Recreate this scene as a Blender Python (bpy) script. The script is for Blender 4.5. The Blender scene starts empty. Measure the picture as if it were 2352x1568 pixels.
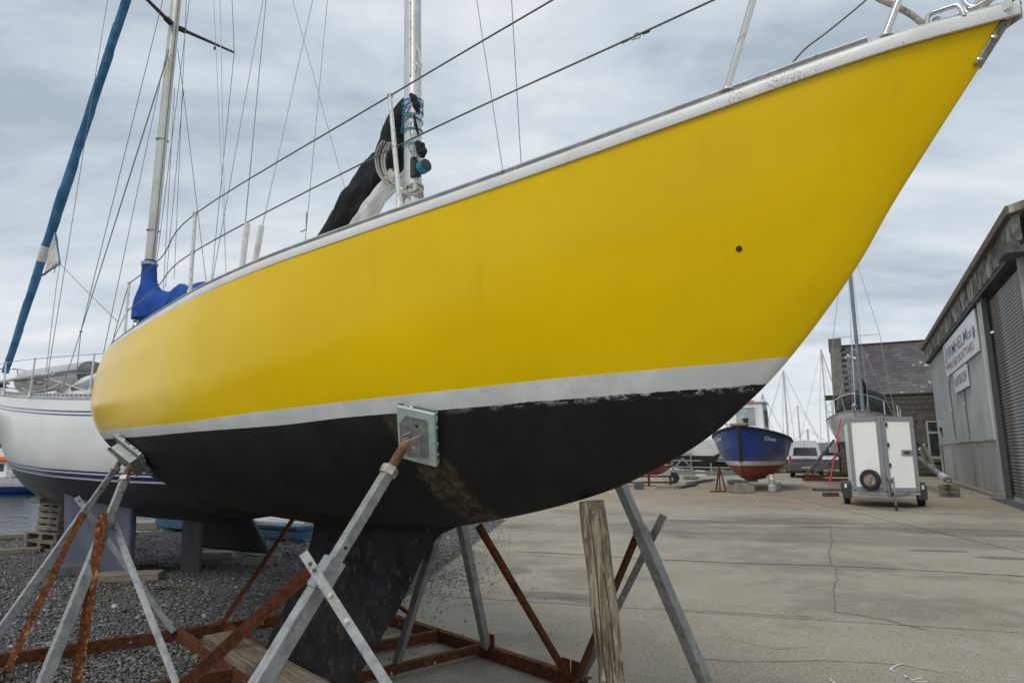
import bpy, bmesh, math, random
import numpy as np
from mathutils import Vector, Matrix
random.seed(7); RNG = np.random.default_rng(7)
R = math.radians
SC = bpy.context.scene
COL = SC.collection

# ------------------------------------------------------------------ camera, sky, sun, exposure
F_PX, PITCH, EYE = 1450.0, R(9.86), 1.6
cam_d = bpy.data.cameras.new('camera'); cam = bpy.data.objects.new('camera', cam_d); COL.objects.link(cam)
cam.location = (0, 0, EYE); cam.rotation_euler = (R(90) + PITCH, 0, 0)
cam_d.sensor_width = 36; cam_d.lens = 36 * F_PX / 2352
cam_d.clip_start = 0.05; cam_d.clip_end = 6000
cam_d.dof.use_dof = True; cam_d.dof.focus_distance = 3.3; cam_d.dof.aperture_fstop = 8.0
SC.camera = cam

world = bpy.data.worlds.new('World'); SC.world = world; world.use_nodes = True
wn, wl = world.node_tree.nodes, world.node_tree.links
wn.clear()
SUN_EL, SUN_AZ = R(52), R(215)      # azimuth clockwise from +Y
wo = wn.new('ShaderNodeOutputWorld'); wbg = wn.new('ShaderNodeBackground')
sky = wn.new('ShaderNodeTexSky'); sky.sky_type = 'NISHITA'; sky.sun_disc = False
sky.sun_elevation = SUN_EL; sky.sun_rotation = SUN_AZ
wbg.inputs['Strength'].default_value = 0.1
tc = wn.new('ShaderNodeTexCoord'); sep = wn.new('ShaderNodeSeparateXYZ'); wl.new(tc.outputs['Generated'], sep.inputs[0])
def wmath(op, a, b=None, clamp=False):
    n = wn.new('ShaderNodeMath'); n.operation = op; n.use_clamp = clamp
    for i, q in enumerate((a, b)):
        if q is None: continue
        if isinstance(q, (int, float)): n.inputs[i].default_value = q
        else: wl.new(q, n.inputs[i])
    return n.outputs[0]
zc = wmath('MAXIMUM', sep.outputs['Z'], 0.0)
den = wmath('ADD', zc, 0.22)
cx = wmath('DIVIDE', sep.outputs['X'], den); cy = wmath('DIVIDE', sep.outputs['Y'], den)
cmb = wn.new('ShaderNodeCombineXYZ'); wl.new(cx, cmb.inputs[0]); wl.new(cy, cmb.inputs[1])
def wnoise(scale, detail, off, rough=0.5, stretch=(1, 1, 1), dist=0.0):
    mp = wn.new('ShaderNodeMapping'); mp.inputs['Location'].default_value = off; mp.inputs['Scale'].default_value = stretch
    wl.new(cmb.outputs[0], mp.inputs[0])
    n = wn.new('ShaderNodeTexNoise'); n.inputs['Scale'].default_value = scale; n.inputs['Detail'].default_value = detail
    n.inputs['Roughness'].default_value = rough; n.inputs['Distortion'].default_value = dist
    wl.new(mp.outputs[0], n.inputs['Vector']); return n.outputs['Fac']
n1 = wnoise(1.15, 7, (3.1, 1.7, 0), .60, (.8, 1.25, 1), .35)
n2 = wnoise(3.4, 4, (0.2, 5.7, 0), .55, (.55, 1.5, 1), .2)
nm = wmath('ADD', wmath('MULTIPLY', n1, .72), wmath('MULTIPLY', n2, .28))
ramp = wn.new('ShaderNodeValToRGB'); wl.new(nm, ramp.inputs[0])
ce = ramp.color_ramp.elements
ce[0].position = .39; ce[0].color = (4.3, 5.05, 5.85, 1)
ce[1].position = .62; ce[1].color = (8.5, 8.85, 9.15, 1)
e = ce.new(.5); e.color = (6.3, 7.05, 7.7, 1)
# low cloud towards the horizon is seen edge on and reads paler
hz = wmath('POWER', wmath('SUBTRACT', 1.0, zc, True), 7.0)
mixh = wn.new('ShaderNodeMix'); mixh.data_type = 'RGBA'
wl.new(wmath('MULTIPLY', hz, .72), mixh.inputs['Factor']); wl.new(ramp.outputs['Color'], mixh.inputs['A'])
mixh.inputs['B'].default_value = (9.0, 9.15, 9.3, 1)
mixw = wn.new('ShaderNodeMix'); mixw.data_type = 'RGBA'; mixw.inputs['Factor'].default_value = 0.93
wl.new(sky.outputs['Color'], mixw.inputs['A']); wl.new(mixh.outputs['Result'], mixw.inputs['B'])
wl.new(mixw.outputs['Result'], wbg.inputs['Color']); wl.new(wbg.outputs[0], wo.inputs[0])

sun_d = bpy.data.lights.new('sun', 'SUN'); sun = bpy.data.objects.new('sun', sun_d); COL.objects.link(sun)
sun_d.energy = 1.5; sun_d.angle = R(25); sun_d.color = (1, .96, .9)
sdir = Vector((math.sin(SUN_AZ) * math.cos(SUN_EL), math.cos(SUN_AZ) * math.cos(SUN_EL), math.sin(SUN_EL)))
sun.rotation_euler = (-sdir).to_track_quat('-Z', 'Y').to_euler(); sun.location = (0, -5, 30)
SC.view_settings.view_transform = 'Standard'; SC.view_settings.look = 'None'
SC.view_settings.exposure = 0.0; SC.view_settings.gamma = 1.0; SC.view_settings.use_curve_mapping = False
SC.render.engine = 'CYCLES'; SC.cycles.max_bounces = 6; SC.cycles.use_denoising = True

# ------------------------------------------------------------------ surveying helpers (measured points -> places in the yard)
CP, SP = math.cos(PITCH), math.sin(PITCH)
C0 = np.array([0, 0, EYE])
def ray(px, py):
    x = (px - 1176) / F_PX; y = (784 - py) / F_PX
    return np.array([x, CP - SP * y, SP + CP * y])
def atz(px, py, z=0.0):
    r = ray(px, py); return C0 + r * ((z - EYE) / r[2])
def aty(px, py, d):
    r = ray(px, py); return C0 + r * (d / r[1])
def atplane(px, py, p0, n):
    r = ray(px, py); n = np.asarray(n, float); return C0 + r * (((np.asarray(p0) - C0) @ n) / (r @ n))
def proj(p):
    p = np.asarray(p, float) - C0; d = p[1] * CP + p[2] * SP; q = -p[1] * SP + p[2] * CP
    return 1176 + F_PX * p[0] / d, 784 - F_PX * q / d

# ------------------------------------------------------------------ objects
OFF = {}
def meta(o, label=None, cat=None, group=None, kind=None):
    if label: o['label'] = label
    if cat: o['category'] = cat
    if group: o['group'] = group
    if kind: o['kind'] = kind
    return o
def thing(name, label, cat, loc=(0, 0, 0), rz=0.0, group=None, local=False, rot=None):
    o = bpy.data.objects.new(name, None); COL.objects.link(o); o.empty_display_size = .2
    o.location = loc; o.rotation_euler = rot if rot else (0, 0, rz)
    meta(o, label, cat, group)
    OFF[o.name] = np.zeros(3) if (local or rz or rot) else np.array(loc, float)
    return o
class MB:
    def __init__(s): s.v = []; s.f = []; s.m = []
    def add(s, vs, fs, m=0):
        n = len(s.v); s.v += [tuple(map(float, q)) for q in vs]; s.f += [tuple(i + n for i in f) for f in fs]; s.m += [m] * len(fs); return s
    def box(s, c, size, ax=None, m=0):
        c = np.asarray(c, float); h = np.asarray(size, float) / 2
        A = np.eye(3) if ax is None else np.asarray(ax, float)
        vs = [c + A[0] * h[0] * i + A[1] * h[1] * j + A[2] * h[2] * k for k in (-1, 1) for j in (-1, 1) for i in (-1, 1)]
        return s.add(vs, [(0, 2, 3, 1), (4, 5, 7, 6), (0, 1, 5, 4), (2, 6, 7, 3), (0, 4, 6, 2), (1, 3, 7, 5)], m)
    def rbox(s, c, size, rz, m=0):
        a, b = math.cos(rz), math.sin(rz); return s.box(c, size, [(a, b, 0), (-b, a, 0), (0, 0, 1)], m)
    def beam(s, p, q, w, h, up=(0, 0, 1), m=0, w2=None, h2=None):
        p = np.asarray(p, float); q = np.asarray(q, float); a = q - p; L = np.linalg.norm(a); a = a / L
        sd = np.cross(a, up); sd /= np.linalg.norm(sd); uu = np.cross(sd, a)
        w2 = w if w2 is None else w2; h2 = h if h2 is None else h2
        vs = [p + sd * w / 2 * i + uu * h / 2 * j for i, j in ((-1, -1), (1, -1), (1, 1), (-1, 1))] + [q + sd * w2 / 2 * i + uu * h2 / 2 * j for i, j in ((-1, -1), (1, -1), (1, 1), (-1, 1))]
        return s.add(vs, [(3, 2, 1, 0), (4, 5, 6, 7), (0, 1, 5, 4), (1, 2, 6, 5), (2, 3, 7, 6), (3, 0, 4, 7)], m)
    def angle(s, p, q, w, t, up=(0, 0, 1), m=0, sx=1, sy=1):   # L-section bar
        p = np.asarray(p, float); q = np.asarray(q, float); a = q - p; a = a / np.linalg.norm(a)
        sd = np.cross(a, up); sd /= np.linalg.norm(sd); uu = np.cross(sd, a)
        pr = [(0, 0), (w, 0), (w, t), (t, t), (t, w), (0, w)]
        vs = [e_ + sd * x * sx + uu * y * sy for e_ in (p, q) for x, y in pr]
        fs = [(i, (i + 1) % 6, (i + 1) % 6 + 6, i + 6) for i in range(6)] + [(5, 4, 3, 0), (3, 2, 1, 0), (6, 9, 10, 11), (6, 7, 8, 9)]
        return s.add(vs, fs, m)
    def tube(s, path, r, n=8, m=0, cap=True, sq=None):
        P = np.asarray(path, float); N = len(P)
        rr = np.full(N, r, float) if np.isscalar(r) else np.asarray(r, float)
        T = np.gradient(P, axis=0); T /= np.linalg.norm(T, axis=1)[:, None] + 1e-12
        ref = np.array([0, 0, 1.]) if abs(T[0][2]) < .9 else np.array([1., 0, 0])
        S = np.cross(T[0], ref); S /= np.linalg.norm(S); vs = []
        for i in range(N):
            S = S - T[i] * (S @ T[i]); S /= np.linalg.norm(S); U = np.cross(T[i], S)
            for k in range(n):
                a = 2 * math.pi * k / n; d = S * math.cos(a) + U * math.sin(a)
                w = d * rr[i]
                if sq is not None:
                    ax, f = sq; ax = np.asarray(ax); w = w - ax * (w @ ax) * (1 - f)
                vs.append(P[i] + w)
        fs = [(i * n + k, i * n + (k + 1) % n, (i + 1) * n + (k + 1) % n, (i + 1) * n + k) for i in range(N - 1) for k in range(n)]
        if cap: fs += [tuple(range(n - 1, -1, -1)), tuple((N - 1) * n + k for k in range(n))]
        return s.add(vs, fs, m)
    def lathe(s, c, prof, n=20, axis=(0, 0, 1), m=0, cap=True):
        a = np.asarray(axis, float); a /= np.linalg.norm(a)
        ref = np.array([0, 0, 1.]) if abs(a[2]) < .9 else np.array([1., 0, 0])
        S = np.cross(a, ref); S /= np.linalg.norm(S); U = np.cross(a, S); c = np.asarray(c, float)
        vs = [c + a * h + (S * math.cos(2 * math.pi * k / n) + U * math.sin(2 * math.pi * k / n)) * r for r, h in prof for k in range(n)]
        N = len(prof)
        fs = [(i * n + k, i * n + (k + 1) % n, (i + 1) * n + (k + 1) % n, (i + 1) * n + k) for i in range(N - 1) for k in range(n)]
        if cap and prof[0][0] > 1e-6: fs.append(tuple(range(n - 1, -1, -1)))
        if cap and prof[-1][0] > 1e-6: fs.append(tuple((N - 1) * n + k for k in range(n)))
        return s.add(vs, fs, m)
    def prism(s, poly, d, m=0):     # polygon (3-D points) extruded by vector d
        P = np.asarray(poly, float); n = len(P); d = np.asarray(d, float)
        return s.add(list(P) + list(P + d), [tuple(range(n - 1, -1, -1)), tuple(range(n, 2 * n))] + [(i, (i + 1) % n, (i + 1) % n + n, i + n) for i in range(n)], m)
    def grid(s, G, m=0, flip=False):
        a, b = len(G), len(G[0]); vs = [p for row in G for p in row]; fs = []
        for i in range(a - 1):
            for j in range(b - 1):
                f = (i * b + j, (i + 1) * b + j, (i + 1) * b + j + 1, i * b + j + 1); fs.append(f[::-1] if flip else f)
        return s.add(vs, fs, m)
    def build(s, name, mats, parent=None, smooth=None, bev=0, fix=True):
        me = bpy.data.meshes.new(name); off = OFF.get(parent.name, np.zeros(3)) if parent else np.zeros(3)
        V = np.asarray(s.v) - off
        me.from_pydata(V.tolist(), [], s.f)
        if fix:
            bm = bmesh.new(); bm.from_mesh(me); bmesh.ops.recalc_face_normals(bm, faces=bm.faces); bm.to_mesh(me); bm.free()
        for mt in (mats if isinstance(mats, (list, tuple)) else [mats]): me.materials.append(mt)
        if max(s.m) > 0: me.polygons.foreach_set('material_index', s.m)
        if smooth: me.shade_smooth(); me.set_sharp_from_angle(angle=R(smooth))
        o = bpy.data.objects.new(name, me); COL.objects.link(o)
        if parent:
            o.parent = parent; OFF[o.name] = off
        if bev:
            b = o.modifiers.new('bevel', 'BEVEL'); b.width = bev; b.segments = 2; b.limit_method = 'ANGLE'; b.angle_limit = R(40)
        return o
def solo(mb, name, mats, label, cat, group=None, kind=None, **k):
    return meta(mb.build(name, mats, None, **k), label, cat, group, kind)
def copy_tree(o, parent=None):
    c = o.copy(); COL.objects.link(c)
    if parent: c.parent = parent
    for ch in list(o.children): copy_tree(ch, c)
    return c
def pchip(xs, ys):
    xs = np.array(xs, float); ys = np.array(ys, float); h = np.diff(xs); d = np.diff(ys) / h
    m = np.zeros_like(ys); m[0] = d[0]; m[-1] = d[-1]
    for i in range(1, len(xs) - 1):
        if d[i - 1] * d[i] > 0:
            w1 = 2 * h[i] + h[i - 1]; w2 = h[i] + 2 * h[i - 1]; m[i] = (w1 + w2) / (w1 / d[i - 1] + w2 / d[i])
    def f(x):
        x = np.clip(np.asarray(x, float), xs[0], xs[-1]); i = np.clip(np.searchsorted(xs, x, side='right') - 1, 0, len(xs) - 2)
        t = (x - xs[i]) / h[i]
        return (2 * t**3 - 3 * t**2 + 1) * ys[i] + (t**3 - 2 * t * t + t) * h[i] * m[i] + (-2 * t**3 + 3 * t * t) * ys[i + 1] + (t**3 - t * t) * h[i] * m[i + 1]
    return f
def smoothpath(pts, n=8):
    P = np.asarray(pts, float); out = []
    for i in range(len(P) - 1):
        p0 = P[max(i - 1, 0)]; p1 = P[i]; p2 = P[i + 1]; p3 = P[min(i + 2, len(P) - 1)]
        for t in np.linspace(0, 1, n, endpoint=False):
            out.append(.5 * ((2 * p1) + (-p0 + p2) * t + (2 * p0 - 5 * p1 + 4 * p2 - p3) * t * t + (-p0 + 3 * p1 - 3 * p2 + p3) * t**3))
    return np.array(out + [P[-1]])

# ------------------------------------------------------------------ materials
class NT:
    def __init__(s, name):
        s.mat = bpy.data.materials.new(name); s.mat.use_nodes = True
        s.n = s.mat.node_tree.nodes; s.l = s.mat.node_tree.links; s.n.clear()
        s.out = s.n.new('ShaderNodeOutputMaterial'); s.b = s.n.new('ShaderNodeBsdfPrincipled'); s.l.new(s.b.outputs[0], s.out.inputs[0])
        s.co = None
    def put(s, sock, v):
        if isinstance(v, bpy.types.NodeSocket): s.l.new(v, sock)
        elif isinstance(v, tuple) and len(v) == 3 and sock.type == 'RGBA': sock.default_value = (*v, 1)
        else: sock.default_value = v
    def obj(s):
        if not s.co: s.co = s.n.new('ShaderNodeTexCoord')
        return s.co.outputs['Object']
    def pos(s): return s.n.new('ShaderNodeNewGeometry').outputs['Position']
    def math(s, op, a, b=0.0, clamp=False):
        n = s.n.new('ShaderNodeMath'); n.operation = op; n.use_clamp = clamp; s.put(n.inputs[0], a); s.put(n.inputs[1], b); return n.outputs[0]
    def mapping(s, vec, scale=(1, 1, 1), loc=(0, 0, 0), rot=(0, 0, 0)):
        n = s.n.new('ShaderNodeMapping'); s.l.new(vec, n.inputs[0]); n.inputs['Scale'].default_value = scale; n.inputs['Location'].default_value = loc; n.inputs['Rotation'].default_value = rot; return n.outputs[0]
    def noise(s, vec, scale, detail=3, rough=.55, st=None, dist=0.0):
        if st: vec = s.mapping(vec, st)
        n = s.n.new('ShaderNodeTexNoise'); s.l.new(vec, n.inputs['Vector']); n.inputs['Scale'].default_value = scale; n.inputs['Detail'].default_value = detail
        n.inputs['Roughness'].default_value = rough; n.inputs['Distortion'].default_value = dist; return n.outputs['Fac']
    def vor(s, vec, scale, feature='F1', out='Distance'):
        n = s.n.new('ShaderNodeTexVoronoi'); n.feature = feature; s.l.new(vec, n.inputs['Vector']); n.inputs['Scale'].default_value = scale; return n.outputs[out]
    def step(s, v, lo, hi):
        n = s.n.new('ShaderNodeMapRange'); s.put(n.inputs['Value'], v); n.inputs['From Min'].default_value = lo; n.inputs['From Max'].default_value = hi; n.interpolation_type = 'SMOOTHSTEP'; return n.outputs[0]
    def mix(s, f, a, b):
        n = s.n.new('ShaderNodeMix'); n.data_type = 'RGBA'; s.put(n.inputs['Factor'], f); s.put(n.inputs['A'], a); s.put(n.inputs['B'], b); return n.outputs['Result']
    def fmix(s, f, a, b):
        n = s.n.new('ShaderNodeMix'); n.data_type = 'FLOAT'; s.put(n.inputs[0], f); s.put(n.inputs[2], a); s.put(n.inputs[3], b); return n.outputs[0]
    def attr(s, name):
        n = s.n.new('ShaderNodeAttribute'); n.attribute_name = name; return n.outputs['Fac']
    def bump(s, h, dist, strength=1.0):
        n = s.n.new('ShaderNodeBump'); n.inputs['Strength'].default_value = strength; n.inputs['Distance'].default_value = dist; s.l.new(h, n.inputs['Height']); s.l.new(n.outputs[0], s.b.inputs['Normal'])
    def fin(s, col, rough=.5, metal=0.0, coat=0.0, spec=.5, coat_rough=.08):
        s.put(s.b.inputs['Base Color'], col); s.put(s.b.inputs['Roughness'], rough); s.put(s.b.inputs['Metallic'], metal)
        s.put(s.b.inputs['Coat Weight'], coat); s.b.inputs['Coat Roughness'].default_value = coat_rough; s.b.inputs['Specular IOR Level'].default_value = spec
        return s.mat
def mat(name, col, rough=.5, metal=0.0, layers=(), bump=None, coat=0.0, spec=.5, world=False):
    """layers: (colour, scale, lo, hi[, stretch, amount])"""
    t = NT(name); v = t.pos() if world else t.obj(); c = col
    for L in layers:
        f = t.step(t.noise(v, L[1], 4, .6, L[4] if len(L) > 4 else None), L[2], L[3])
        if len(L) > 5: f = t.math('MULTIPLY', f, L[5])
        c = t.mix(f, c, L[0])
    if bump: t.bump(t.noise(v, bump[0], 4, .6, bump[2] if len(bump) > 2 else None), bump[1])
    r = t.fmix(t.noise(v, 9, 3), max(rough - .1, .03), min(rough + .1, 1))
    return t.fin(c, r, metal, coat, spec)

def rust_mat():
    t = NT('rusty_steel'); v = t.obj()
    c = t.mix(t.step(t.noise(v, 26, 5, .65), .35, .7), (.070, .024, .011), (.165, .056, .022))
    c = t.mix(t.step(t.noise(v, 5, 4, .6), .5, .75), c, (.045, .020, .012))
    c = t.mix(t.math('MULTIPLY', t.step(t.noise(v, 60, 2), .66, .74), .6), c, (.36, .20, .11))
    t.bump(t.noise(v, 160, 4, .7), .0015); return t.fin(c, .88, 0.0, spec=.25)
def rust_flaky():
    t = NT('flaking_rust'); v = t.obj()
    c = t.mix(t.step(t.noise(v, 30, 5, .65), .35, .7), (.095, .028, .011), (.24, .075, .024))
    c = t.mix(t.step(t.noise(v, 22, 4, .7, (1, 1, .35)), .60, .66), c, (.42, .22, .08))
    c = t.mix(t.step(t.vor(v, 38), .16, .10), c, (.45, .33, .25))
    t.bump(t.noise(v, 90, 4, .7), .003); return t.fin(c, .9, 0.0, spec=.25)
def galv_mat(name='galvanised_steel', lo=(.17, .182, .19), hi=(.33, .342, .345)):
    t = NT(name); v = t.obj()
    c = t.mix(t.step(t.noise(v, 14, 4, .6), .3, .7), lo, hi)
    c = t.mix(t.math('MULTIPLY', t.step(t.vor(v, 55, out='Color'), .2, .9), .6), c, (.33, .35, .36))
    c = t.mix(t.math('MULTIPLY', t.step(t.noise(v, 9, 5, .7, (1, 1, .3)), .55, .68), .5), c, (.44, .44, .43))
    c = t.mix(t.math('MULTIPLY', t.step(t.noise(v, 3.5, 4, .7), .55, .72), .45), c, (.30, .24, .20))
    c = t.mix(t.step(t.noise(v, 70, 2), .70, .76), c, (.62, .62, .60))
    t.bump(t.noise(v, 60, 4, .6), .0012); return t.fin(c, t.fmix(t.noise(v, 20, 3), .42, .66), .35)
RUST, FLAKY, GALV = rust_mat(), rust_flaky(), galv_mat()
THREAD = mat('rusty_threaded_steel', (.22, .13, .075), .65, .4, [((.36, .25, .15), 12, .45, .6), ((.10, .06, .04), 60, .5, .7)], (200, .001))
NUT = mat('worn_zinc_nut', (.36, .34, .29), .5, .45, [((.50, .47, .40), 30, .45, .6), ((.20, .15, .10), 18, .6, .7)], (80, .0008))
PADM = mat('aqua_painted_steel', (.46, .57, .54), .4, .05, [((.60, .68, .66), 9, .45, .65), ((.33, .40, .38), 25, .56, .7), ((.04, .05, .05), 40, .70, .73)], (70, .0006), .15)
PADEDGE = mat('black_chipped_edge', (.05, .06, .06), .55, 0, [((.55, .62, .60), 35, .50, .56)], (60, .001))
BRKT = mat('pad_bracket_zinc', (.27, .275, .27), .5, .4, [((.36, .36, .35), 20, .45, .6), ((.20, .18, .16), 8, .55, .7)], (90, .0006))
STAINLESS = mat('stainless_tube', (.62, .61, .58), .22, .95, [((.42, .38, .32), 24, .55, .7)], (120, .0003))
DULLSS = mat('dull_stainless_plate', (.36, .35, .33), .35, .8, [((.16, .15, .14), 7, .5, .66), ((.6, .6, .58), 40, .62, .68)], (60, .0006))
WIRE = mat('wire_rope', (.13, .135, .14), .5, .55)
WIREL = mat('bright_wire_rope', (.34, .36, .38), .45, .5)
ALU = mat('mast_alloy', (.62, .63, .62), .38, .45, [((.50, .50, .48), 5, .45, .65), ((.42, .42, .41), 30, .64, .70)], (50, .0004), .1)
ALUW = mat('anodised_mast_cream', (.55, .54, .49), .35, .4, [((.46, .44, .38), 2.5, .45, .65)], (30, .0004), .1)
TOER = mat('grey_toe_rail_alloy', (.42, .43, .44), .5, .5, [((.52, .53, .54), 11, .45, .6), ((.24, .245, .25), 25, .62, .7)], (80, .0006))
STAN = mat('pitted_white_stanchion', (.62, .62, .60), .5, .15, [((.36, .35, .33), 55, .56, .66), ((.20, .18, .17), 110, .66, .70)], (120, .0006))
DARK = mat('black_plastic', (.022, .022, .024), .5, 0, [((.04, .04, .042), 20, .5, .6)], (60, .0004))
WHITEP = mat('white_plastic_tube', (.74, .74, .71), .45, 0, [((.58, .57, .52), 14, .5, .68)], (40, .0006))
ROPEG = mat('grey_braided_rope', (.40, .37, .33), .9, 0, [((.24, .22, .20), 90, .45, .6), ((.52, .49, .45), 30, .58, .7)], (260, .0016))
ROPEW = mat('white_rope', (.66, .65, .60), .9, 0, [((.42, .40, .36), 80, .5, .65)], (240, .0014))
ROPEB = mat('blue_cord', (.025, .16, .27), .85, 0, [((.06, .28, .40), 90, .48, .62), ((.012, .06, .10), 40, .6, .7)], (260, .0014))
def cloth(name, a, b, sc=3.0, st=None, wr=.006):
    t = NT(name); v = t.obj()
    c = t.mix(t.step(t.noise(v, 4, 4), .3, .7), a, b)
    h = t.math('ADD', t.math('MULTIPLY', t.noise(v, sc, 5, .6, st, .6), 1.0), t.math('MULTIPLY', t.noise(v, 300, 1), .02))
    t.bump(h, wr * 8); return t.fin(c, .85, spec=.3)
BLACKC = cloth('black_canvas', (.010, .010, .011), (.022, .022, .023), 5, (1.4, 1.4, .7), .008)
BLUEC = cloth('blue_canvas', (.010, .055, .26), (.018, .085, .36), 3.2, (1, 1, .5), .010)
NAVYC = cloth('navy_canvas', (.008, .012, .04), (.016, .022, .06))
SAILC = cloth('grey_white_sailcloth', (.55, .55, .52), (.70, .70, .67), 4)
GENOA = cloth('faded_blue_sail_strip', (.030, .115, .23), (.070, .20, .35), 2.0, (2, 2, .8), .006)
CREAM = cloth('cream_sailcloth', (.52, .52, .47), (.64, .64, .60), 6)
GELW = mat('white_gelcoat', (.80, .81, .78), .22, 0, [((.64, .65, .62), 1.1, .4, .7), ((.50, .51, .48), 3, .60, .80, (1, 1, .3), .6)], (2.0, .004), .35)
GELB = mat('navy_stripe_paint', (.016, .025, .16), .25, 0, [((.03, .045, .2), 4, .5, .7)], None, .3)
SLATEBLUE = mat('grey_blue_primer', (.068, .08, .115), .6, 0, [((.10, .115, .15), 1.6, .42, .66), ((.055, .065, .095), 5, .55, .75)], (12, .002))
ANTIF = mat('dark_antifouling', (.035, .037, .045), .6, 0, [((.075, .072, .072), 2, .5, .75), ((.015, .017, .022), 1, .45, .6)], (18, .002))
BLUEP = mat('blue_hull_paint', (.010, .045, .21), .3, 0, [((.016, .060, .26), 2, .4, .7)], (3, .003), .25)
REDAF = mat('red_antifouling', (.27, .055, .032), .7, 0, [((.20, .04, .025), 2.2, .45, .65), ((.36, .12, .08), 7, .62, .75)], (20, .002))
BOOTW = mat('cream_boot_stripe', (.62, .60, .54), .5, 0, [((.45, .42, .37), 4, .5, .75)])
BLACKP = mat('black_rubber', (.016, .017, .016), .6)
GREYP = mat('weathered_grey_paint', (.32, .32, .31), .6, 0, [((.42, .42, .41), 3, .45, .6)], (30, .001))
WHITEPAINT = mat('white_paint', (.72, .73, .72), .4, 0, [((.60, .60, .57), 2.5, .5, .75)], (6, .002))
ORANGE = mat('orange_paint', (.78, .16, .03), .5)
GLASSD = mat('dark_window_glass', (.03, .035, .04), .06, 0, [((.06, .07, .08), 1.5, .4, .7)], None, .5)
PALEGLASS = mat('grey_window_glass', (.26, .30, .31), .1, 0, [((.42, .46, .48), 1.2, .45, .6)], None, .5)
TYRE = mat('tyre_rubber', (.018, .018, .019), .8, 0, [((.035, .033, .03), 20, .5, .7)], (60, .002))
RIM = mat('dirty_steel_rim', (.42, .38, .32), .5, .3, [((.22, .13, .07), 16, .55, .7), ((.55, .53, .48), 9, .5, .6)], (40, .001))
def wood(name, a, b, dark, axis='z', s=1.0):
    t = NT(name); v = t.obj(); st = {'z': (14, 14, .9), 'x': (.9, 14, 14), 'y': (14, .9, 14)}[axis]
    g = t.noise(v, 2.4 * s, 5, .65, st, .4)
    c = t.mix(t.step(g, .3, .7), a, b)
    c = t.mix(t.step(t.noise(v, 3.2, 4, .6), .52, .72), c, tuple(.5 * (p + q) for p, q in zip(a, dark)))
    c = t.mix(t.step(t.noise(v, 3.3 * s, 3, .5, tuple(q * 1.6 for q in st)), .66, .72), c, dark)
    t.bump(g, .006); return t.fin(c, .85, spec=.25)
def log_mat():
    t = NT('weathered_log'); v = t.obj()
    g = t.noise(v, 5, 6, .7, (9, 9, .7), .5)
    c = t.mix(t.step(g, .36, .64), (.125, .092, .058), (.40, .345, .26))
    c = t.mix(t.math('MULTIPLY', t.step(t.noise(v, 4.5, 5, .7, (1, 1, .6)), .50, .62), .85), c, (.095, .070, .044))
    c = t.mix(t.math('MULTIPLY', t.step(t.noise(v, 9, 4, .7, (1, 1, .5)), .58, .64), .8), c, (.47, .43, .35))
    c = t.mix(t.math('MULTIPLY', t.step(t.noise(v, 2.2, 3), .58, .7), .5), c, (.33, .21, .10))
    c = t.mix(t.step(t.noise(v, 6, 4, .6, (14, 14, .6)), .67, .71), c, (.04, .03, .02))
    t.bump(t.math('ADD', g, t.math('MULTIPLY', t.noise(v, 30, 4, .7), .4)), .012); return t.fin(c, .88, spec=.2)
WPOST = log_mat()
WGREY = wood('silver_grey_timber', (.15, .13, .10), (.27, .24, .185), (.06, .05, .042), 'x', 1)
WGREYZ = wood('silver_grey_timber_upright', (.14, .12, .095), (.26, .23, .18), (.06, .05, .042), 'z', 1)
WDARK = wood('dark_timber_prop', (.075, .078, .082), (.13, .13, .13), (.03, .03, .03), 'z')
CONCB = mat('concrete_block', (.27, .245, .20), .9, 0, [((.19, .175, .15), 5, .45, .65), ((.36, .34, .30), 14, .6, .7)], (60, .003))

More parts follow.
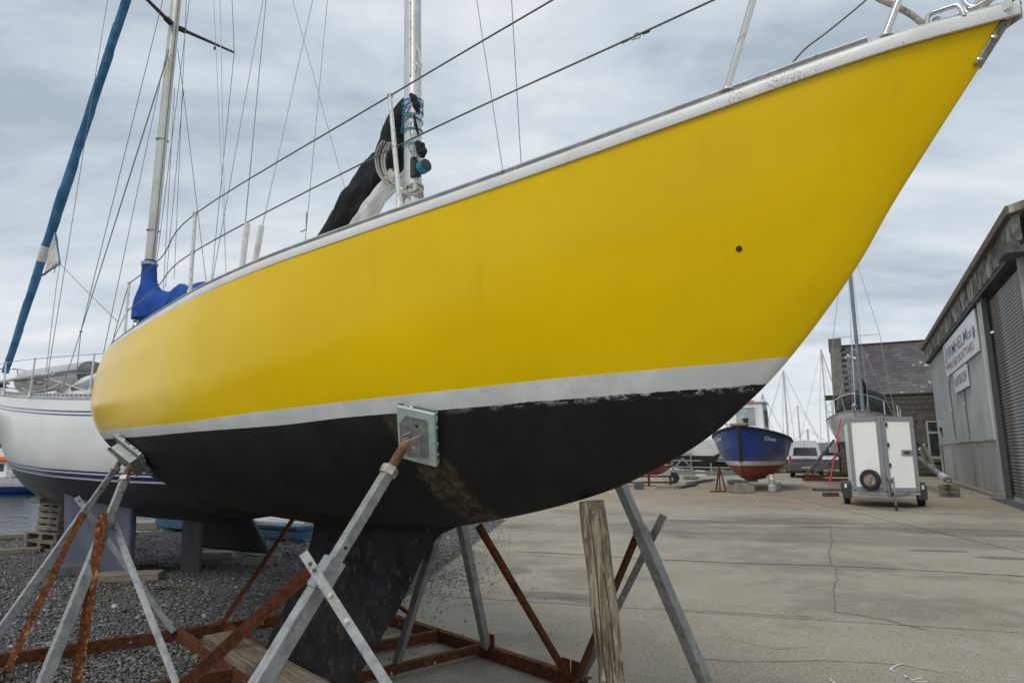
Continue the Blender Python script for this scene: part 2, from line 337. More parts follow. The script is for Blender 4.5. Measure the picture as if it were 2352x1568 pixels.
# ------------------------------------------------------------------ ground, slabs, gravel, water
E1 = np.array([.965, -.262]); E2 = np.array([.13, .9915])
def slabpt(a, b): return E1 * a + E2 * b
def conc_mat():
    t = NT('yard_concrete'); p = t.pos()
    c = t.mix(t.step(t.noise(p, .55, 5, .6), .3, .7), (.248, .214, .163), (.318, .278, .218))
    c = t.mix(t.step(t.noise(p, 1.7, 5, .7), .46, .66), c, (.305, .283, .240))
    c = t.mix(t.math('MULTIPLY', t.step(t.noise(p, 75, 4, .85), .50, .60), .8), c, (.56, .51, .42))
    c = t.mix(t.math('MULTIPLY', t.step(t.noise(p, 58, 4, .85), .54, .63), .95), c, (.10, .086, .066))
    c = t.mix(t.math('MULTIPLY', t.step(t.noise(p, 6, 5, .8), .52, .70), .35), c, (.19, .17, .14))
    c = t.mix(t.math('MULTIPLY', t.step(t.vor(p, 30), .16, .09), .55), c, (.56, .53, .47))
    c = t.mix(t.math('MULTIPLY', t.step(t.noise(p, .33, 6, .68), .50, .58), .48), c, (.165, .145, .115))
    c = t.mix(t.math('MULTIPLY', t.step(t.noise(p, .9, 6, .7, (.6, 1.6, 1)), .56, .66), .45), c, (.37, .33, .265))
    # tyre-blackened lane and damp patches, each with its own outline
    sx = t.n.new('ShaderNodeSeparateXYZ'); t.l.new(p, sx.inputs[0]); X, Y_ = sx.outputs[0], sx.outputs[1]
    wob = t.math('MULTIPLY', t.math('SUBTRACT', t.noise(p, .8, 5, .65), .5), 2.2)
    def spot(x, y, ax, ay, rot, amt, soft=.5, col=(.085, .078, .072)):
        nonlocal c
        ca, sa = math.cos(rot), math.sin(rot)
        dx = t.math('SUBTRACT', X, x); dy = t.math('SUBTRACT', Y_, y)
        uu = t.math('DIVIDE', t.math('ADD', t.math('MULTIPLY', dx, ca), t.math('MULTIPLY', dy, sa)), ax)
        vv = t.math('DIVIDE', t.math('SUBTRACT', t.math('MULTIPLY', dy, ca), t.math('MULTIPLY', dx, sa)), ay)
        d = t.math('ADD', t.math('ADD', t.math('MULTIPLY', uu, uu), t.math('MULTIPLY', vv, vv)), wob)
        c = t.mix(t.math('MULTIPLY', t.step(d, 1.0, 1.0 - soft), amt), c, col)
    for (px, py, ax, ay, rot, amt) in [(1185, 1310, .24, .30, 0, .45), (1275, 1368, .62, .22, -.25, .5), (1330, 1378, .4, .16, -.5, .45), (1700, 1198, 2.6, .55, -.1, .55), (1820, 1192, 2.2, .5, -.1, .4),
            (2110, 1215, 2.6, .42, -.2, .5), (2290, 1228, 1.8, .4, -.2, .5), (2150, 1264, .55, .16, -.2, .65), (2300, 1281, .42, .2, -.2, .65), (1470, 1203, 1.6, .4, 0, .35), (1560, 1215, 5, .9, -.1, .28),
            (2050, 1240, 5, 1.0, -.2, .3), (1900, 1160, 6, 2.5, -.1, .12)]:
        q = atz(px, py); spot(q[0], q[1], ax, ay, rot, amt)
    for (px, py, ax, ay, amt) in [(1700, 1120, 9, 4, .35), (2050, 1155, 8, 3, .3), (1620, 1140, 8, 3, .3)]:
        q = atz(px, py); spot(q[0], q[1], ax, ay, 0, min(amt * 1.7, .7), .8, (.27, .195, .12))
    h = t.math('ADD', t.noise(p, 70, 4, .75), t.math('MULTIPLY', t.noise(p, 9, 3), .8))
    t.bump(h, .006); return t.fin(c, .88, spec=.3)
CONC = conc_mat()
JOINT = mat('dirt_joint_filler', (.07, .062, .052), .95, 0, [((.12, .11, .09), 9, .5, .7)], (60, .004), world=True)
def gravel_mat():
    t = NT('slate_gravel'); p = t.pos()
    k = t.mapping(p, (1, 1, 1)); cell = t.vor(k, 42, out='Color'); d = t.vor(k, 42)
    c = t.mix(t.step(cell, .1, .9), (.08, .08, .08), (.22, .215, .20))
    c = t.mix(t.step(d, .45, .8), c, (.03, .03, .03))
    c = t.mix(t.math('MULTIPLY', t.step(t.noise(p, .6, 4), .5, .7), .4), c, (.12, .11, .09))
    t.bump(t.math('SUBTRACT', 1.0, d), .02); return t.fin(c, .8)
GRAVEL = gravel_mat()
# ground: one sheet of yard and, beyond the quay, the land across the harbour
EDGE = [(-60, -14), (-30, 3.5), (-10.4, 12.5), (-7.2, 13.5), (-4.6, 15.3), (-3.4, 20), (-2.2, 30), (2, 52), (24, 60), (60, 62), (400, 66)]
gm = MB()
land = [(400, -300), (-400, -300), (-400, -60)] + EDGE
gm.add([(x, y, -.016) for x, y in land], [tuple(range(len(land)))])
ground = gm.build('ground', CONC); meta(ground, 'pale concrete boatyard ground around the harbour', 'ground', kind='structure')
qm = MB()
for (a, b) in zip(EDGE[:-1], EDGE[1:]): qm.add([(a[0], a[1], -.016), (b[0], b[1], -.016), (b[0], b[1], -3), (a[0], a[1], -3)], [(0, 1, 2, 3)])
meta(qm.build('quay_wall', CONCB), 'stone quay wall dropping from the yard into the harbour', 'quay wall', kind='structure')
# concrete slabs with open joints
pave = bpy.data.objects.new('pavement', None); COL.objects.link(pave); meta(pave, 'jointed concrete yard paving', 'paving', kind='structure'); OFF['pavement'] = np.zeros(3)
SL, SWD = 3.0, 9.0
def inside(poly, x, y):
    c = False; n = len(poly)
    for i in range(n):
        x1, y1 = poly[i]; x2, y2 = poly[(i + 1) % n]
        if (y1 > y) != (y2 > y) and x < (x2 - x1) * (y - y1) / (y2 - y1) + x1: c = not c
    return c
def slab_mesh(var):
    m = MB(); g = .012; n = 24; rr = random.Random(var); top = []
    w, h = SWD / 2 - g, SL / 2 - g
    for (x0, y0, x1, y1) in ((-w, -h, w, -h), (w, -h, w, h), (w, h, -w, h), (-w, h, -w, -h)):
        for i in range(n):
            f = i / n; jx, jy = rr.uniform(-.007, .004), rr.uniform(-.007, .004)
            if rr.random() < .05: jx -= .02
            s_ = 1 if i else 0
            xx = x0 + (x1 - x0) * f; yy = y0 + (y1 - y0) * f
            top.append((xx - math.copysign(abs(jx), xx) * (abs(xx) > w - .01), yy - math.copysign(abs(jy), yy) * (abs(yy) > h - .01)))
    k = len(top); top = [tuple(slabpt(*q)) for q in top]
    m.add([(x, y, 0) for x, y in top] + [(x * .999, y * .999, -.012) for x, y in top], [tuple(range(k))] + [(i, i + k, (i + 1) % k + k, (i + 1) % k) for i in range(k)])
    return m
slabs = [slab_mesh(i) for i in range(3)]
protos = []
ang = math.atan2(E1[1], E1[0])
cnt = 0
for ia in range(0, 4):
    for ib in range(-1, 11):
        a = -2.17 + SWD * (ia + .5); b = 1.06 + SL * (ib + .5) + (.0)
        x, y = slabpt(a, b)
        if math.hypot(x, y) > 31 or y < 0: continue
        c4 = [slabpt(a + i * SWD / 2, b + j * SL / 2) for i in (-1, 1) for j in (-1, 1)]
        if not all(inside(land, *q) for q in c4): continue
        if len(protos) < 3:
            o = slabs[len(protos)].build('concrete_slab', CONC, pave); protos.append(o)
        else:
            o = protos[cnt % 3].copy(); COL.objects.link(o); o.parent = pave
        cnt += 1
        o.location = (x, y, random.uniform(0, .003)); o.rotation_euler = (0, 0, math.pi if random.random() < .5 else 0)
jm = MB()   # dirt in the joints
for ia in range(0, 4):
    p, q = slabpt(-2.17 + SWD * ia, 0), slabpt(-2.17 + SWD * ia, 30); jm.beam((*p, -.013), (*q, -.013), .05, .003)
for ib in range(-1, 11):
    p, q = slabpt(-2.17, 1.06 + SL * ib), slabpt(34, 1.06 + SL * ib); jm.beam((*p, -.0125), (*q, -.0125), .05, .003)
meta(jm.build('joint_dirt', JOINT), 'dark dirt filling the joints between slabs', 'dirt', kind='stuff')
cm = MB()   # wandering cracks
def crack(pts, w=.010):
    P = [atz(*p)[:2] for p in pts]; out = []
    for a, b in zip(P[:-1], P[1:]):
        for i in range(6): out.append(a + (b - a) * i / 6 + RNG.normal(0, .008, 2))
    out.append(P[-1])
    for i in range(len(out) - 1):
        d = out[i + 1] - out[i]; n = np.array([-d[1], d[0]]); n /= np.linalg.norm(n) + 1e-9
        w0, w1 = w * RNG.uniform(.5, 1.2), w * RNG.uniform(.5, 1.2)
        cm.add([(*(out[i] - n * w0 / 2), .006), (*(out[i + 1] - n * w1 / 2), .006), (*(out[i + 1] + n * w1 / 2), .006), (*(out[i] + n * w0 / 2), .006)], [(0, 1, 2, 3)])
crack([(1918, 1405), (1985, 1415), (2045, 1425), (2100, 1441), (2130, 1447)], .014)
crack([(1580, 1512), (1700, 1520), (1900, 1517), (2050, 1525), (2180, 1548)], .008)
crack([(1905, 1205), (1912, 1240), (1903, 1270), (1912, 1300)], .012); crack([(1918, 1300), (1923, 1330), (1914, 1360), (1918, 1405)], .007)
crack([(1180, 1266), (1340, 1274), (1521, 1285), (1700, 1293), (1902, 1299), (2120, 1310), (2347, 1323), (2500, 1331)], .034)
crack([(1500, 1397), (1700, 1408), (1918, 1421)], .012)
crack([(1400, 1180), (1700, 1192), (2000, 1207)], .02)
crack([(1660, 1465), (1780, 1490), (1860, 1487)], .006)
crack([(1240, 1335), (1330, 1345)], .01)
meta(cm.build('slab_cracks', JOINT), 'fine dark cracks wandering across the concrete', 'cracks', kind='stuff')
pk = MB()   # dabs of white paint on the concrete
for pts in ([(2078, 1552), (2092, 1562), (2118, 1558)], [(2080, 1556), (2100, 1566), (2130, 1567)], [(2060, 1545), (2046, 1538), (2062, 1528), (2074, 1526)], [(1905, 1560), (1925, 1575)], [(1868, 1419), (1886, 1422)], [(1730, 1160), (1742, 1148)]):
    P = smoothpath([(*atz(*p)[:2], .008) for p in pts], 4)
    for a, b in zip(P[:-1], P[1:]):
        d = b - a; n = np.array([-d[1], d[0], 0]); n = n / np.linalg.norm(n) * .007; pk.add([a - n, b - n * .8, b + n * .8, a + n], [(0, 1, 2, 3)])
meta(pk.build('paint_marks', WHITEPAINT), 'dabs of white paint spilled on the concrete', 'paint marks', kind='stuff')
# gravel bed left of the concrete
gpoly = [tuple(slabpt(-2.22, -6)), tuple(slabpt(-2.22, 15.2)), (-4.7, 15.1), (-7.3, 13.3), (-10.5, 12.3), (-30, 3.3), (-40, -8)]
gb = MB(); gb.add([(x, y, -.004) for x, y in gpoly], [tuple(range(len(gpoly)))])
meta(gb.build('gravel_bed', GRAVEL), 'dark slate gravel bed under the cradle', 'gravel', kind='structure')
def stones(name, n, sampler, lo, hi, label):
    pts = sampler(n); n = len(pts)
    base = np.array([(1, 0, 0), (.5, .8, .05), (-.6, .75, 0), (-1, -.1, .05), (-.4, -.8, 0), (.6, -.7, .05), (.1, .05, .5), (-.1, 0, -.4)])
    tri = []
    for k in range(6): tri += [(k, (k + 1) % 6, 6), ((k + 1) % 6, k, 7)]
    tri = np.array(tri)
    sz = np.exp(RNG.uniform(np.log(lo), np.log(hi), n)); rot = RNG.uniform(0, 6.28, n); tilt = RNG.normal(0, .32, (n, 2))
    jit = 1 + RNG.uniform(-.3, .3, (n, 8, 1)); L = base[None] * jit
    L = L * np.stack([sz, sz * RNG.uniform(.45, .9, n), sz * RNG.uniform(.3, .7, n)], 1)[:, None, :]
    z = L[..., 2] + L[..., 0] * tilt[:, :1] + L[..., 1] * tilt[:, 1:]
    c, s = np.cos(rot)[:, None], np.sin(rot)[:, None]
    V = np.stack([L[..., 0] * c - L[..., 1] * s + pts[:, :1], L[..., 0] * s + L[..., 1] * c + pts[:, 1:2], z + pts[:, 2:3] + sz[:, None] * .12], -1).reshape(-1, 3)
    Fc = (tri[None] + (np.arange(n) * 8)[:, None, None]).reshape(-1)
    me = bpy.data.meshes.new(name); me.vertices.add(len(V)); me.vertices.foreach_set('co', V.ravel())
    nf = len(Fc) // 3; me.loops.add(len(Fc)); me.loops.foreach_set('vertex_index', Fc.astype(np.int32)); me.polygons.add(nf)
    me.polygons.foreach_set('loop_start', np.arange(0, len(Fc), 3, dtype=np.int32)); me.polygons.foreach_set('loop_total', np.full(nf, 3, np.int32)); me.update()
    at = me.attributes.new('tone', 'FLOAT', 'POINT'); at.data.foreach_set('value', np.repeat(RNG.random(n).astype(np.float32), 8))
    me.materials.append(STONE); o = bpy.data.objects.new(name, me); COL.objects.link(o); meta(o, label, 'gravel', kind='stuff'); return o
def stone_mat():
    t = NT('slate_chips'); a = t.attr('tone')
    n = t.n.new('ShaderNodeValToRGB'); t.l.new(a, n.inputs[0]); e_ = n.color_ramp.elements
    e_[0].color = (.065, .067, .068, 1); e_[1].color = (.36, .35, .32, 1)
    for p_, c_ in ((.45, (.135, .136, .134)), (.72, (.20, .195, .18)), (.93, (.23, .22, .20)), (.982, (.42, .41, .385))):
        q = e_.new(p_); q.color = (*c_, 1)
    c = t.mix(t.step(t.noise(t.pos(), .7, 4), .45, .7), n.outputs[0], t.mix(.75, n.outputs[0], (.165, .15, .12)))
    return t.fin(c, .62)
STONE = stone_mat()
def samp_gravel(n):
    out = []
    d = np.exp(RNG.uniform(np.log(2.2), np.log(15.5), n * 2)); az = RNG.uniform(R(-48), R(8), n * 2)
    x, y = d * np.sin(az), d * np.cos(az)
    for i in range(len(x)):
        if inside(gpoly, x[i], y[i]): out.append((x[i], y[i], 0))
        if len(out) >= n: break
    return np.array(out)
stones('gravel', 110000, samp_gravel, .008, .026, 'loose grey slate chippings covering the yard by the cradle')
stones('slate_pieces', 1600, samp_gravel, .028, .055, 'larger flat pieces of slate among the chippings')
def samp_spill(n):
    out = []
    for _ in range(n):
        # chippings spilled over the edge of the concrete
        a, b = -2.15 + abs(RNG.normal(0, .45)), RNG.uniform(2.5, 14)
        if RNG.random() < .45: q = atz(1005, 1335); x, y = q[0] + RNG.normal(0, .45), q[1] + RNG.normal(0, .5)
        else: x, y = slabpt(a, b)
        out.append((x, y, .006))
    return np.array(out)
stones('spilled_gravel', 2600, samp_spill, .006, .020, 'slate chippings spilled over the edge of the concrete')
def samp_yard(n):
    return np.array([(*slabpt(RNG.uniform(-2, 18), RNG.uniform(2, 22)), .006) for _ in range(n)])
stones('yard_grit', 5000, samp_yard, .003, .008, 'scattered grit lying on the open concrete')
# grass tufts in the gravel
GRASSM = mat('yard_grass', (.045, .075, .018), .7, 0, [((.09, .11, .03), 9, .45, .7)], world=True)
def grass(name, spots, label, hgt=.07):
    m = MB()
    for (x, y, rx, ry, n) in spots:
        for _ in range(n):
            a = RNG.uniform(0, 6.28); r = abs(RNG.normal(0, .5)); bx, by = x + math.cos(a) * r * rx, y + math.sin(a) * r * ry
            h = hgt * RNG.uniform(.4, 1.2); t = RNG.uniform(0, 6.28); w = .004 + hgt * .04; lx, ly = RNG.normal(0, h * .4, 2)
            m.add([(bx - w * math.cos(t), by - w * math.sin(t), 0), (bx + w * math.cos(t), by + w * math.sin(t), 0), (bx + lx, by + ly, h)], [(0, 1, 2)])
    return meta(m.build(name, GRASSM, fix=False), label, 'grass', kind='stuff')
gs = [(*atz(px, py)[:2], rx, ry, n) for px, py, rx, ry, n in ((370, 1308, .45, .3, 900), (340, 1300, .3, .25, 400), (455, 1302, .35, .15, 400), (380, 1352, .3, .14, 500), (20, 1240, .5, .25, 400), (60, 1190, .6, .2, 100))]
grass('grass', gs, 'low grass and moss growing through the slate gravel', .022)
# water
wt = NT('harbour_water'); wp = wt.pos()
wt.bump(wt.math('ADD', wt.noise(wp, 1.6, 4, .6, (1, 1.8, 1)), wt.math('MULTIPLY', wt.noise(wp, 6, 3, .6), .4)), .05)
WATER = wt.fin(wt.mix(wt.step(wt.noise(wp, .12, 3), .4, .7), (.020, .045, .045), (.03, .055, .058)), .06)
wm = MB(); wm.add([(-2500, -800, -.9), (2500, -800, -.9), (2500, 3500, -.9), (-2500, 3500, -.9)], [(0, 1, 2, 3)])
meta(wm.build('water', WATER), 'rippled grey-green harbour water', 'water', kind='structure')
# far shore
HILL = mat('far_shore_green', (.10, .12, .085), .95, 0, [((.14, .14, .10), .02, .4, .7), ((.06, .075, .05), .08, .5, .7)], world=True)
hm = MB(); G = []
for i in range(81):
    a = R(-60 + 120 * i / 80); row = []
    for j, d in enumerate((700, 760, 900, 1200, 1500)):
        hgt = (-1.5, 2.0, 6 + 5 * math.sin(i * .37) + 3 * math.sin(i * .93), 12 + 9 * math.sin(i * .21 + 1), -2)[j]
        row.append((d * math.sin(a), d * math.cos(a), hgt))
    G.append(row)
hm.grid(G); meta(hm.build('hills', HILL, smooth=60), 'low green shore across the harbour', 'hills', kind='structure')

# ------------------------------------------------------------------ yellow yacht
K = .8125
YU = np.array([math.cos(R(46)), -math.sin(R(46)), 0]); YV = np.array([YU[1], -YU[0], 0])   # towards the bow, towards starboard
BOW = np.array([1.83304, 2.03559, 0]) * K
def Y(x, b, z): return BOW + K * (-x * YU + b * YV) + np.array([0, 0, EYE + K * (z - 1.5)])
def Yi(p):
    d = np.asarray(p) - BOW; return -(d @ YU) / K, (d @ YV) / K, (p[2] - EYE) / K + 1.5
def atb(px, py, b=0.0): return atplane(px, py, BOW + YV * K * b, YV)
LOA = 9.2
fBs = pchip([0, .39, 1.07, 1.7, 2.4, 3.05, 4.13, 5, 5.84, 6.6, 7.2, 7.7, 8.2, 8.7, 9.2], [.015, .19, .38, .54, .72, .89, 1.125, 1.225, 1.255, 1.265, 1.25, 1.215, 1.14, 1.01, .85])
fzs = lambda x: 3.1 - .1 * x + .004 * x * x
fzk = pchip([0, .139, .298, .485, .597, .746, .913, 1.021, 1.154, 1.265, 1.428, 1.628, 1.9, 2.37, 2.98, 3.25, 4, 4.7, 5.5, 6.3, 7.1, 8, 8.6, 9.2],
            [3.085, 2.903, 2.694, 2.44, 2.27, 2.083, 1.899, 1.795, 1.686, 1.601, 1.502, 1.406, 1.299, 1.17, 1.044, 1.0, .93, .9, .90, .94, 1.02, 1.2, 1.38, 1.6])
GR = [0, .2, .3, .4, .5, .6, .7, .8, .9, 1]; GX = [.2, 1.07, 1.8, 2.8, 4, 6, 9.2]
GT = np.array([[0, .1, .17, .26, .36, .47, .59, .72, .86, 1], [0, .13, .22, .33, .44, .56, .68, .79, .90, 1], [0, .17, .28, .40, .52, .64, .76, .86, .94, 1],
               [0, .22, .36, .50, .64, .77, .87, .94, .98, 1], [0, .28, .45, .60, .74, .85, .93, .98, 1.0, 1], [0, .32, .50, .66, .80, .92, 1.0, 1.035, 1.035, 1], [0, .34, .52, .70, .85, .97, 1.04, 1.07, 1.05, 1]])
GF = [pchip(GX, GT[:, j]) for j in range(10)]
def ysec(x, r):
    g = pchip(GR, [float(f(x)) for f in GF]); r = np.asarray(r, float)
    return float(fBs(x)) * g(r), float(fzk(x)) + (fzs(x) - float(fzk(x))) * r**2
fyw = pchip([0, .913, 1.09, 1.45, 1.875, 2.36, 2.87, 3.23, 4.04, 5.21, 6.38, 7.8, 9.2], [1.95, 1.899, 1.886, 1.873, 1.861, 1.837, 1.812, 1.795, 1.758, 1.712, 1.705, 1.70, 1.71])
fwb = pchip([0, 1.025, 1.225, 1.475, 1.875, 2.63, 3.26, 3.86, 4.73, 6.2, 7.76, 9.2], [1.85, 1.791, 1.78, 1.773, 1.759, 1.725, 1.703, 1.667, 1.648, 1.625, 1.625, 1.65])
def yellow_mat():
    t = NT('yellow_hull_paint'); v = t.obj(); sx, h1, h2 = t.attr('station'), t.attr('above_yellow_line'), t.attr('above_black_line')
    fine = t.math('SUBTRACT', t.noise(v, 45, 4, .7), .5); big = t.math('SUBTRACT', t.noise(v, 9, 4, .6), .5)
    bowf = t.step(sx, 3.2, 1.1)
    # topside yellow with a few chips near the stem foot
    yel = t.mix(t.step(t.noise(v, 1.3, 3), .3, .7), (.775, .515, .0), (.83, .56, .0))
    yel = t.mix(t.math('MULTIPLY', t.step(t.noise(v, 30, 4, .7), .62, .8), .22), yel, (.70, .45, .0))
    yel = t.mix(t.math('MULTIPLY', t.step(t.noise(v, 3.2, 5, .7, (3, 3, .25)), .56, .74), .16), yel, (.50, .33, .03))
    yel = t.mix(t.math('MULTIPLY', t.step(t.noise(v, 75, 3, .7), .70, .73), .5), yel, (.42, .27, .02))
    chip = t.math('MULTIPLY', t.step(t.noise(v, 38, 3, .7), .69, .71), t.math('MULTIPLY', t.step(h1, .09, .0), t.step(sx, 1.7, .95)))
    yel = t.mix(chip, yel, (.62, .60, .52))
    # scuffed grey-white boot stripe
    wht = t.mix(t.step(t.noise(v, 5, 5, .65), .4, .7), (.60, .61, .605), (.72, .73, .72))
    wht = t.mix(t.math('MULTIPLY', t.step(t.noise(v, 24, 4, .7, (1, 1, 2.5)), .58, .70), .5), wht, (.34, .33, .30))
    # black antifouling, worn and patched
    blk = t.mix(t.step(t.noise(v, 3, 5, .65), .35, .7), (.0125, .0125, .012), (.0205, .0205, .0195))
    blk = t.mix(t.math('MULTIPLY', t.step(t.noise(v, 2.2, 4, .7), .52, .70), .5), blk, (.028, .027, .023))
    blk = t.mix(t.math('MULTIPLY', t.step(t.noise(v, 7, 5, .75, (1, 1, 2.5)), .60, .72), .4), blk, (.038, .038, .038))
    blk = t.mix(t.step(t.noise(v, 42, 5, .75), .725, .75), blk, (.38, .37, .34))
    sepv = t.n.new('ShaderNodeSeparateXYZ'); t.l.new(v, sepv.inputs[0])
    # ghost of an older cradle pad: a slanting unpainted band
    bd = t.math('ADD', t.math('SUBTRACT', sx, t.math('ADD', 2.86, t.math('MULTIPLY', t.math('ADD', h2, 0.0), .12))), t.math('MULTIPLY', big, .10))
    band = t.math('MULTIPLY', t.step(t.math('ABSOLUTE', bd), .16, .10), t.step(t.noise(v, 11, 6, .75), .34, .60))
    band = t.math('MULTIPLY', band, t.step(h2, .01, -.03))
    blk = t.mix(t.math('MULTIPLY', band, .9), blk, t.mix(t.step(t.noise(v, 24, 5, .75), .45, .65), (.060, .047, .027), (.16, .135, .095)))
    blu = t.math('MULTIPLY', t.math('MULTIPLY', t.step(t.noise(v, 20, 5, .8), .54, .66), t.step(t.math('ABSOLUTE', t.math('SUBTRACT', sx, 1.28)), .13, .03)), t.step(t.math('ABSOLUTE', t.math('ADD', h2, .11)), .08, .02))
    blk = t.mix(t.math('MULTIPLY', blu, .7), blk, (.02, .05, .20))
    smear = t.math('MULTIPLY', t.math('MULTIPLY', t.step(t.noise(v, 16, 5, .75, (1, 1, 2.2)), .50, .60), bowf), t.step(h2, -.030, -.004))
    blk = t.mix(t.math('MULTIPLY', smear, .8), blk, (.52, .53, .52))
    m1 = t.step(t.math('ADD', h1, t.math('ADD', t.math('MULTIPLY', fine, .003), 0.0)), -.0012, .0012)
    wear = t.math('MULTIPLY', t.math('ADD', big, t.math('MULTIPLY', fine, .9)), t.fmix(bowf, .004, .012))
    m2 = t.step(t.math('ADD', h2, t.math('ADD', wear, t.math('MULTIPLY', bowf, .0))), -.0012, .0012)
    c = t.mix(m1, t.mix(m2, blk, wht), yel)
    rgh = t.fmix(m1, t.fmix(m2, .62, .45), t.fmix(t.noise(v, 7, 4), .16, .26))
    hgt = t.math('ADD', t.math('MULTIPLY', t.noise(v, 2.0, 2), 1.0), t.math('MULTIPLY', t.math('MULTIPLY', t.noise(v, 55, 4, .7), .12), t.math('SUBTRACT', 1.0, m1)))
    t.bump(hgt, .010); t.fin(c, rgh, 0.0, 0.0, .5); t.l.new(t.fmix(m1, t.fmix(m2, .20, .35), .22), t.b.inputs['Specular IOR Level'])
    t.l.new(t.math('MULTIPLY', m1, .02), t.b.inputs['Coat Weight']); t.b.inputs['Coat Roughness'].default_value = .07
    return t.mat
YEL = yellow_mat()
GUNW = mat('chipped_white_gunwale', (.70, .71, .69), .35, 0, [((.60, .61, .59), 4, .45, .7), ((.45, .44, .41), 34, .70, .73)], (40, .0008), .15)
def gunw_mat():
    t = NT('crazed_white_gunwale'); v = t.obj(); sx = t.attr('station')
    c = t.mix(t.step(t.noise(v, 4, 4), .4, .7), (.72, .73, .71), (.63, .64, .62))
    zone = t.math('MULTIPLY', t.step(t.math('ABSOLUTE', t.math('SUBTRACT', sx, .80)), .26, .1), t.step(t.noise(v, 14, 3), .40, .56))
    cr = t.step(t.vor(t.mapping(v, (1, 1, 1)), 70, 'DISTANCE_TO_EDGE'), .05, .02)
    c = t.mix(t.math('MULTIPLY', t.math('MULTIPLY', zone, cr), .85), c, (.12, .11, .10))
    c = t.mix(t.step(t.noise(v, 36, 3), .71, .73), c, (.38, .36, .32))
    t.bump(t.noise(v, 30, 3), .001); return t.fin(c, .33, 0, .15)
GUNC = gunw_mat()
yb = Y(5, 0, 0); yacht = thing('yellow_yacht', 'yellow and black sailing yacht with a white stripe, raised on a rusty cradle', 'yacht', (yb[0], yb[1], 0))
xs = np.unique(np.concatenate([np.linspace(0, 2, 90), np.linspace(2, LOA, 130)])); rs = np.linspace(0, 1, 64)
hv, at_s, at_1, at_2 = [], [], [], []
for sd in (1, -1):
    for x in xs:
        b, z = ysec(x, rs)
        for j in range(len(rs)):
            hv.append(Y(x, sd * b[j], z[j])); at_s.append(x); at_1.append((z[j] - float(fyw(x))) * K); at_2.append((z[j] - float(fwb(x))) * K)
m = MB(); nr = len(rs); half = len(xs) * nr
m.v = [tuple(p) for p in hv]
for sd in (0, 1):
    for i in range(len(xs) - 1):
        for j in range(nr - 1):
            f = (sd * half + i * nr + j, sd * half + (i + 1) * nr + j, sd * half + (i + 1) * nr + j + 1, sd * half + i * nr + j + 1)
            m.f.append(f if sd == 0 else f[::-1]); m.m.append(0)
i = len(xs) - 1   # transom
m.f.append(tuple(i * nr + j for j in range(nr)) + tuple(half + i * nr + j for j in range(nr - 1, 0, -1))); m.m.append(0)
hull = m.build('hull', YEL, yacht, smooth=50, fix=False)
for nme, arr in (('station', at_s), ('above_yellow_line', at_1), ('above_black_line', at_2)):
    a_ = hull.data.attributes.new(nme, 'FLOAT', 'POINT'); a_.data.foreach_set('value', np.array(arr, np.float32))
bm = bmesh.new(); bm.from_mesh(hull.data); bmesh.ops.remove_doubles(bm, verts=bm.verts, dist=.0004); bmesh.ops.recalc_face_normals(bm, faces=bm.faces); bm.to_mesh(hull.data); bm.free(); hull.data.shade_smooth()
# sweeps along the sheer
def sheer_sweep(prof, sides=(1, -1), x0=0.0, x1=LOA, n=120):
    """prof: (outward, up) in metres from the sheer edge"""
    M = MB(); st = []
    for sd in sides:
        G = []
        for x in np.linspace(x0, x1, n):
            b = float(fBs(x)); e0 = Y(x, sd * b, fzs(x)); d = Y(x + .01, sd * float(fBs(x + .01)), fzs(x + .01)) - Y(x - .01, sd * float(fBs(max(x - .01, 0))), fzs(x - .01))
            d /= np.linalg.norm(d); out = np.cross(d, (0, 0, 1)); out /= np.linalg.norm(out)
            if out @ (YV * sd) < 0: out = -out
            G.append([e0 + out * p[0] + np.array([0, 0, p[1]]) for p in prof]); st += [x] * len(prof)
        M.grid(G)
    return M, st
prof = [(-.004, -.048), (.003, -.047), (.0045, -.042), (.0055, -.03), (.005, -.012), (.003, -.003), (-.002, .001), (-.03, .003), (-.06, -.002), (-.06, -.03)]
M, st = sheer_sweep(prof); g = M.build('gunwale', GUNC, yacht, smooth=50)
a_ = g.data.attributes.new('station', 'FLOAT', 'POINT'); a_.data.foreach_set('value', np.array(st, np.float32))
M, st = sheer_sweep([(-.010, .0015), (-.008, .008), (-.012, .011), (-.020, .011), (-.022, .016), (-.018, .020), (-.014, .026), (-.017, .033), (-.024, .036), (-.032, .033), (-.035, .026), (-.031, .019), (-.034, .010), (-.04, .0015)], x0=.44); M.build('toe_rail', TOER, yacht, smooth=40)
M, st = sheer_sweep([(-.008, .0015), (-.008, .010), (-.014, .013), (-.03, .012), (-.034, .0015)], x0=.02, x1=.44, n=20); M.build('bow_rail_strip', TOER, yacht, smooth=40)
M = MB(); G = []
for x in np.linspace(.02, LOA, 60):
    b = float(fBs(x)) - .03; G.append([Y(x, b * t_, fzs(x) - .01 + .07 * min(b, 1) * (1 - t_ * t_)) for t_ in np.linspace(-1, 1, 9)])
M.grid(G); M.build('deck', GELW, yacht, smooth=40)
M = MB(); G = []   # low coach roof, hidden behind the high topsides from here
for x, w, h in ((3.0, .25, .02), (3.25, .34, .12), (3.6, .42, .2), (4.6, .5, .25), (5.8, .52, .27), (6.1, .5, .05)):
    G.append([Y(x, w * t_, fzs(x) - .02 + .07 * (1 - t_ * t_) + h * (1 if abs(t_) < .86 else 0)) for t_ in (-1, -.86, -.85, -.4, 0, .4, .85, .86, 1)])
M.grid(G); M.build('coach_roof', GELW, yacht, smooth=30)
M = MB()  # stainless stem strip wrapping the stem head
G = []
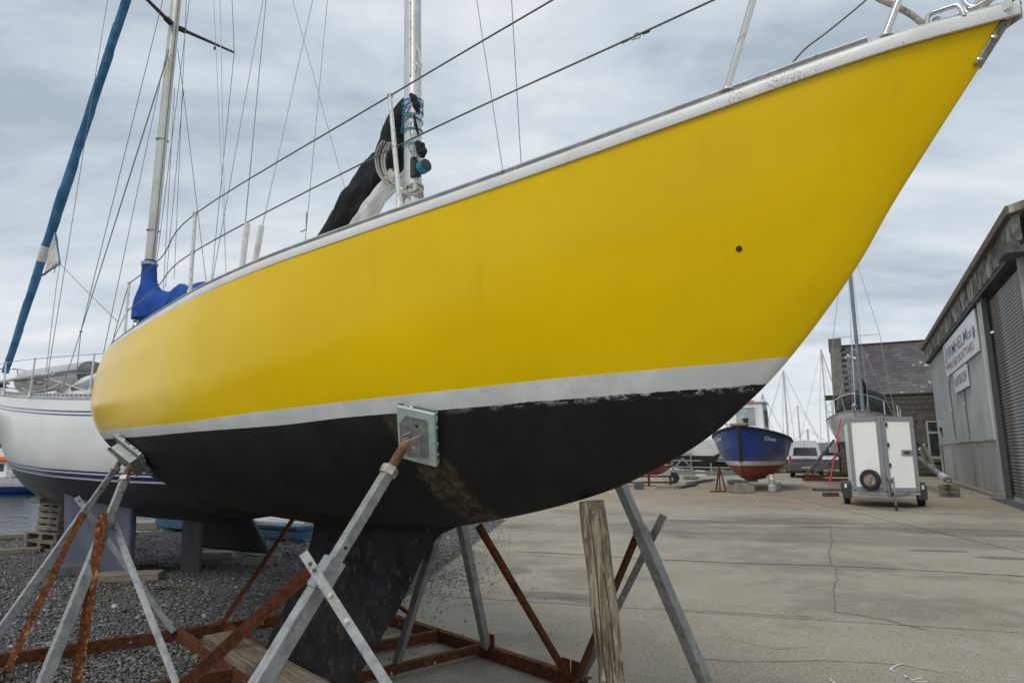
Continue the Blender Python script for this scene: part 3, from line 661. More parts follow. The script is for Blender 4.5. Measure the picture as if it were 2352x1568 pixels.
for z in np.linspace(2.905, 3.092, 16):
    xr = np.linspace(0, .45, 160); hb_ = []
    for x in xr:
        b_, z_ = ysec(x, rs); hb_.append(np.interp(z, z_, b_) if z_[0] < z < z_[-1] else (0 if z <= z_[0] else 9))
    hb_ = np.array(hb_); row = []
    i0 = int(np.argmax(hb_ > 0)) if z < 3.08 else 0
    for t_ in np.linspace(-1, 1, 9):
        b_ = abs(t_) * .021; x_ = float(np.interp(b_, np.maximum.accumulate(np.where(hb_[i0:i0 + 60] > 5, 0, hb_[i0:i0 + 60])), xr[i0:i0 + 60]))
        row.append(Y(x_ - .006, math.copysign(b_, t_), z) + YV * math.copysign(.0035, t_) * (abs(t_) > .1))
    G.append(row)
M.grid(G); sp = M.build('stem_plate', DULLSS, yacht, smooth=60); so = sp.modifiers.new('solid', 'SOLIDIFY'); so.thickness = .004
for z in (2.925, 2.99, 3.045, 3.085):
    xk = float(np.interp(-z, [-3.085, -2.903, -2.694], [0, .139, .298])); q = Y(xk + .012, .018, z); d = (YV * .8 + YU * .55)
    MB().lathe(q + d * .001, [(.0075, 0), (.0075, .003), (.004, .005), (0, .005)], 10, d).build('screw', STAINLESS, sp)
# through-hull hole on the bow
q = Y(1.0, float(np.interp(2.353, *[a_[::1] for a_ in (ysec(1.0, rs)[1], ysec(1.0, rs)[0])])), 2.353)
def hull_point(x, z):
    b, zz = ysec(x, rs); return float(np.interp(z, zz, b))
def hull_normal(x, z):
    p = Y(x, hull_point(x, z), z); a1 = Y(x + .02, hull_point(x + .02, z), z) - p; a2 = Y(x, hull_point(x, z + .02), z + .02) - p
    n_ = np.cross(a1, a2); n_ /= np.linalg.norm(n_); return p, n_ if n_ @ YV > 0 else -n_
p, n_ = hull_normal(1.0, 2.353)
MB().lathe(p + n_ * .0006, [(.0105, 0), (.0105, .0015), (.0085, .002), (.0085, -.01), (0, -.01)], 18, n_).build('through_hull_fitting', DARK, yacht)
# keel: swept fin
KZ = [1.02, .95, .88, .80, .70, .55, .35, .15, -.02, -.16, -.26]
LE = pchip([-.3, -.2, .025, .484, .70, .80, .86, .917, .97, 1.03], [4.40, 4.33, 4.13, 3.732, 3.575, 3.50, 3.44, 3.38, 3.28, 3.10])
TE = pchip([-.35, -.015, .3, .537, .845, 1.03], [6.06, 5.728, 5.46, 5.275, 5.147, 5.12])
G = []
for z in KZ:
    a, b = float(LE(z)), float(TE(z)); ring = []
    zz = [z - (.09 * max(0, (i_ / 11)) if z < -.2 else 0) for i_ in range(12)]
    cs = [0.5 * (1 - math.cos(math.pi * i_ / 11)) for i_ in range(12)]
    th = lambda c_: (.075 + .045 * max(0, z - .6)) * 2.6 * (.2969 * math.sqrt(c_) - .126 * c_ - .3516 * c_**2 + .2843 * c_**3 - .1015 * c_**4) * 2.0
    ring = [Y(a + (b - a) * c_, th(c_), z - (.085 * c_ if z < -.2 else 0)) for c_ in cs] + [Y(a + (b - a) * c_, -th(c_), z - (.085 * c_ if z < -.2 else 0)) for c_ in cs[-2:0:-1]]
    G.append(ring + [ring[0]])
M = MB(); M.grid(G); M.add(G[-1][:-1], [tuple(range(len(G[-1]) - 1))])
def keel_mat():
    t = NT('patchy_black_keel'); v = t.obj()
    c = t.mix(t.step(t.noise(v, 4, 5, .7), .35, .65), (.008, .008, .010), (.022, .021, .022))
    c = t.mix(t.step(t.noise(v, 6, 5, .7, (1, 1, .5)), .60, .72), c, (.010, .015, .055))
    c = t.mix(t.math('MULTIPLY', t.step(t.noise(v, 9, 5, .75), .54, .66), .7), c, (.070, .052, .034))
    c = t.mix(t.step(t.noise(v, 40, 5, .75, (1, 1, .35)), .64, .69), c, (.22, .21, .19))
    t.bump(t.noise(v, 35, 5, .7), .006); return t.fin(c, .8, spec=.2)
M.build('keel', keel_mat(), yacht, smooth=50)
# spars
mp0, mp1 = atb(948, 470), atb(948, -700)
mdir = (Y(3.859, 0, 5.294) - Y(3.776, 0, 3.501)); mdir /= np.linalg.norm(mdir)
mast_foot = Y(3.776, 0, 3.501) - mdir * .95; mast_top = mast_foot + mdir * 9.2
mr = .053
M = MB(); ring = []
side = np.cross(mdir, YU); side /= np.linalg.norm(side); fore = np.cross(side, mdir); fore = fore if fore @ YU > 0 else -fore
for q in (mast_foot, mast_top): ring.append([q + fore * 1.25 * mr * math.cos(a) + side * mr * math.sin(a) for a in np.linspace(0, 2 * math.pi, 25)])
M.grid(ring); mast = M.build('mast', ALU, yacht, smooth=60)
def onmast(py, f=0.0, s=0.0):   # a place on the mast at the height seen at row py
    h = (atb(948, py) - mast_foot) @ mdir; return mast_foot + mdir * h + fore * f + side * s
sgn = 1 if side @ YV > 0 else -1
M = MB(); M.beam(onmast(189, .035, sgn * .040), onmast(-400, .035, sgn * .040), .016, .012, side); tr = M.build('mast_track', ALU, mast)
for k in range(6):
    MB().lathe(onmast(186 - 41 * k, .037, sgn * .047), [(.004, 0), (.003, .003), (0, .003)], 8, side * sgn).build('rivet', DULLSS, mast)
M = MB(); M.beam(onmast(372, .05, sgn * .03), onmast(418, .05, sgn * .03), .035, .03, side); M.beam(onmast(382, .075, sgn * .02), onmast(416, .075, sgn * .02), .02, .05, side); M.build('mast_cleat', DARK, mast, bev=.003)
M = MB(); M.beam(onmast(428, .05, sgn * .025), onmast(458, .055, sgn * .025), .04, .03, side); M.build('winch_pad', ALU, mast, bev=.004)
M = MB(); M.beam(onmast(318, .048, sgn * .035), onmast(380, .05, sgn * .035), .022, .018, side); M.build('halyard_clutch', STAN, mast, bev=.003)
def tube_px(pts, b, rpx, n=10, sq=None, sm=6, seed=0, wr=0.0):
    """tube whose axis is measured on the vertical fore-and-aft plane b of the yellow yacht; radius in metres"""
    P = np.array([atb(px, py, b) for px, py in pts]); rr = np.asarray(rpx, float)
    if sm: 
        P2 = smoothpath(P, sm); rr = np.interp(np.linspace(0, len(rr) - 1, len(P2)), range(len(rr)), rr)
    else: P2 = P
    return P2, rr
# black sail cover: neck laced round the mast, then falling aft along the boom
P2, rr = tube_px([(944, 205), (940, 232), (924, 266), (906, 302), (899, 342), (886, 378), (863, 412), (838, 441), (814, 466), (796, 490), (775, 520), (745, 560), (700, 620)], 0, [.020, .056, .084, .112, .132, .148, .152, .146, .136, .126, .116, .10, .09], sm=8)
M = MB(); n = 28; vs = []
T = np.gradient(P2, axis=0); T /= np.linalg.norm(T, axis=1)[:, None]
for i in range(len(P2)):
    U_ = np.cross(YV, T[i]); U_ /= np.linalg.norm(U_)
    for k in range(n + 1):
        a = 2 * math.pi * k / n; q = 1 + .09 * math.sin(3 * a + i * .13) + .07 * math.sin(5 * a - i * .21) + .06 * math.sin(8 * a + i * .17) + .03 * math.sin(13 * a + i * .5)
        vs.append(P2[i] + rr[i] * q * (U_ * math.cos(a) + YV * .66 * math.sin(a)))
M.grid([vs[i * (n + 1):(i + 1) * (n + 1)] for i in range(len(P2))])
cover = M.build('sail_cover', BLACKC, yacht, smooth=80)
for pts_, rad_ in ((((228, .035, .045), (240, .06, .035), (258, .066, .015), (272, .06, .0)), (.010, .026, .028, .012)), (((276, .058, .03), (300, .062, .02), (322, .066, .0)), (.008, .014, .008)), (((338, .07, .02), (352, .10, .01), (366, .108, 0), (374, .09, 0)), (.012, .034, .036, .014))):
    P3 = smoothpath(np.array([onmast(py, f_, sgn * s_) for py, f_, s_ in pts_]), 6)
    M = MB(); M.tube(P3, np.interp(np.linspace(0, 1, len(P3)), np.linspace(0, 1, len(rad_)), rad_) * (1 + .12 * np.sin(np.arange(len(P3)) * 1.3)), 12, sq=(side, .7)); M.build('cover_flap', BLACKC, cover, smooth=80)
M = MB(); P3, r3 = tube_px([(905, 392), (888, 425), (866, 458), (846, 490), (822, 525), (790, 580)], .06, [.03, .052, .062, .070, .072, .07], sm=6)
vs = []; T = np.gradient(P3, axis=0); T /= np.linalg.norm(T, axis=1)[:, None]
for i in range(len(P3)):
    U_ = np.cross(YV, T[i]); U_ /= np.linalg.norm(U_)
    vs.append([P3[i] + r3[i] * (1 + .13 * math.sin(4 * a + i * .3) + .07 * math.sin(7 * a - i * .5)) * (U_ * math.cos(a) + YV * .8 * math.sin(a)) for a in np.linspace(0, 2 * math.pi, 25)])
M.grid(vs); M.build('bundled_sail', SAILC, yacht, smooth=80)
bo0, bo1 = onmast(385), atb(700, 640); M = MB(); M.tube([bo0, bo0 + (bo1 - bo0) * 1.0], .032, 14); M.build('boom', ALU, yacht, smooth=50)
# halyard eye and lashing on the mast front
M = MB(); c = onmast(121, .085, sgn * .01); M.tube([c + fore * .018 * math.cos(a) + mdir * .014 * math.sin(a) + side * .006 * math.sin(a) for a in np.linspace(0, 2 * math.pi, 16)], .0035, 6); M.tube([c - mdir * .015 - fore * .02, onmast(150, .055, sgn * .02), onmast(176, .062, sgn * .02)], .006, 8); M.build('spinnaker_eye', ALUW, mast, smooth=50)
# stanchions, guard wires, pulpit
def chain(px, py, sb):          # deck edge place seen at (px,py), on the fore-and-aft plane of its own half breadth
    b = 1.0
    for _ in range(30):
        p = atb(px, py, b); x = Yi(p)[0]; b = .5 * b + .5 * (float(fBs(max(x, .05))) - sb)
    return p, b
def stanchion(base, top, r=.0125):
    p, b = chain(*base, .045); t_ = atb(*top, b - .01)
    a = (t_ - p) / np.linalg.norm(t_ - p)
    o = MB().tube([p - a * .03, p + a * .06, t_ - a * .02, t_], [r, r, r * .85, r * .95], 12).build('stanchion', STAN, yacht, smooth=50)
    MB().lathe(p - a * .03, [(r * 2.0, 0), (r * 1.9, .01), (r * 1.45, .02), (r * 1.35, .06), (r * 1.02, .062)], 14, a).build('stanchion_socket', STAN, o, smooth=40)
    M_ = MB(); M_.lathe(t_ - YV * r * 1.1 - a * .014, [(r * .3, 0), (r * .75, .001), (r * .75, r * 2.2), (r * .3, r * 2.21)], 10, YV)
    lo_ = p + (t_ - p) * .5; M_.lathe(lo_ - YV * r * 1.05, [(r * .6, 0), (r * .6, r * 2.1)], 8, YV); M_.build('wire_eye', DULLSS, o, smooth=40)
    return p, t_, b, lo_
s1 = stanchion((918, 470), (895, 216)); s2 = stanchion((436, 676), (449, 487)); s3 = stanchion((286, 772), (297, 648), .0105)
def wire(name, pts, r, parent, mtl=None, n=6):
    return MB().tube(pts, r, n).build(name, mtl or WIRE, parent, smooth=60)
up_top = atb(1270, 0, .50); lo_top = atb(1640, 0, .36)
pul_u = up_top + (up_top - s1[1]) * .55; pul_l = lo_top + (lo_top - s1[3]) * .30
up = [pul_u, up_top, s1[1] - np.array([0, 0, .012]), s2[1] - np.array([0, 0, .012]), atb(370, 592, s2[2] + .02), s3[1] - np.array([0, 0, .01])]
wire('guard_wire', smoothpath(up, 6), .0042, yacht)
l1 = atb(1462, 82, .42)
lo_ = [pul_l, lo_top, l1, s1[3], s2[3], atb(360, 660, s2[2] + .02), s3[1] * .45 + s3[0] * .55]
wire('guard_wire', smoothpath(lo_, 6), .0040, yacht)
wire('guard_wire', [s3[1], atb(262, 770, 1.0), atb(255, 830, .95)], .0035, yacht)
wire('guard_wire', [s3[1] * .45 + s3[0] * .55, atb(255, 790, .98)], .0035, yacht)
d_ = lo_top - s1[3]; d_ /= np.linalg.norm(d_)
tb0, tb1 = atb(1428, 98, .43), atb(1492, 71, .41)
M = MB(); M.tube([tb0, tb0 + (tb1 - tb0) * .25], [.006, .005], 8); M.tube([tb1, tb1 + (tb0 - tb1) * .25], [.006, .005], 8); M.build('turnbuckle', DARK, yacht, smooth=40)
for f0, f1, oo in ((.34, .52, .006), (.48, .66, -.006)):
    a0, a1 = tb0 + (tb1 - tb0) * f0, tb0 + (tb1 - tb0) * f1; cc = (a0 + a1) / 2; L = np.linalg.norm(a1 - a0) / 2; ud = np.cross(d_, YV)
    MB().tube([cc + d_ * L * math.cos(a) + (ud * .011 + YV * oo * .5) * math.sin(a) for a in np.linspace(0, 2 * math.pi, 15)], .0026, 6).build('shackle', DULLSS, yacht, smooth=40)
def leg(base, top, sb, r, name='pulpit_leg', tilt=.02):
    p, b = chain(*base, sb); t_ = atb(*top, b - tilt); t2 = t_ + (t_ - p) * .8
    a = (t_ - p) / np.linalg.norm(t_ - p)
    o = MB().tube([p - a * .01, t_, t2], r, 14).build(name, STAINLESS, yacht, smooth=50)
    M_ = MB(); M_.lathe(p - np.array([0, 0, .012]), [(r * 2.1, 0), (r * 2.1, .005), (r * 1.25, .009), (r * 1.15, .014)], 16); M_.build('foot_flange', STAINLESS, o, smooth=40)
    return p, t2
pa, ta = leg((1669, 205), (1730, 0), .035, .0125); pb, tb_ = leg((2034, 80), (2076, -30), .03, .0115)
wire('pulpit_rail', smoothpath([pul_u, ta, (ta + tb_) / 2 + YU * .25, tb_ + YU * .5 - YV * .15], 5), .0125, yacht, STAINLESS, 12)
wire('guard_wire', smoothpath([atb(1818, 148, -.05), atb(1850, 112, -.08), atb(1905, 70, -.12), atb(1990, 0, -.2), atb(2140, -130, -.3)], 5), .0035, yacht)
# fairlead, eye and bow roller
def path_b(pts, b): return smoothpath([atb(px, py, b) for px, py in pts], 5)
_, fb = chain(2140, 60, .045)
MB().tube(path_b([(2131, 62), (2129, 48), (2137, 33), (2160, 24), (2192, 14), (2203, 16), (2212, 30), (2214, 38)], fb), .0075, 10).build('bow_cleat_hoop', STAINLESS, yacht, smooth=50)
MB().tube(path_b([(2148, 56), (2144, 46), (2153, 41), (2162, 45), (2172, 52), (2200, 46)], fb - .02), .005, 8).build('deck_eye', STAINLESS, yacht, smooth=50)
M = MB(); M.tube(path_b([(2213, 20), (2222, 32), (2240, 30), (2262, 12), (2275, 0), (2290, -20)], fb - .05), .009, 10); M.tube(path_b([(2205, -20), (2218, 8), (2236, 16), (2252, -8)], fb - .05), .008, 10); M.tube(path_b([(2225, 22), (2250, 12), (2275, -4)], fb - .04), .007, 8); M.build('bow_roller', STAINLESS, yacht, smooth=50)
M = MB(); q0, q1 = atb(2255, 0, .0), atb(2310, -24, 0); M.beam(q0, q1, .04, .02, (0, 0, 1)); M.build('stemhead_fitting', DULLSS, yacht, bev=.004)
# standing rigging of the yellow yacht (deck end, upper measured end, half breadths), carried on up beyond the frame
def stay(name, p0, b0, p1, b1, r=.0035, ext=.9, mtl=None, par=None):
    a, b = atb(*p0, b0), atb(*p1, b1); return wire(name, [a, b, b + (b - a) * ext], r, par or yacht, mtl or WIREL)
def cover_tube(p0, p1, b, r=.017):
    a, q = atb(*p0, b), atb(*p1, b); MB().tube([a, q], r, 12).build('shroud_cover', WHITEP, yacht, smooth=50)
stay('shroud', (553, 622), 1.08, (611, 0), .55, .0036); stay('shroud', (582, 612), 1.06, (718, 0), .42, .0036)
cover_tube((553, 640), (568, 513), 1.08); cover_tube((581, 630), (601, 518), 1.06)
stay('shroud', (797, 450), -.7, (672, 0), -.35, .003); stay('shroud', (700, 565), .2, (752, 0), .06, .003)
stay('backstay', (519, 645), .3, (505, 0), .1, .0042); stay('backstay', (485, 660), .5, (604, 0), .2, .0036)
stay('halyard', (1156, 400), -.3, (1095, 0), -.1, .0030); stay('halyard', (1197, 378), -.2, (1175, 0), -.05, .0030)
q = atb(704, 495, .18); M = MB(); M.tube([q + mdir * .03, q, q - mdir * .03], [.003, .007, .003], 8); M.build('snap_shackle', DULLSS, yacht, smooth=40)
redc = mat('dark_red_cord', (.16, .03, .035), .85)
wire('red_lanyard', smoothpath([q - mdir * .03, atb(703, 525, .18), atb(697, 530, .2), atb(690, 532, .2)], 4), .004, yacht, redc)
# blue lashing and rope coils hang on the mast: their own things
c0 = onmast(300); lash = thing('blue_cord_lashing', 'blue cord lashing laced round the mast and black sail cover', 'cord', tuple(c0))
for k, (py, rad, dz) in enumerate(((238, .066, .008), (243, .068, -.012), (256, .064, .02), (268, .066, -.02), (279, .064, .018), (305, .062, .004), (336, .063, .012), (352, .066, -.022), (392, .07, -.03))):
    c = onmast(py); a0, a1 = (0, 2 * math.pi) if k < 7 else (-.4, 2.4)
    MB().tube([c + fore * rad * 1.12 * math.cos(a) + side * rad * math.sin(a) + mdir * dz * math.sin(a * (1 + k % 2) + k) for a in np.linspace(a0, a1, 26)], .0042, 6).build('cord_turn', ROPEB, lash, smooth=60)
for (y0, f0, y1, f1) in ((240, -.03, 268, .06), (246, .055, 284, -.04), (262, .06, 300, -.045), (280, .06, 306, -.05), (335, .05, 372, .075), (300, .07, 352, .085)):
    MB().tube(smoothpath([onmast(y0, f0, sgn * .062), onmast((y0 + y1) / 2, (f0 + f1) / 2, sgn * .072), onmast(y1, f1, sgn * .060)], 5), .0038, 6).build('cord_turn', ROPEB, lash, smooth=60)
M = MB(); c = onmast(398, .12, sgn * .0)
reel = thing('blue_cord_reel', 'reel wound with blue cord on the front of the mast', 'reel', tuple(c))
M = MB(); M.lathe(c - fore * .035, [(.012, -.03), (.012, 0), (.040, .001), (.040, .004), (.030, .005), (.030, .062), (.039, .063), (.039, .066), (.01, .067)], 20, fore); M.build('spool', DARK, reel, smooth=40)
for k in range(8):
    MB().tube([c - fore * .028 + fore * (.0075 * k) + (side * math.cos(a) + mdir * math.sin(a)) * (.0365 + .002 * (k % 2)) for a in np.linspace(0, 2 * math.pi, 22)], .0046, 6).build('cord_turn', ROPEB, reel, smooth=60)
coil = thing('rope_coil', 'coil of grey rope hanging beside the black sail cover', 'rope', tuple(atb(890, 400, .12)))
for k, dx in enumerate((0, 9, -5, 15)):
    P_ = [atb(px + dx * (1 if i < 5 else .3), py + dx * .25, .16 + .01 * k) for i, (px, py) in enumerate([(884, 325), (872, 345), (868, 372), (876, 402), (896, 424), (925, 440), (950, 442), (965, 432)])]
    MB().tube(smoothpath(P_, 5), .0075, 8).build('rope_loop', ROPEG, coil, smooth=60)
MB().tube(smoothpath([atb(px, py, .17) for px, py in [(866, 372), (868, 392), (878, 412), (892, 426)]], 5), .006, 8).build('rope_loop', ROPEB, coil, smooth=60)
wrap = thing('rope_wrap', 'grey rope wound round the foot of the silver mast', 'rope', tuple(onmast(445)))
for k, (py, tl) in enumerate(((432, .03), (438, -.02), (444, .045), (450, .01), (456, -.03))):
    c = onmast(py); MB().tube([c + fore * .075 * math.cos(a) + side * .06 * math.sin(a) - mdir * tl * math.cos(a) for a in np.linspace(0, 2 * math.pi, 24)], .0068, 8).build('rope_loop', ROPEG, wrap, smooth=60)
MB().tube(smoothpath([onmast(418, -.03, sgn * .06), onmast(432, 0, sgn * .066), onmast(462, .04, sgn * .06)], 5), .0068, 8).build('rope_loop', ROPEG, wrap, smooth=60)
hs = thing('halyard_tail', 'white halyard tail looped from the mast eye', 'rope', tuple(onmast(150)))
MB().tube(smoothpath([onmast(126, .09, sgn * .02), onmast(140, .075, sgn * .03), onmast(158, .075, sgn * .03), onmast(170, .10, sgn * .03), onmast(178, .115, sgn * .02), onmast(170, .125, sgn * .02), onmast(158, .115, sgn * .02), onmast(130, .09, sgn * .02)], 5), .006, 8).build('rope_loop', ROPEW, hs, smooth=60)
mr_ = MB().tube(smoothpath([atb(1960, -40, fb + .02), atb(2020, -2, fb + .01), atb(2060, 16, fb), atb(2095, 36, fb), atb(2116, 52, fb), atb(2134, 58, fb - .02)], 6), .0095, 10)
solo(mr_, 'mooring_rope', ROPEG, 'grey braided mooring rope led over the yellow bow', 'rope', smooth=60)

# ------------------------------------------------------------------ cradle of rusty steel and galvanised legs
cr = thing('boat_cradle', 'rusty steel boat cradle with galvanised screw legs under the yellow yacht', 'boat cradle', tuple(np.append(Y(4.5, 0, 0)[:2], 0)))
def base_rail(p, q, w=.055, h=.09, z=.095, name='base_rail'):
    a, b = atz(*p, z), atz(*q, z); a[2] = b[2] = z
    d = (b - a) / np.linalg.norm(b - a); sd = np.cross(d, (0, 0, 1))
    if sd[1] > 0: sd = -sd                      # open side to the viewer's far side
    M_ = MB(); t_ = .007
    for c_, wd, ht in ((0, w, t_), (-h + t_, w, t_)):
        M_.beam(a + np.array([0, 0, c_ - t_ / 2]) - sd * w / 2, b + np.array([0, 0, c_ - t_ / 2]) - sd * w / 2, wd, ht)
    M_.beam(a + np.array([0, 0, -h / 2]), b + np.array([0, 0, -h / 2]), t_, h + .0012)
    o = M_.build(name, RUST, cr, bev=.0015); return o, a, b, sd
def bolts(o, a, b, sd, fr, dz=-.045, r=.011):
    for f in fr:
        q = a + (b - a) * f + sd * .004 + np.array([0, 0, dz]); MB().lathe(q, [(r, 0), (r, .007), (0, .0072)], 6, sd).build('bolt', NUT, o)
o, a, b, sd = base_rail((-140, 1522), (823, 1388)); bolts(o, a, b, sd, (.38, .50, .63, .71, .77))
o, a, b, sd = base_rail((800, 1380), (1350, 1559)); bolts(o, a, b, sd, (.3,))
o, a, b, sd = base_rail((560, 1612), (1110, 1478), .045, .06); bolts(o, a, b, sd, (.55, .75))
o, a, b, sd = base_rail((250, 1588), (1015, 1446), .045, .075); bolts(o, a, b, sd, (.4,))
base_rail((407, 1447), (660, 1620), .05, .08); base_rail((514, 1431), (640, 1506), .05, .08)
for (px, py) in ((1128, 1486), (1300, 1545), (1322, 1552), (12, 1530), (-6, 1533)):
    q = atz(px, py, .1); MB().box(q + np.array([0, 0, .012]), (.07, .010, .17), [YU, YV, (0, 0, 1)]).build('leg_bracket', RUST, cr, bev=.0015)
def sq_tube(p, q, w, up): return MB().beam(p, q, w, w, up)
def leg_post(top, split, foot, wi=.042, wo=.056, up=(0, 0, 1), name='cradle_leg', nut=True, holes=(), rod=None, mtl=None):
    top, split, foot = (np.asarray(x, float) for x in (top, split, foot)); d = (foot - top) / np.linalg.norm(foot - top)
    o = sq_tube(split - d * .02, foot, wo, up).build(name, mtl or GALV, cr, bev=.004)
    sq_tube(top, split + d * .15, wi, up).build('inner_tube', mtl or GALV, o, bev=.004)
    sd_ = np.cross(d, up); sd_ /= np.linalg.norm(sd_); uu = np.cross(sd_, d)
    fc = sd_ if sd_ @ (C0 - top) > 0 else -sd_; fc2 = uu if uu @ (C0 - top) > 0 else -uu
    if abs(fc2 @ (C0 - top)) > abs(fc @ (C0 - top)): fc, fc2 = fc2, fc
    for f, kind in holes:
        q = top + d * f; w_ = wo if f > np.linalg.norm(split - top) else wi
        if kind == 'hole': MB().lathe(q + fc * (w_ / 2 - .004), [(.0085, .0046), (.0062, .0049), (.006, .0), (0, 0)], 14, fc).build('bolt_hole', DARK, o)
        else: MB().lathe(q + fc * (w_ / 2), [(.013, 0), (.013, .002), (.009, .0022), (.009, .009), (0, .0095)], 12, fc).build('bolt', NUT, o, smooth=30)
    if rod is not None:
        rod = np.asarray(rod, float); L = np.linalg.norm(top - rod); dr = (rod - top) / L
        n_ = int(L / .0055); P_ = [top + dr * L * i / (2 * n_) for i in range(2 * n_ + 1)]
        MB().tube(P_, [.0225 if i % 2 else .0200 for i in range(2 * n_ + 1)], 14).build('screw_rod', THREAD, o)
        MB().lathe(top - dr * .012, [(.037, 0), (.040, .004), (.040, .036), (.036, .043), (.02, .044)], 6, dr).build('screw_nut', NUT, o, bev=.001)
    return o, d
# near forward leg with its pad
pp, pn = hull_normal(2.80, 1.60)
pad_up = np.array([0, 0, 1.]) - pn * pn[2]; pad_up /= np.linalg.norm(pad_up); pad_s = np.cross(pad_up, pn)
rot = min((R(q_) for q_ in range(-60, 61, 2)), key=lambda r_: abs((lambda a_, b_: (b_[0] - a_[0]) / (b_[1] - a_[1]) - .05)(proj(pp), proj(pp + .1 * (pad_up * math.cos(r_) + pad_s * math.sin(r_)))))); pu = pad_up * math.cos(rot) + pad_s * math.sin(rot); ps = np.cross(pu, pn)
pc = pp + pn * .024
def pad(center, n, up_, sd_, w, h, parent, cls=True):
    o = MB().box(center, (w, h, .018), [sd_, up_, n]).build('hull_pad', PADM, parent, bev=.004)
    MB().box(center - n * .014, (w + .006, h + .006, .014), [sd_, up_, n]).build('pad_backing', PADEDGE, o, bev=.004)
    return o
# depth so the leg passes through the measured line; foot beyond the frame
foot = atz(183, 2250, .08)
socket = pc + pn * .045
topn = atplane(893, 1082, socket, ray(893, 1082)); 
def on_line(px, py, f):        # point on the sight line at fraction f of the way (by distance from eye) between socket and foot depth
    r_ = ray(px, py); return C0 + r_ * f
dS = np.linalg.norm(socket - C0) / np.linalg.norm(ray(*proj(socket)))
def depth_at(p): q = np.asarray(p) - C0; return q[1] * CP + q[2] * SP
zs_, zf_ = depth_at(socket), depth_at(foot)
def line3(px, py, s0, s1):     # intersection of the sight line with the 3-D line s0-s1 (closest approach, on the line)
    r_ = ray(px, py); d_l = s1 - s0; w0 = C0 - s0; a_1, b_1, c_1 = r_ @ r_, r_ @ d_l, d_l @ d_l; d_1, e_1 = r_ @ w0, d_l @ w0
    t_ = (a_1 * e_1 - b_1 * d_1) / (a_1 * c_1 - b_1 * b_1); return s0 + d_l * t_
sk_px = (938, 1008); sk = C0 + ray(*sk_px) * zs_
topn, spl = line3(893, 1086, sk, foot), line3(752, 1312, sk, foot)
o, d1 = leg_post(topn, spl, foot, .047, .062, up=YU, holes=((.36, 'hole'), (.45, 'bolt'), (.50, 'hole'), (.92, 'hole'), (1.06, 'bolt')), rod=sk)
pad(pc, pn, pu, ps, .20, .275, o)
MB().prism([pc + pn * .0095 + ps * x_ + pu * y_ for x_, y_ in ((-.085, .055), (-.045, .105), (.052, .105), (.062, .09), (.062, -.10), (-.085, -.10))], pn * .006).build('pad_bracket', BRKT, o, bev=.001)
el_ = min((pn * .72 + ps * .69 * q_ for q_ in (-1, 1)), key=lambda e_: proj(pc + e_ * .1)[0]); nl_ = np.cross(el_, pu); nl_ = nl_ if nl_ @ (C0 - pc) > 0 else -nl_
for sx_ in (-.028, .030):
    MB().prism([pc + pn * .010 + nl_ * sx_ + ps * .012 + pu * y_ + el_ * z_ for y_, z_ in ((.030, 0), (-.085, 0), (-.07, .062), (.012, .066))], nl_ * .006).build('bracket_lug', BRKT, o, bev=.001)
ps_old = ps; ps = nl_
MB().lathe(pc + pn * .010 + nl_ * .036 + ps_old * .012 + el_ * .035 - pu * .028, [(.012, 0), (.012, .006), (.007, .0065), (.007, .012), (0, .0125)], 12, ps).build('bolt', NUT, o, smooth=30)
ps = ps_old
MB().lathe(pc + pn * .0156 + ps * .01 + pu * .062, [(.010, .0004), (.010, .0006), (0, .0006)], 14, pn).build('bolt_hole', DARK, o)
# collar sleeve and two braces of that leg
cl = line3(742, 1322, sk, foot)
MB().beam(cl - d1 * .075, cl + d1 * .055, .072, .072, YU).build('leg_sleeve', GALV, o, bev=.002)
def brace(p, q, kind, w=.045, mtl=None, up=(0, 0, 1), t_=.005, sx=1, sy=1, name=None, fr=()):
    p, q = np.asarray(p, float), np.asarray(q, float)
    if kind == 'L': M_ = MB().angle(p, q, w, t_, up, 0, sx, sy)
    else: M_ = MB().beam(p, q, w, t_, up)
    b_ = M_.build(name or 'brace', mtl or RUST, cr, bev=.0012)
    tv = C0 - (p + q) / 2; dd = (q - p) / np.linalg.norm(q - p); tv = tv - dd * (tv @ dd); tv /= np.linalg.norm(tv)
    for f, k_ in fr:
        sd_ = np.cross(dd, up); sd_ /= np.linalg.norm(sd_); uu_ = np.cross(sd_, dd); tv = uu_
        c_ = p + (q - p) * f + (sd_ * sx * w / 2 + uu_ * (t_ if sy > 0 else 0) if kind == 'L' else uu_ * t_ / 2)
        MB().lathe(c_, [(.011, 0), (.011, .0015), (.0075, .0016), (.0075, .008), (0, .0085)] if k_ == 'bolt' else [(.008, .0), (.008, .0014), (0, .0014)], 12, tv).build('bolt' if k_ == 'bolt' else 'bolt_hole', NUT if k_ == 'bolt' else DARK, b_)
    return b_
def at_depth(px, py, d): return C0 + ray(px, py) * d
zc_ = depth_at(cl)
ft = atz(300, 1700, .10); p0 = at_depth(722, 1322, zc_ + .02); p1 = p0 + (ft - p0) * 1.0
vdir = lambda p, q: (C0 - (np.asarray(p) + np.asarray(q)) / 2)
brace(p0, p1, 'L', .056, RUST, vdir(p0, p1), .006, 1, 1)
p0 = at_depth(706, 1262, zc_ - .07); p1 = at_depth(1309, 2200, depth_at(atz(1309, 2200, .1)))
p1 = p0 + (p1 - p0)
brace(p0, p1, 'L', .036, GALV, vdir(p0, p1), .004, 1, -1, fr=((.035, 'hole'), (.055, 'hole'), (.13, 'bolt'), (.205, 'bolt')))
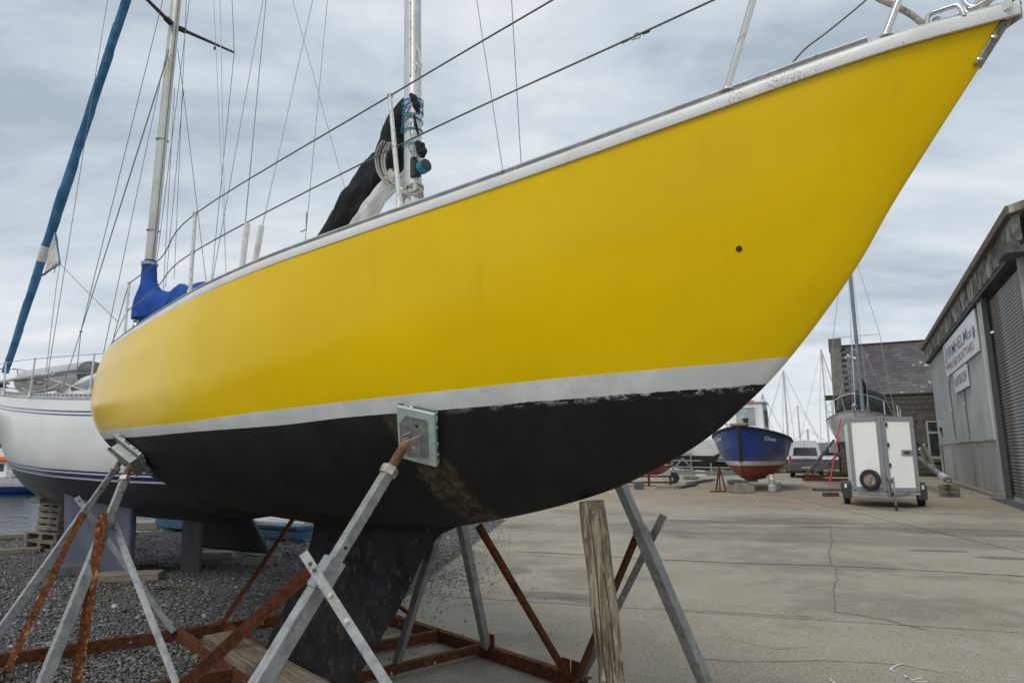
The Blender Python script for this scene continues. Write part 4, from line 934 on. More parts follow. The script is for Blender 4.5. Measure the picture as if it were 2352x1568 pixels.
# far side legs: run each up until it meets the hull, and cap it with a pad there
def reach(t_, f_):
    d = (t_ - f_) / np.linalg.norm(t_ - f_); q = t_.copy()
    for i in range(120):
        x, b, z = Yi(q)
        if .3 < x < LOA and float(fzk(x)) < z < fzs(x) and abs(b) < hull_point(x, z): break
        q = q + d * .01
    else: return t_, None
    x, b, z = Yi(q); p_, n_p = hull_normal(x, z)
    if b < 0: p_ = p_ - 2 * YV * ((p_ - BOW) @ YV); n_p = n_p - 2 * YV * (n_p @ YV)
    return q - d * .05, (p_, n_p)
def far_pad(hit, o):
    if hit is None: return
    p_, n_p = hit; u_ = np.array([0, 0, 1.]) - n_p * n_p[2]; u_ /= np.linalg.norm(u_); pad(p_ + n_p * .024, n_p, u_, np.cross(u_, n_p), .2, .26, o)
# rail joining the feet of the near legs
M_ = MB(); r0, r1 = np.array([-.55, 1.32, .045]), np.array([-4.0, 5.0, .045]); M_.beam(r0, r1, .055, .085); M_.build('base_rail', RUST, cr, bev=.002)
# near aft leg
pp2, pn2 = hull_normal(6.45, 1.49)
pn2 = pn2; up2 = np.array([0, 0, 1.]) - pn2 * pn2[2]; up2 /= np.linalg.norm(up2); s2_ = np.cross(up2, pn2)
pc2 = pp2 + pn2 * .026; sk2 = C0 + ray(300, 1066) * depth_at(pc2 + pn2 * .06); foot2 = atz(47, 1700, .08)
tn2, sp2 = line3(286, 1103, sk2, foot2), line3(241, 1192, sk2, foot2)
o, d2 = leg_post(tn2, sp2, foot2, .050, .064, up=YU, rod=sk2, holes=((.1, 'bolt'),))
ra_ = R(-32) * (1 if s2_ @ YU > 0 else -1); s2r = s2_ * math.cos(ra_) + up2 * math.sin(ra_); u2r = up2 * math.cos(ra_) - s2_ * math.sin(ra_)
pad(pc2, pn2, u2r, s2r, .36, .22, o)
for c_ in o.children:
    if c_.name.startswith('hull_pad'): c_.data.materials[0] = BRKT
MB().box(pc2 + pn2 * .04 - u2r * .02, (.26, .15, .06), [s2r, u2r, pn2]).build('pad_bracket', BRKT, o, bev=.003)
p0 = at_depth(237, 1178, depth_at(sp2) - .07); p1 = at_depth(163, 1640, depth_at(atz(163, 1640, .1)))
brace(p0, p1, 'flat', .056, FLAKY, vdir(p0, p1), .03)
p0 = at_depth(272, 1203, depth_at(sp2) + .03); p1 = at_depth(432, 1612, depth_at(atz(432, 1612, .1)))
brace(p0, p1, 'L', .042, GALV, vdir(p0, p1), .004, 1, 1, fr=((.02, 'bolt'),))
# outer aft leg, its pad beyond the turn of the hull
tp3 = aty(279, 1056, 5.72); foot3 = atz(-66, 1542, .08)
tn3, sp3 = line3(263, 1078, tp3, foot3), line3(203, 1163, tp3, foot3)
_, hit3 = reach(tp3, foot3)
o, d3 = leg_post(tn3, sp3, foot3, .046, .060, up=YU, rod=tp3, holes=((.2, 'hole'), (.1, 'bolt')))
far_pad(hit3, o)
p0 = at_depth(190, 1178, depth_at(sp3) - .07); p1 = at_depth(14, 1542, depth_at(atz(14, 1542, .1))); brace(p0, p1, 'flat', .046, FLAKY, vdir(p0, p1), .03)
p0 = at_depth(176, 1141, depth_at(sp3) + .05); p1 = at_depth(399, 1450, depth_at(atz(399, 1450, .1))); brace(p0, p1, 'flat', .045, GALV, vdir(p0, p1), .005, fr=((.03, 'hole'), (.29, 'bolt')))
# far side legs
def far_leg(p, q, top_b, zf=.1, wi=.05, wo=.056, nm='cradle_leg'):
    f_ = atz(*q, zf); t_ = atb(*p, top_b); t_ = t_ + (t_ - f_) * .05
    t_, hit_ = reach(t_, f_); m_ = t_ + (f_ - t_) * .12; o_, d_l = leg_post(t_, m_, f_, wi, wo, up=YU); far_pad(hit_, o_); return o_, d_l
far_leg((1062, 1212), (1117, 1484), -.62); far_leg((1000, 1236), (911, 1520), -.28, wo=.05)
p0 = atb(1106, 1200, -.62); p1 = atz(1311, 1548, .12); brace(p0, p1, 'L', .05, RUST, vdir(p0, p1), .03)
p0 = atb(905, 1370, -.5); p1 = atz(1010, 1458, .1); brace(aty(893, 1362, 5.2), atz(952, 1410, .1), 'L', .045, RUST, (0, -1, .3), .006)
p0 = aty(676, 1196, 6.6); p1 = atz(516, 1434, .1); brace(p0, p1, 'L', .045, RUST, vdir(p0, p1), .02)
f_ = atz(1662, 1665, .05); t_ = at_depth(1437, 1140, 3.4); s_ = line3(1472, 1222, t_, f_); t_, hit_ = reach(t_, f_)
o, d4 = leg_post(t_, s_, f_, .052, .064, up=YV, holes=((.92, 'bolt'), (.98, 'bolt')))
far_pad(hit_, o)
p0 = at_depth(1524, 1182, depth_at(s_) - .06); p1 = at_depth(1336, 1560, depth_at(atz(1336, 1560, .1))); brace(p0, p1, 'flat', .040, galv_mat('dull_flat_bar', (.17, .17, .17), (.27, .265, .26)), vdir(p0, p1), .006)
p0 = at_depth(1468, 1240, depth_at(s_) + .05); p1 = at_depth(1330, 1566, depth_at(atz(1330, 1566, .1))); brace(p0, p1, 'L', .045, RUST, YV, .006)
# timber under the keel
t0, t1 = atz(467, 1460, .165), atz(531, 1448, .165); mid = (t0 + t1) / 2; wv = (t1 - t0); wl_ = np.linalg.norm(wv)
e_far = mid + YU * 1.9
kt = solo(MB().beam((0, 0, 0), (1.9, 0, 0), .23, .165), 'keel_timber', wood('old_sleeper_timber', (.105, .085, .060), (.27, .225, .165), (.035, .027, .020), 'x', 1.1), 'long weathered timber baulk under the black keel', 'timber', bev=.012); kt.location = mid - np.array([0, 0, .075]); kt.rotation_euler = (0, 0, math.atan2(YU[1], YU[0]))
# the log prop under the bow
lt = atb(1359, 1150, 0); lt2 = lt.copy(); lb = at_depth(1440, 1965, depth_at((.47, 2.80, 0))); lb = lb + (lb - lt) * ((lb[2] - 0) / (lt[2] - lb[2]))
def log_mesh(a, b, r0, r1):
    M_ = MB(); n_, N_ = 28, 60; ax = (b - a); L = np.linalg.norm(ax); ax /= L; S_ = np.cross(ax, (0, 1, 0)); S_ /= np.linalg.norm(S_); U_ = np.cross(S_, ax); G_ = []
    knots = [(.60, 2.2, .016), (.62, 5.0, .018), (.61, 3.6, .012), (.60, .6, .014), (.30, .8, .008), (.70, 3.9, .011), (.82, 5.3, .012), (.85, 4.2, .008), (.12, 3.6, .006), (.2, 5.2, .007)]
    for i in range(N_ + 1):
        f = i / N_; r_ = r0 + (r1 - r0) * f + .003 * math.sin(f * 9) + .002 * math.sin(f * 23); row = []
        off = S_ * .008 * math.sin(f * 4.2) + U_ * .005 * math.sin(f * 6)
        for k in range(n_ + 1):
            an = 2 * math.pi * (k % n_) / n_; rr_ = r_ * (1 + .035 * math.sin(3 * an + f * 2) + .028 * math.sin(7 * an + f * 5) + .022 * math.sin(11 * an - f * 7) + .015 * math.sin(13 * an))
            for kf, ka, kh in knots:
                da = math.atan2(math.sin(an - ka), math.cos(an - ka)); rr_ += kh * math.exp(-((f - kf) / .022)**2 - (da / .38)**2)
            row.append(a + ax * L * f + off + (S_ * math.cos(an) + U_ * math.sin(an)) * rr_)
        G_.append(row)
    M_.grid(G_); M_.add(G_[0][:-1], [tuple(range(n_))]); M_.add(G_[-1][:-1], [tuple(range(n_))]); return M_
logp = thing('log_prop', 'peeled tree trunk prop standing under the yellow bow', 'log', tuple(lb))
log_mesh(lt, lb, .052, .064).build('trunk', WPOST, logp, smooth=70)
SPLIT = mat('dark_split', (.035, .025, .018), .95)
ax_ = (lb - lt) / np.linalg.norm(lb - lt); tocam = C0 - (lt + lb) / 2; tocam -= ax_ * (tocam @ ax_); tocam /= np.linalg.norm(tocam); rt = np.cross(ax_, tocam); rt = rt if rt[0] > 0 else -rt
for (x_, f0, f1) in ((-.012, .0, .95), (.026, .02, .5), (.03, .55, .9), (-.038, .3, .62), (.010, .4, .8)):
    P_ = []
    for f in np.linspace(f0, f1, 16):
        r_ = .052 + .012 * f; xx = x_ + .004 * math.sin(f * 14 + x_ * 90); P_.append(lt + (lb - lt) * f + rt * (xx + .008 * math.sin(f * 4.2) * 0) + tocam * math.sqrt(max(r_ * r_ - xx * xx, 1e-6)) * 1.0)
    MB().tube(P_, [.0008] + [.0022] * 14 + [.0008], 5).build('split', SPLIT, logp)

# ------------------------------------------------------------------ white yacht on the left
WM = np.array([-5.15, 9.4, 0]); WW = np.array([-.9, .436, 0]); WW /= np.linalg.norm(WW); WN = np.array([-.436, -.9, 0]); WN /= np.linalg.norm(WN)
def Wt(x, b, z): return WM + WW * (5.0 - x) + WN * b + np.array([0, 0, z])
def atw(px, py, b=0.0): return atplane(px, py, WM + WN * b, WN)
wBs = pchip([0, .5, 1.2, 2.2, 3.2, 4.5, 6, 7.5, 9.3], [.02, .21, .46, .76, 1.0, 1.22, 1.30, 1.22, .9]); wzs = pchip([0, 1.5, 3, 5.5, 9.3], [2.76, 2.56, 2.42, 2.28, 2.22])
wzk = pchip([0, .57, .96, 1.23, 1.66, 2.14, 3.4, 4.86, 6, 8, 9.3], [2.74, 2.22, 1.8, 1.5, 1.07, .88, .74, .67, .66, .9, 1.35])
wzb = pchip([0, 1.2, 2.5, 4.5, 7, 9.3], [1.50, 1.40, 1.31, 1.25, 1.22, 1.22])
WGX = [.3, 1.5, 3, 6, 9.3]; WGT = np.array([[0, .12, .2, .3, .42, .54, .66, .78, .89, 1], [0, .16, .27, .40, .53, .66, .78, .87, .94, 1], [0, .24, .38, .53, .67, .80, .90, .96, .99, 1], [0, .32, .5, .66, .80, .91, .97, 1.0, 1.01, 1], [0, .35, .52, .68, .82, .92, .98, 1.01, 1.01, 1]])
WGF = [pchip(WGX, WGT[:, j]) for j in range(10)]
def wsec(x, r):
    g = pchip(GR, [float(f(x)) for f in WGF]); r = np.asarray(r, float); return float(wBs(x)) * g(r), float(wzk(x)) + (float(wzs(x)) - float(wzk(x))) * r**2
def white_mat():
    t = NT('striped_white_hull'); v = t.obj(); hu, hb = t.attr('above_upper_stripe'), t.attr('above_boot_stripe')
    wob = t.math('MULTIPLY', t.math('SUBTRACT', t.noise(v, 5, 3), .5), .004)
    def band(h, a, b): return t.math('MULTIPLY', t.math('GREATER_THAN', h, a), t.math('LESS_THAN', h, b))
    white = t.mix(t.step(t.noise(v, 1.1, 4), .4, .7), (.80, .81, .77), (.72, .735, .70)); white = t.mix(t.math('MULTIPLY', t.step(t.noise(v, 2.5, 5, .65, (1, 1, .3)), .55, .8), .35), white, (.54, .55, .52))
    dark = t.mix(t.step(t.noise(v, 1.6, 5, .6), .4, .7), (.016, .018, .026), (.040, .040, .046))
    sx = t.attr('station'); dark = t.mix(t.math('MULTIPLY', t.step(sx, 4.5, 2.0), .8), dark, t.mix(t.noise(v, 7, 5, .7, (1, 1, .4)), (.07, .068, .066), (.16, .15, .14)))
    navy = (.015, .024, .17)
    c = t.mix(t.math('GREATER_THAN', t.math('ADD', hb, wob), 0.0), dark, white)
    for a, b in ((.022, .072), (.092, .116)): c = t.mix(band(hb, a, b), c, navy)
    for a, b in ((-.034, -.011), (.011, .034)): c = t.mix(band(hu, a, b), c, navy)
    t.bump(t.noise(v, 1.8, 2), .006); return t.fin(c, t.fmix(t.math('GREATER_THAN', hb, 0.0), .6, .2), 0, .15)
wy = thing('white_yacht', 'white sailing yacht with navy stripes and a furled blue sail, chocked up beside the harbour', 'yacht', (WM[0], WM[1], 0))
xs = np.linspace(0, 9.3, 120); rs2 = np.linspace(0, 1, 60); V, a1, a2, a3 = [], [], [], []
for sd in (1, -1):
    for x in xs:
        b, z = wsec(x, rs2)
        for j in range(60): V.append(Wt(x, sd * b[j], z[j])); a1.append(z[j] - (float(wzs(x)) - .21)); a2.append(z[j] - float(wzb(x))); a3.append(x)
m = MB(); m.v = [tuple(p) for p in V]; hf = 120 * 60
for sd in (0, 1):
    for i in range(119):
        for j in range(59):
            f = (sd * hf + i * 60 + j, sd * hf + (i + 1) * 60 + j, sd * hf + (i + 1) * 60 + j + 1, sd * hf + i * 60 + j + 1); m.f.append(f); m.m.append(0)
m.f.append(tuple(119 * 60 + j for j in range(60)) + tuple(hf + 119 * 60 + j for j in range(59, 0, -1))); m.m.append(0)
h2 = m.build('hull', white_mat(), wy, smooth=60, fix=False)
for nme, arr in (('above_upper_stripe', a1), ('above_boot_stripe', a2), ('station', a3)):
    h2.data.attributes.new(nme, 'FLOAT', 'POINT').data.foreach_set('value', np.array(arr, np.float32))
bm = bmesh.new(); bm.from_mesh(h2.data); bmesh.ops.remove_doubles(bm, verts=bm.verts, dist=.0005); bmesh.ops.recalc_face_normals(bm, faces=bm.faces); bm.to_mesh(h2.data); bm.free(); h2.data.shade_smooth()
def wsweep(prof, x0=0.02, x1=9.3, n=70):
    M_ = MB()
    for sd in (1, -1):
        G_ = []
        for x in np.linspace(x0, x1, n):
            e0 = Wt(x, sd * float(wBs(x)), float(wzs(x))); d = Wt(x + .02, sd * float(wBs(x + .02)), 0) - Wt(x - .02, sd * float(wBs(max(x - .02, 0))), 0); d /= np.linalg.norm(d)
            out = np.cross(d, (0, 0, 1)); out = out if out @ WN * sd > 0 else -out
            G_.append([e0 + out * p_[0] + np.array([0, 0, p_[1]]) for p_ in prof])
        M_.grid(G_)
    return M_
wsweep([(-.01, -.03), (.010, -.028), (.012, -.012), (.004, 0), (-.03, .004)]).build('rubbing_strake', GREYP, wy, smooth=50)
wsweep([(-.012, 0), (-.012, .045), (-.016, .050), (-.020, .045), (-.020, 0)]).build('toe_rail', galv_mat('pale_rail_alloy', (.42, .43, .44), (.55, .56, .57)), wy, smooth=30)
HOLE = MB()
for x in np.arange(2.2, 7.5, .115):
    e0 = Wt(x, float(wBs(x)) - .0115, float(wzs(x)) + .024); HOLE.lathe(e0, [(.014, 0), (.014, .002), (0, .002)], 8, WN)
meta(HOLE.build('rail_holes', DARK, wy), kind='stuff')
M = MB(); G = []
for x in np.linspace(.05, 9.3, 40):
    b = float(wBs(x)) - .02; G.append([Wt(x, b * t_, float(wzs(x)) - .005 + .05 * (1 - t_ * t_)) for t_ in np.linspace(-1, 1, 9)])
M.grid(G); M.build('deck', GELW, wy, smooth=40)
M = MB(); G = []
for x, wd, ht in ((2.5, .25, .03), (3.1, .5, .16), (3.9, .70, .32), (4.6, .82, .44), (5.8, .88, .50), (7.0, .86, .50), (7.05, .85, .02)):
    G.append([Wt(x, wd * t_, float(wzs(x)) + .03 + ht * hh) for t_, hh in ((-1, 0), (-.9, .85), (-.7, .97), (0, 1.05), (.7, .97), (.9, .85), (1, 0))])
M.grid(G); coach = M.build('coach_roof', GELW, wy, smooth=35)
for x0, x1 in ((3.7, 4.5), (4.75, 5.6), (5.8, 6.6)):
    q = []
    for x, hh in ((x0 + .1, .28), (x0, .5), (x1 - .1, .7), (x1, .3)):
        wd = float(np.interp(x, [3.1, 3.9, 4.6, 5.8, 7], [.5, .7, .82, .88, .86])); ht = float(np.interp(x, [3.1, 3.9, 4.6, 5.8, 7], [.16, .32, .44, .5, .5])); q.append(Wt(x, wd * (1 - .1 * hh / .85) + .012, float(wzs(x)) + .03 + ht * hh))
    MB().prism(q, -WN * .02).build('cabin_window', GLASSD, coach)
for pts, name, b, mt in (([(152, 1140), (308, 1150), (301, 1322), (153, 1300)], 'keel', .72, SLATEBLUE), ([(440, 1170), (556, 1170), (622, 1272), (458, 1256)], 'keel', -.72, ANTIF)):
    P_ = [atw(px, py, b) for px, py in pts]
    for i in (0, 1): P_[i] = P_[i] + np.array([0, 0, .12])
    MB().prism([p + WN * .05 for p in P_], -WN * .10).build(name, mt, wy, bev=.03)
# mast, spreaders, boom cover
wm0, wm1 = atw(331, 735), atw(405, 0); wmd = (wm1 - wm0) / np.linalg.norm(wm1 - wm0); wm0 = wm0 - wmd * 1.2; wmt = wm0 + wmd * 11.5
sdv = np.cross(wmd, WW); sdv /= np.linalg.norm(sdv); frv = np.cross(sdv, wmd); frv = frv if frv @ WW > 0 else -frv
M = MB(); M.grid([[q + frv * .095 * math.cos(a) + sdv * .070 * math.sin(a) for a in np.linspace(0, 2 * math.pi, 25)] for q in (wm0, wmt)]); wmast = M.build('mast', ALUW, wy, smooth=60)
def onw(py): 
    for_ = atw(331 + (405 - 331) * (735 - py) / 735., py); return wm0 + wmd * ((for_ - wm0) @ wmd)
wn_ = sdv if sdv @ WN > 0 else -sdv
M = MB(); M.beam(wm0 + wmd * 1.3 - frv * .093 + wn_ * .018, wmt - frv * .093 + wn_ * .018, .012, .012, sdv); M.build('sail_track', galv_mat('dark_track', (.14, .14, .14), (.2, .2, .2)), wmast)
sp0 = onw(60); tip_far = atw(538, 121, -1.0); spd = tip_far - sp0
tip_near = sp0 + np.array([spd[0], spd[1], spd[2]]) - 2 * WN * (spd @ WN) ; 
for tp in (tip_far, tip_near):
    d = tp - sp0; d /= np.linalg.norm(d)
    o = MB().beam(sp0 + d * .07, tp, .075, .034, (0, 0, 1), 0, .045, .02).build('spreader', mat('bronze_spreader', (.085, .075, .07), .5, .3), wmast, bev=.008)
    MB().beam(sp0 + d * .05, sp0 + d * .2, .09, .06, (0, 0, 1)).build('spreader_root', DARK, o, bev=.01)
for k in range(2):
    q = onw(20 - 22 * k) + frv * .1; MB().tube([q, q + frv * .03], .008, 6).build('mast_step', DARK, wmast)
q = onw(300) + frv * .1; MB().box(q, (.02, .05, .12), [frv, sdv, wmd]).build('steaming_light', DARK, wmast, bev=.004)
for py in (322, 530): MB().lathe(onw(py), [(.0, -.004), (.098, -.004), (.0985, .004), (0, .004)], 24, wmd).build('mast_band', ALUW, wmast)
# blue sail cover
G = []; nn = 30
cvr = [(598, .095, .078, 0.0), (606, .115, .095, 0), (622, .118, .10, .01), (650, .135, .115, .03), (668, .20, .16, .07), (690, .265, .19, .10), (712, .30, .20, .11), (733, .315, .20, .11)]
cvp = smoothpath([(a_, b_, c_, d_) for a_, b_, c_, d_ in cvr], 4)
for i, (py, ra, rb, of) in enumerate(cvp):
    c = onw(py) - frv * of; G.append([c + frv * ra * (1 + .04 * math.sin(5 * a + i * .4)) * math.cos(a) + sdv * rb * (1 + .05 * math.sin(4 * a + i * .5) + .03 * math.sin(9 * a + i * .8)) * math.sin(a) for a in np.linspace(0, 2 * math.pi, nn + 1)])
M = MB(); M.grid(G); M.add(G[-1][:-1], [tuple(range(nn))])
aft = -WW; b0 = onw(706) - frv * .05
bl = smoothpath([(0, .0, .30), (.30, -.03, .27), (.6, -.05, .24), (.75, .02, .26), (.95, -.02, .25), (1.3, .01, .24), (1.7, -.12, .20), (3.2, -.16, .15)], 6); G = []
for i, (l, dz, ra) in enumerate(bl):
    c = b0 + aft * l + np.array([0, 0, dz + .0]); G.append([c + np.array([0, 0, 1]) * ra * (1 + .06 * math.sin(3 * a + i * .5) + .045 * math.sin(7 * a + i * .8) + .02 * math.sin(13 * a - i * 1.1)) * math.cos(a) + WN * ra * .62 * (1 + .06 * math.sin(4 * a + i * .6)) * math.sin(a) for a in np.linspace(0, 2 * math.pi, nn + 1)])
M.grid(G); M.build('sail_cover', BLUEC, wy, smooth=80)
G = []
for k in range(3): MB().lathe(onw(604 + 3 * k), [(.118, -.006), (.124, 0), (.118, .006)], 20, wmd + frv * .08 * (k - 1)).build('cover_tie', ROPEW, wmast, smooth=50)
M = MB(); q = onw(745); M.lathe(q + wn_ * .11 + frv * .0, [(.055, -.05), (.06, -.04), (.045, 0), (.06, .04), (.055, .05)], 16, wmd); M.build('halyard_winch', STAINLESS, wmast, smooth=40)
M = MB(); q = onw(752); M.lathe(q - frv * .16 + wn_ * .08, [(.055, -.06), (.06, -.05), (.045, 0), (.06, .04), (.055, .05)], 16, wmd); M.build('halyard_winch', DARK, wmast, smooth=40)
# furled foresail
g0, g1 = atw(10, 862), atw(290, 0); gd = (g1 - g0) / np.linalg.norm(g1 - g0); GL = np.linalg.norm(g1 - g0) * 1.55
ga = np.cross(gd, WN); ga /= np.linalg.norm(ga); gb_ = np.cross(gd, ga)
def furl(l0, l1, r_, n_=90, tw=7.0):
    G_ = []
    for i in range(n_ + 1):
        l = l0 + (l1 - l0) * i / n_; rr_ = r_(l); row = []
        for a in np.linspace(0, 2 * math.pi, 25):
            sp_ = ((a + l * tw * .85) % (2 * math.pi)) / (2 * math.pi); row.append(g0 + gd * l + (ga * math.cos(a) + gb_ * math.sin(a)) * rr_ * (.90 + .16 * sp_ + .015 * math.sin(4 * a + l * 9)))
        G_.append(row)
    M_ = MB(); M_.grid(G_); return M_
rg = lambda l: .055 + .020 * min(l / 2.5, 1) + .012 * math.exp(-((l - 3.4) / .6)**2)
Lc = (atw(112, 585) - g0) @ gd
fs = furl(0.05, Lc - .16, rg, 60).build('furled_foresail', GENOA, wy, smooth=55)
furl(Lc - .16, Lc + .12, lambda l: rg(l) * 1.02, 14).build('clew_wrap', CREAM, fs, smooth=55)
furl(Lc + .12, GL, rg, 150).build('upper_wraps', GENOA, fs, smooth=55)
c0, c1, c2, c3 = atw(127, 535, .07), atw(138, 606, .13), atw(97, 632, .08), atw(110, 588, .07)
G = []
for i in range(9):
    f = i / 8; e0, e1 = c0 + (c2 - c0) * f, c0 + (c1 - c0) * f; G.append([e0 + (e1 - e0) * g_ + WN * .02 * math.sin(f * 5 + g_ * 4) for g_ in np.linspace(0, 1, 7)])
M = MB(); M.grid(G); ck = M.build('clew_patch', CREAM, fs, smooth=80); so = ck.modifiers.new('solid', 'SOLIDIFY'); so.thickness = .012
MB().tube([c0, c1 + (c0 - c1) * .0], .014, 8).build('clew_edge', GENOA, ck, smooth=60); MB().tube([c1, c2], .014, 8).build('clew_edge', GENOA, ck, smooth=60)
q = atw(8, 872); M = MB(); M.lathe(q - gd * .04, [(.05, -.10), (.11, -.095), (.11, -.085), (.06, -.08), (.06, -.02), (.11, -.015), (.11, -.005), (.05, 0)], 20, gd); M.build('furling_drum', DARK, fs, smooth=40)
wire('foresail_sheet', smoothpath([c1, atw(205, 674, .5), atw(270, 738, .9)], 5), .006, wy, ROPEG)
wire('foresail_sheet', [c1, atw(130, 650, .4), atw(101, 897, 1.1)], .006, wy, ROPEG)
wire('foresail_sheet', smoothpath([c1, atw(128, 614, .15), atw(124, 628, .15)], 4), .007, wy, ROPEG)
def ww(name, a, ba, b, bb, r=.005, ext=.0, mt=None):
    p, q_ = atw(*a, ba), atw(*b, bb); return wire(name, [p, q_ + (q_ - p) * ext], r, wy, mt or WIRE)
ww('shroud', (104, 897), 1.12, (247, 0), .6, .0045, .8)
ww('shroud', (232, 838), 1.1, (384, 113), .08, .005); ring_p = (186, 760)
for q_ in ((389, 113), (386, 130)): ww('shroud', ring_p, .95, q_, .08, .005)
ww('shroud', ring_p, .95, (374, 0), .4, .005, .8)
ww('shroud', (141, 898), 1.12, ring_p, .95, .005); ww('shroud', (176, 856), 1.1, ring_p, .95, .005)
MB().lathe(atw(*ring_p, .96), [(.012, -.02), (.02, 0), (.012, .02)], 10, (0, 0, 1)).build('shroud_ring', DULLSS, wy, smooth=40)
ww('halyard', (340, 760), -.15, (435, 0), -.05, .0045, .8); ww('halyard', (372, 720), -.3, (401, 202), -.1, .004)
ww('halyard', (400, 640), -.3, (428, 0), -.1, .004, .6)
g_p = (421, 212); ww('shroud', g_p, -.5, (408, 113), -.08, .005); ww('shroud', (475, 660), -1.05, g_p, -.5, .005); ww('shroud', (380, 660), -1.0, g_p, -.5, .0045)
MB().lathe(atw(*g_p, -.5), [(.012, -.03), (.018, 0), (.012, .03)], 10, (0, 0, 1)).build('shroud_ring', DULLSS, wy, smooth=40)
p_, q_ = atw(484, 660, -1.1), tip_far; wire('shroud', [p_, q_, q_ + (onw(-900) - q_) * .8], .005, wy, WIRE)
ww('shroud', (520, 650), -.9, (491, 0), -.6, .004, .6, WIREL)
q_ = atw(493, 111, -.7); MB().box(q_, (.03, .03, .06)).build('flag_block', DARK, wy, bev=.006)
for (ba, tp, b) in (((68, 908), (81, 822), 1.10), ((206, 900), (217, 812), 1.22), ((8, 905), (14, 830), .95)):
    a, t_ = atw(*ba, b), atw(*tp, b - .02); o = MB().tube([a, t_], .012, 10).build('stanchion', STAN, wy, smooth=50); MB().lathe(a - (t_ - a) * .05, [(.03, 0), (.028, .02), (.018, .04), (.018, .08)], 12, t_ - a).build('stanchion_base', STAN, o, smooth=40)
wire('guard_wire', smoothpath([atw(-40, 846, .8), atw(14, 833, .95), atw(81, 824, 1.09), atw(217, 813, 1.21), atw(330, 808, 1.25)], 4), .005, wy, WIREL)
wire('guard_wire', smoothpath([atw(-40, 890, .8), atw(14, 875, .95), atw(76, 862, 1.09), atw(212, 856, 1.21), atw(330, 852, 1.25)], 4), .005, wy, WIREL)
wire('pulpit_rail', smoothpath([atw(66, 852, -.35), atw(20, 846, -.1), atw(-30, 850, 0)], 4), .0125, wy, STAINLESS); wire('pulpit_rail', [atw(40, 850, -.2), atw(46, 895, -.25)], .0125, wy, STAINLESS)
wire('spinnaker_pole', [atw(0, 876, .5), atw(85, 862, 1.0), atw(120, 858, 1.05)], .028, wy, ALU, 12)
for (ba, b) in (((142, 906), 1.12), ((104, 906), 1.12)):
    a = atw(*ba, b); MB().tube([a, a + np.array([0, 0, .12]), a + np.array([0.02, 0, .26])], [.012, .014, .006], 8).build('rigging_screw', DULLSS, wy, smooth=40)
# inflatable dinghy lashed on the foredeck
dg = thing('inflatable_dinghy', 'grey inflatable dinghy stowed upside down on the white foredeck', 'dinghy', tuple(aty(130, 880, 9.6)))
HYP = mat('grey_hypalon', (.45, .455, .45), .55, 0, [((.38, .385, .38), 3, .45, .65)], (5, .006)); HYPD = mat('dark_grey_hypalon', (.085, .09, .10), .55)
a, b = aty(62, 878, 10.0), aty(205, 858, 9.45); ad = (b - a) / np.linalg.norm(b - a); L = np.linalg.norm(b - a)
MB().tube([a - ad * .08, a - ad * .03] + [a + ad * L * f for f in np.linspace(.02, 1, 10)], [.13, .175] + [.19] * 10, 28).build('side_tube', HYP, dg, smooth=50)
MB().tube([b, b + ad * .03, b + ad * .14, b + ad * .27, b + ad * .30], [.191, .191, .165, .10, .03], 28).build('tube_end', HYPD, dg, smooth=50)
MB().tube([b + ad * .29, b + ad * .36], [.035, .03], 12).build('end_valve', HYP, dg, smooth=40)
a2_, b2_ = a - WN * .75 + np.array([0, 0, .02]), b - WN * .75
MB().tube([a2_ + ad * L * f for f in np.linspace(-.02, 1.1, 8)], .19, 24).build('side_tube', HYP, dg, smooth=50)
MB().box((a + b2_) / 2 + np.array([0, 0, .02]), (L * .9, .7, .04), [ad, WN, (0, 0, 1)]).build('floor', HYPD, dg)
vn = C0 - (a + b) / 2; vn -= ad * (vn @ ad); vn /= np.linalg.norm(vn); vu = np.cross(ad, vn); vu = vu if vu[2] > 0 else -vu
def ontube(f, ang, r_=.193): return a + ad * L * f + (vn * math.cos(ang) + vu * math.sin(ang)) * r_
for an in (.42, .25): MB().tube([ontube(f, an) for f in np.linspace(0, 1, 8)], .009, 8).build('rubbing_strip', HYPD, dg)
MB().add([ontube(.42 + .10 * math.cos(q), -.12 + .22 * math.sin(q), .1945) for q in np.linspace(0, 2 * math.pi, 21)[:-1]], [tuple(range(20))]).build('oval_badge', HYPD, dg)
MB().add([ontube(.42 + .07 * math.cos(q), -.12 + .12 * math.sin(q), .1955) for q in np.linspace(0, 2 * math.pi, 21)[:-1]], [tuple(range(20))]).build('badge_centre', HYP, dg)
MB().tube(smoothpath([ontube(f, an, .205) for f, an in ((.12, -.35), (.2, -.75), (.4, -.8), (.6, -.62), (.78, -.2))], 5), .011, 8).build('grab_line', ROPEW, dg, smooth=60)
MB().add([a - ad * .03 + (vn * math.cos(q) + vu * math.sin(q)) * .17 - ad * .005 for q in np.linspace(0, 2 * math.pi, 21)[:-1]], [tuple(range(20))]).build('tube_end', HYP, dg)
wire('guard_wire', [atw(110, 868, 1.0), atw(205, 900, 1.2)], .007, wy, ROPEW)
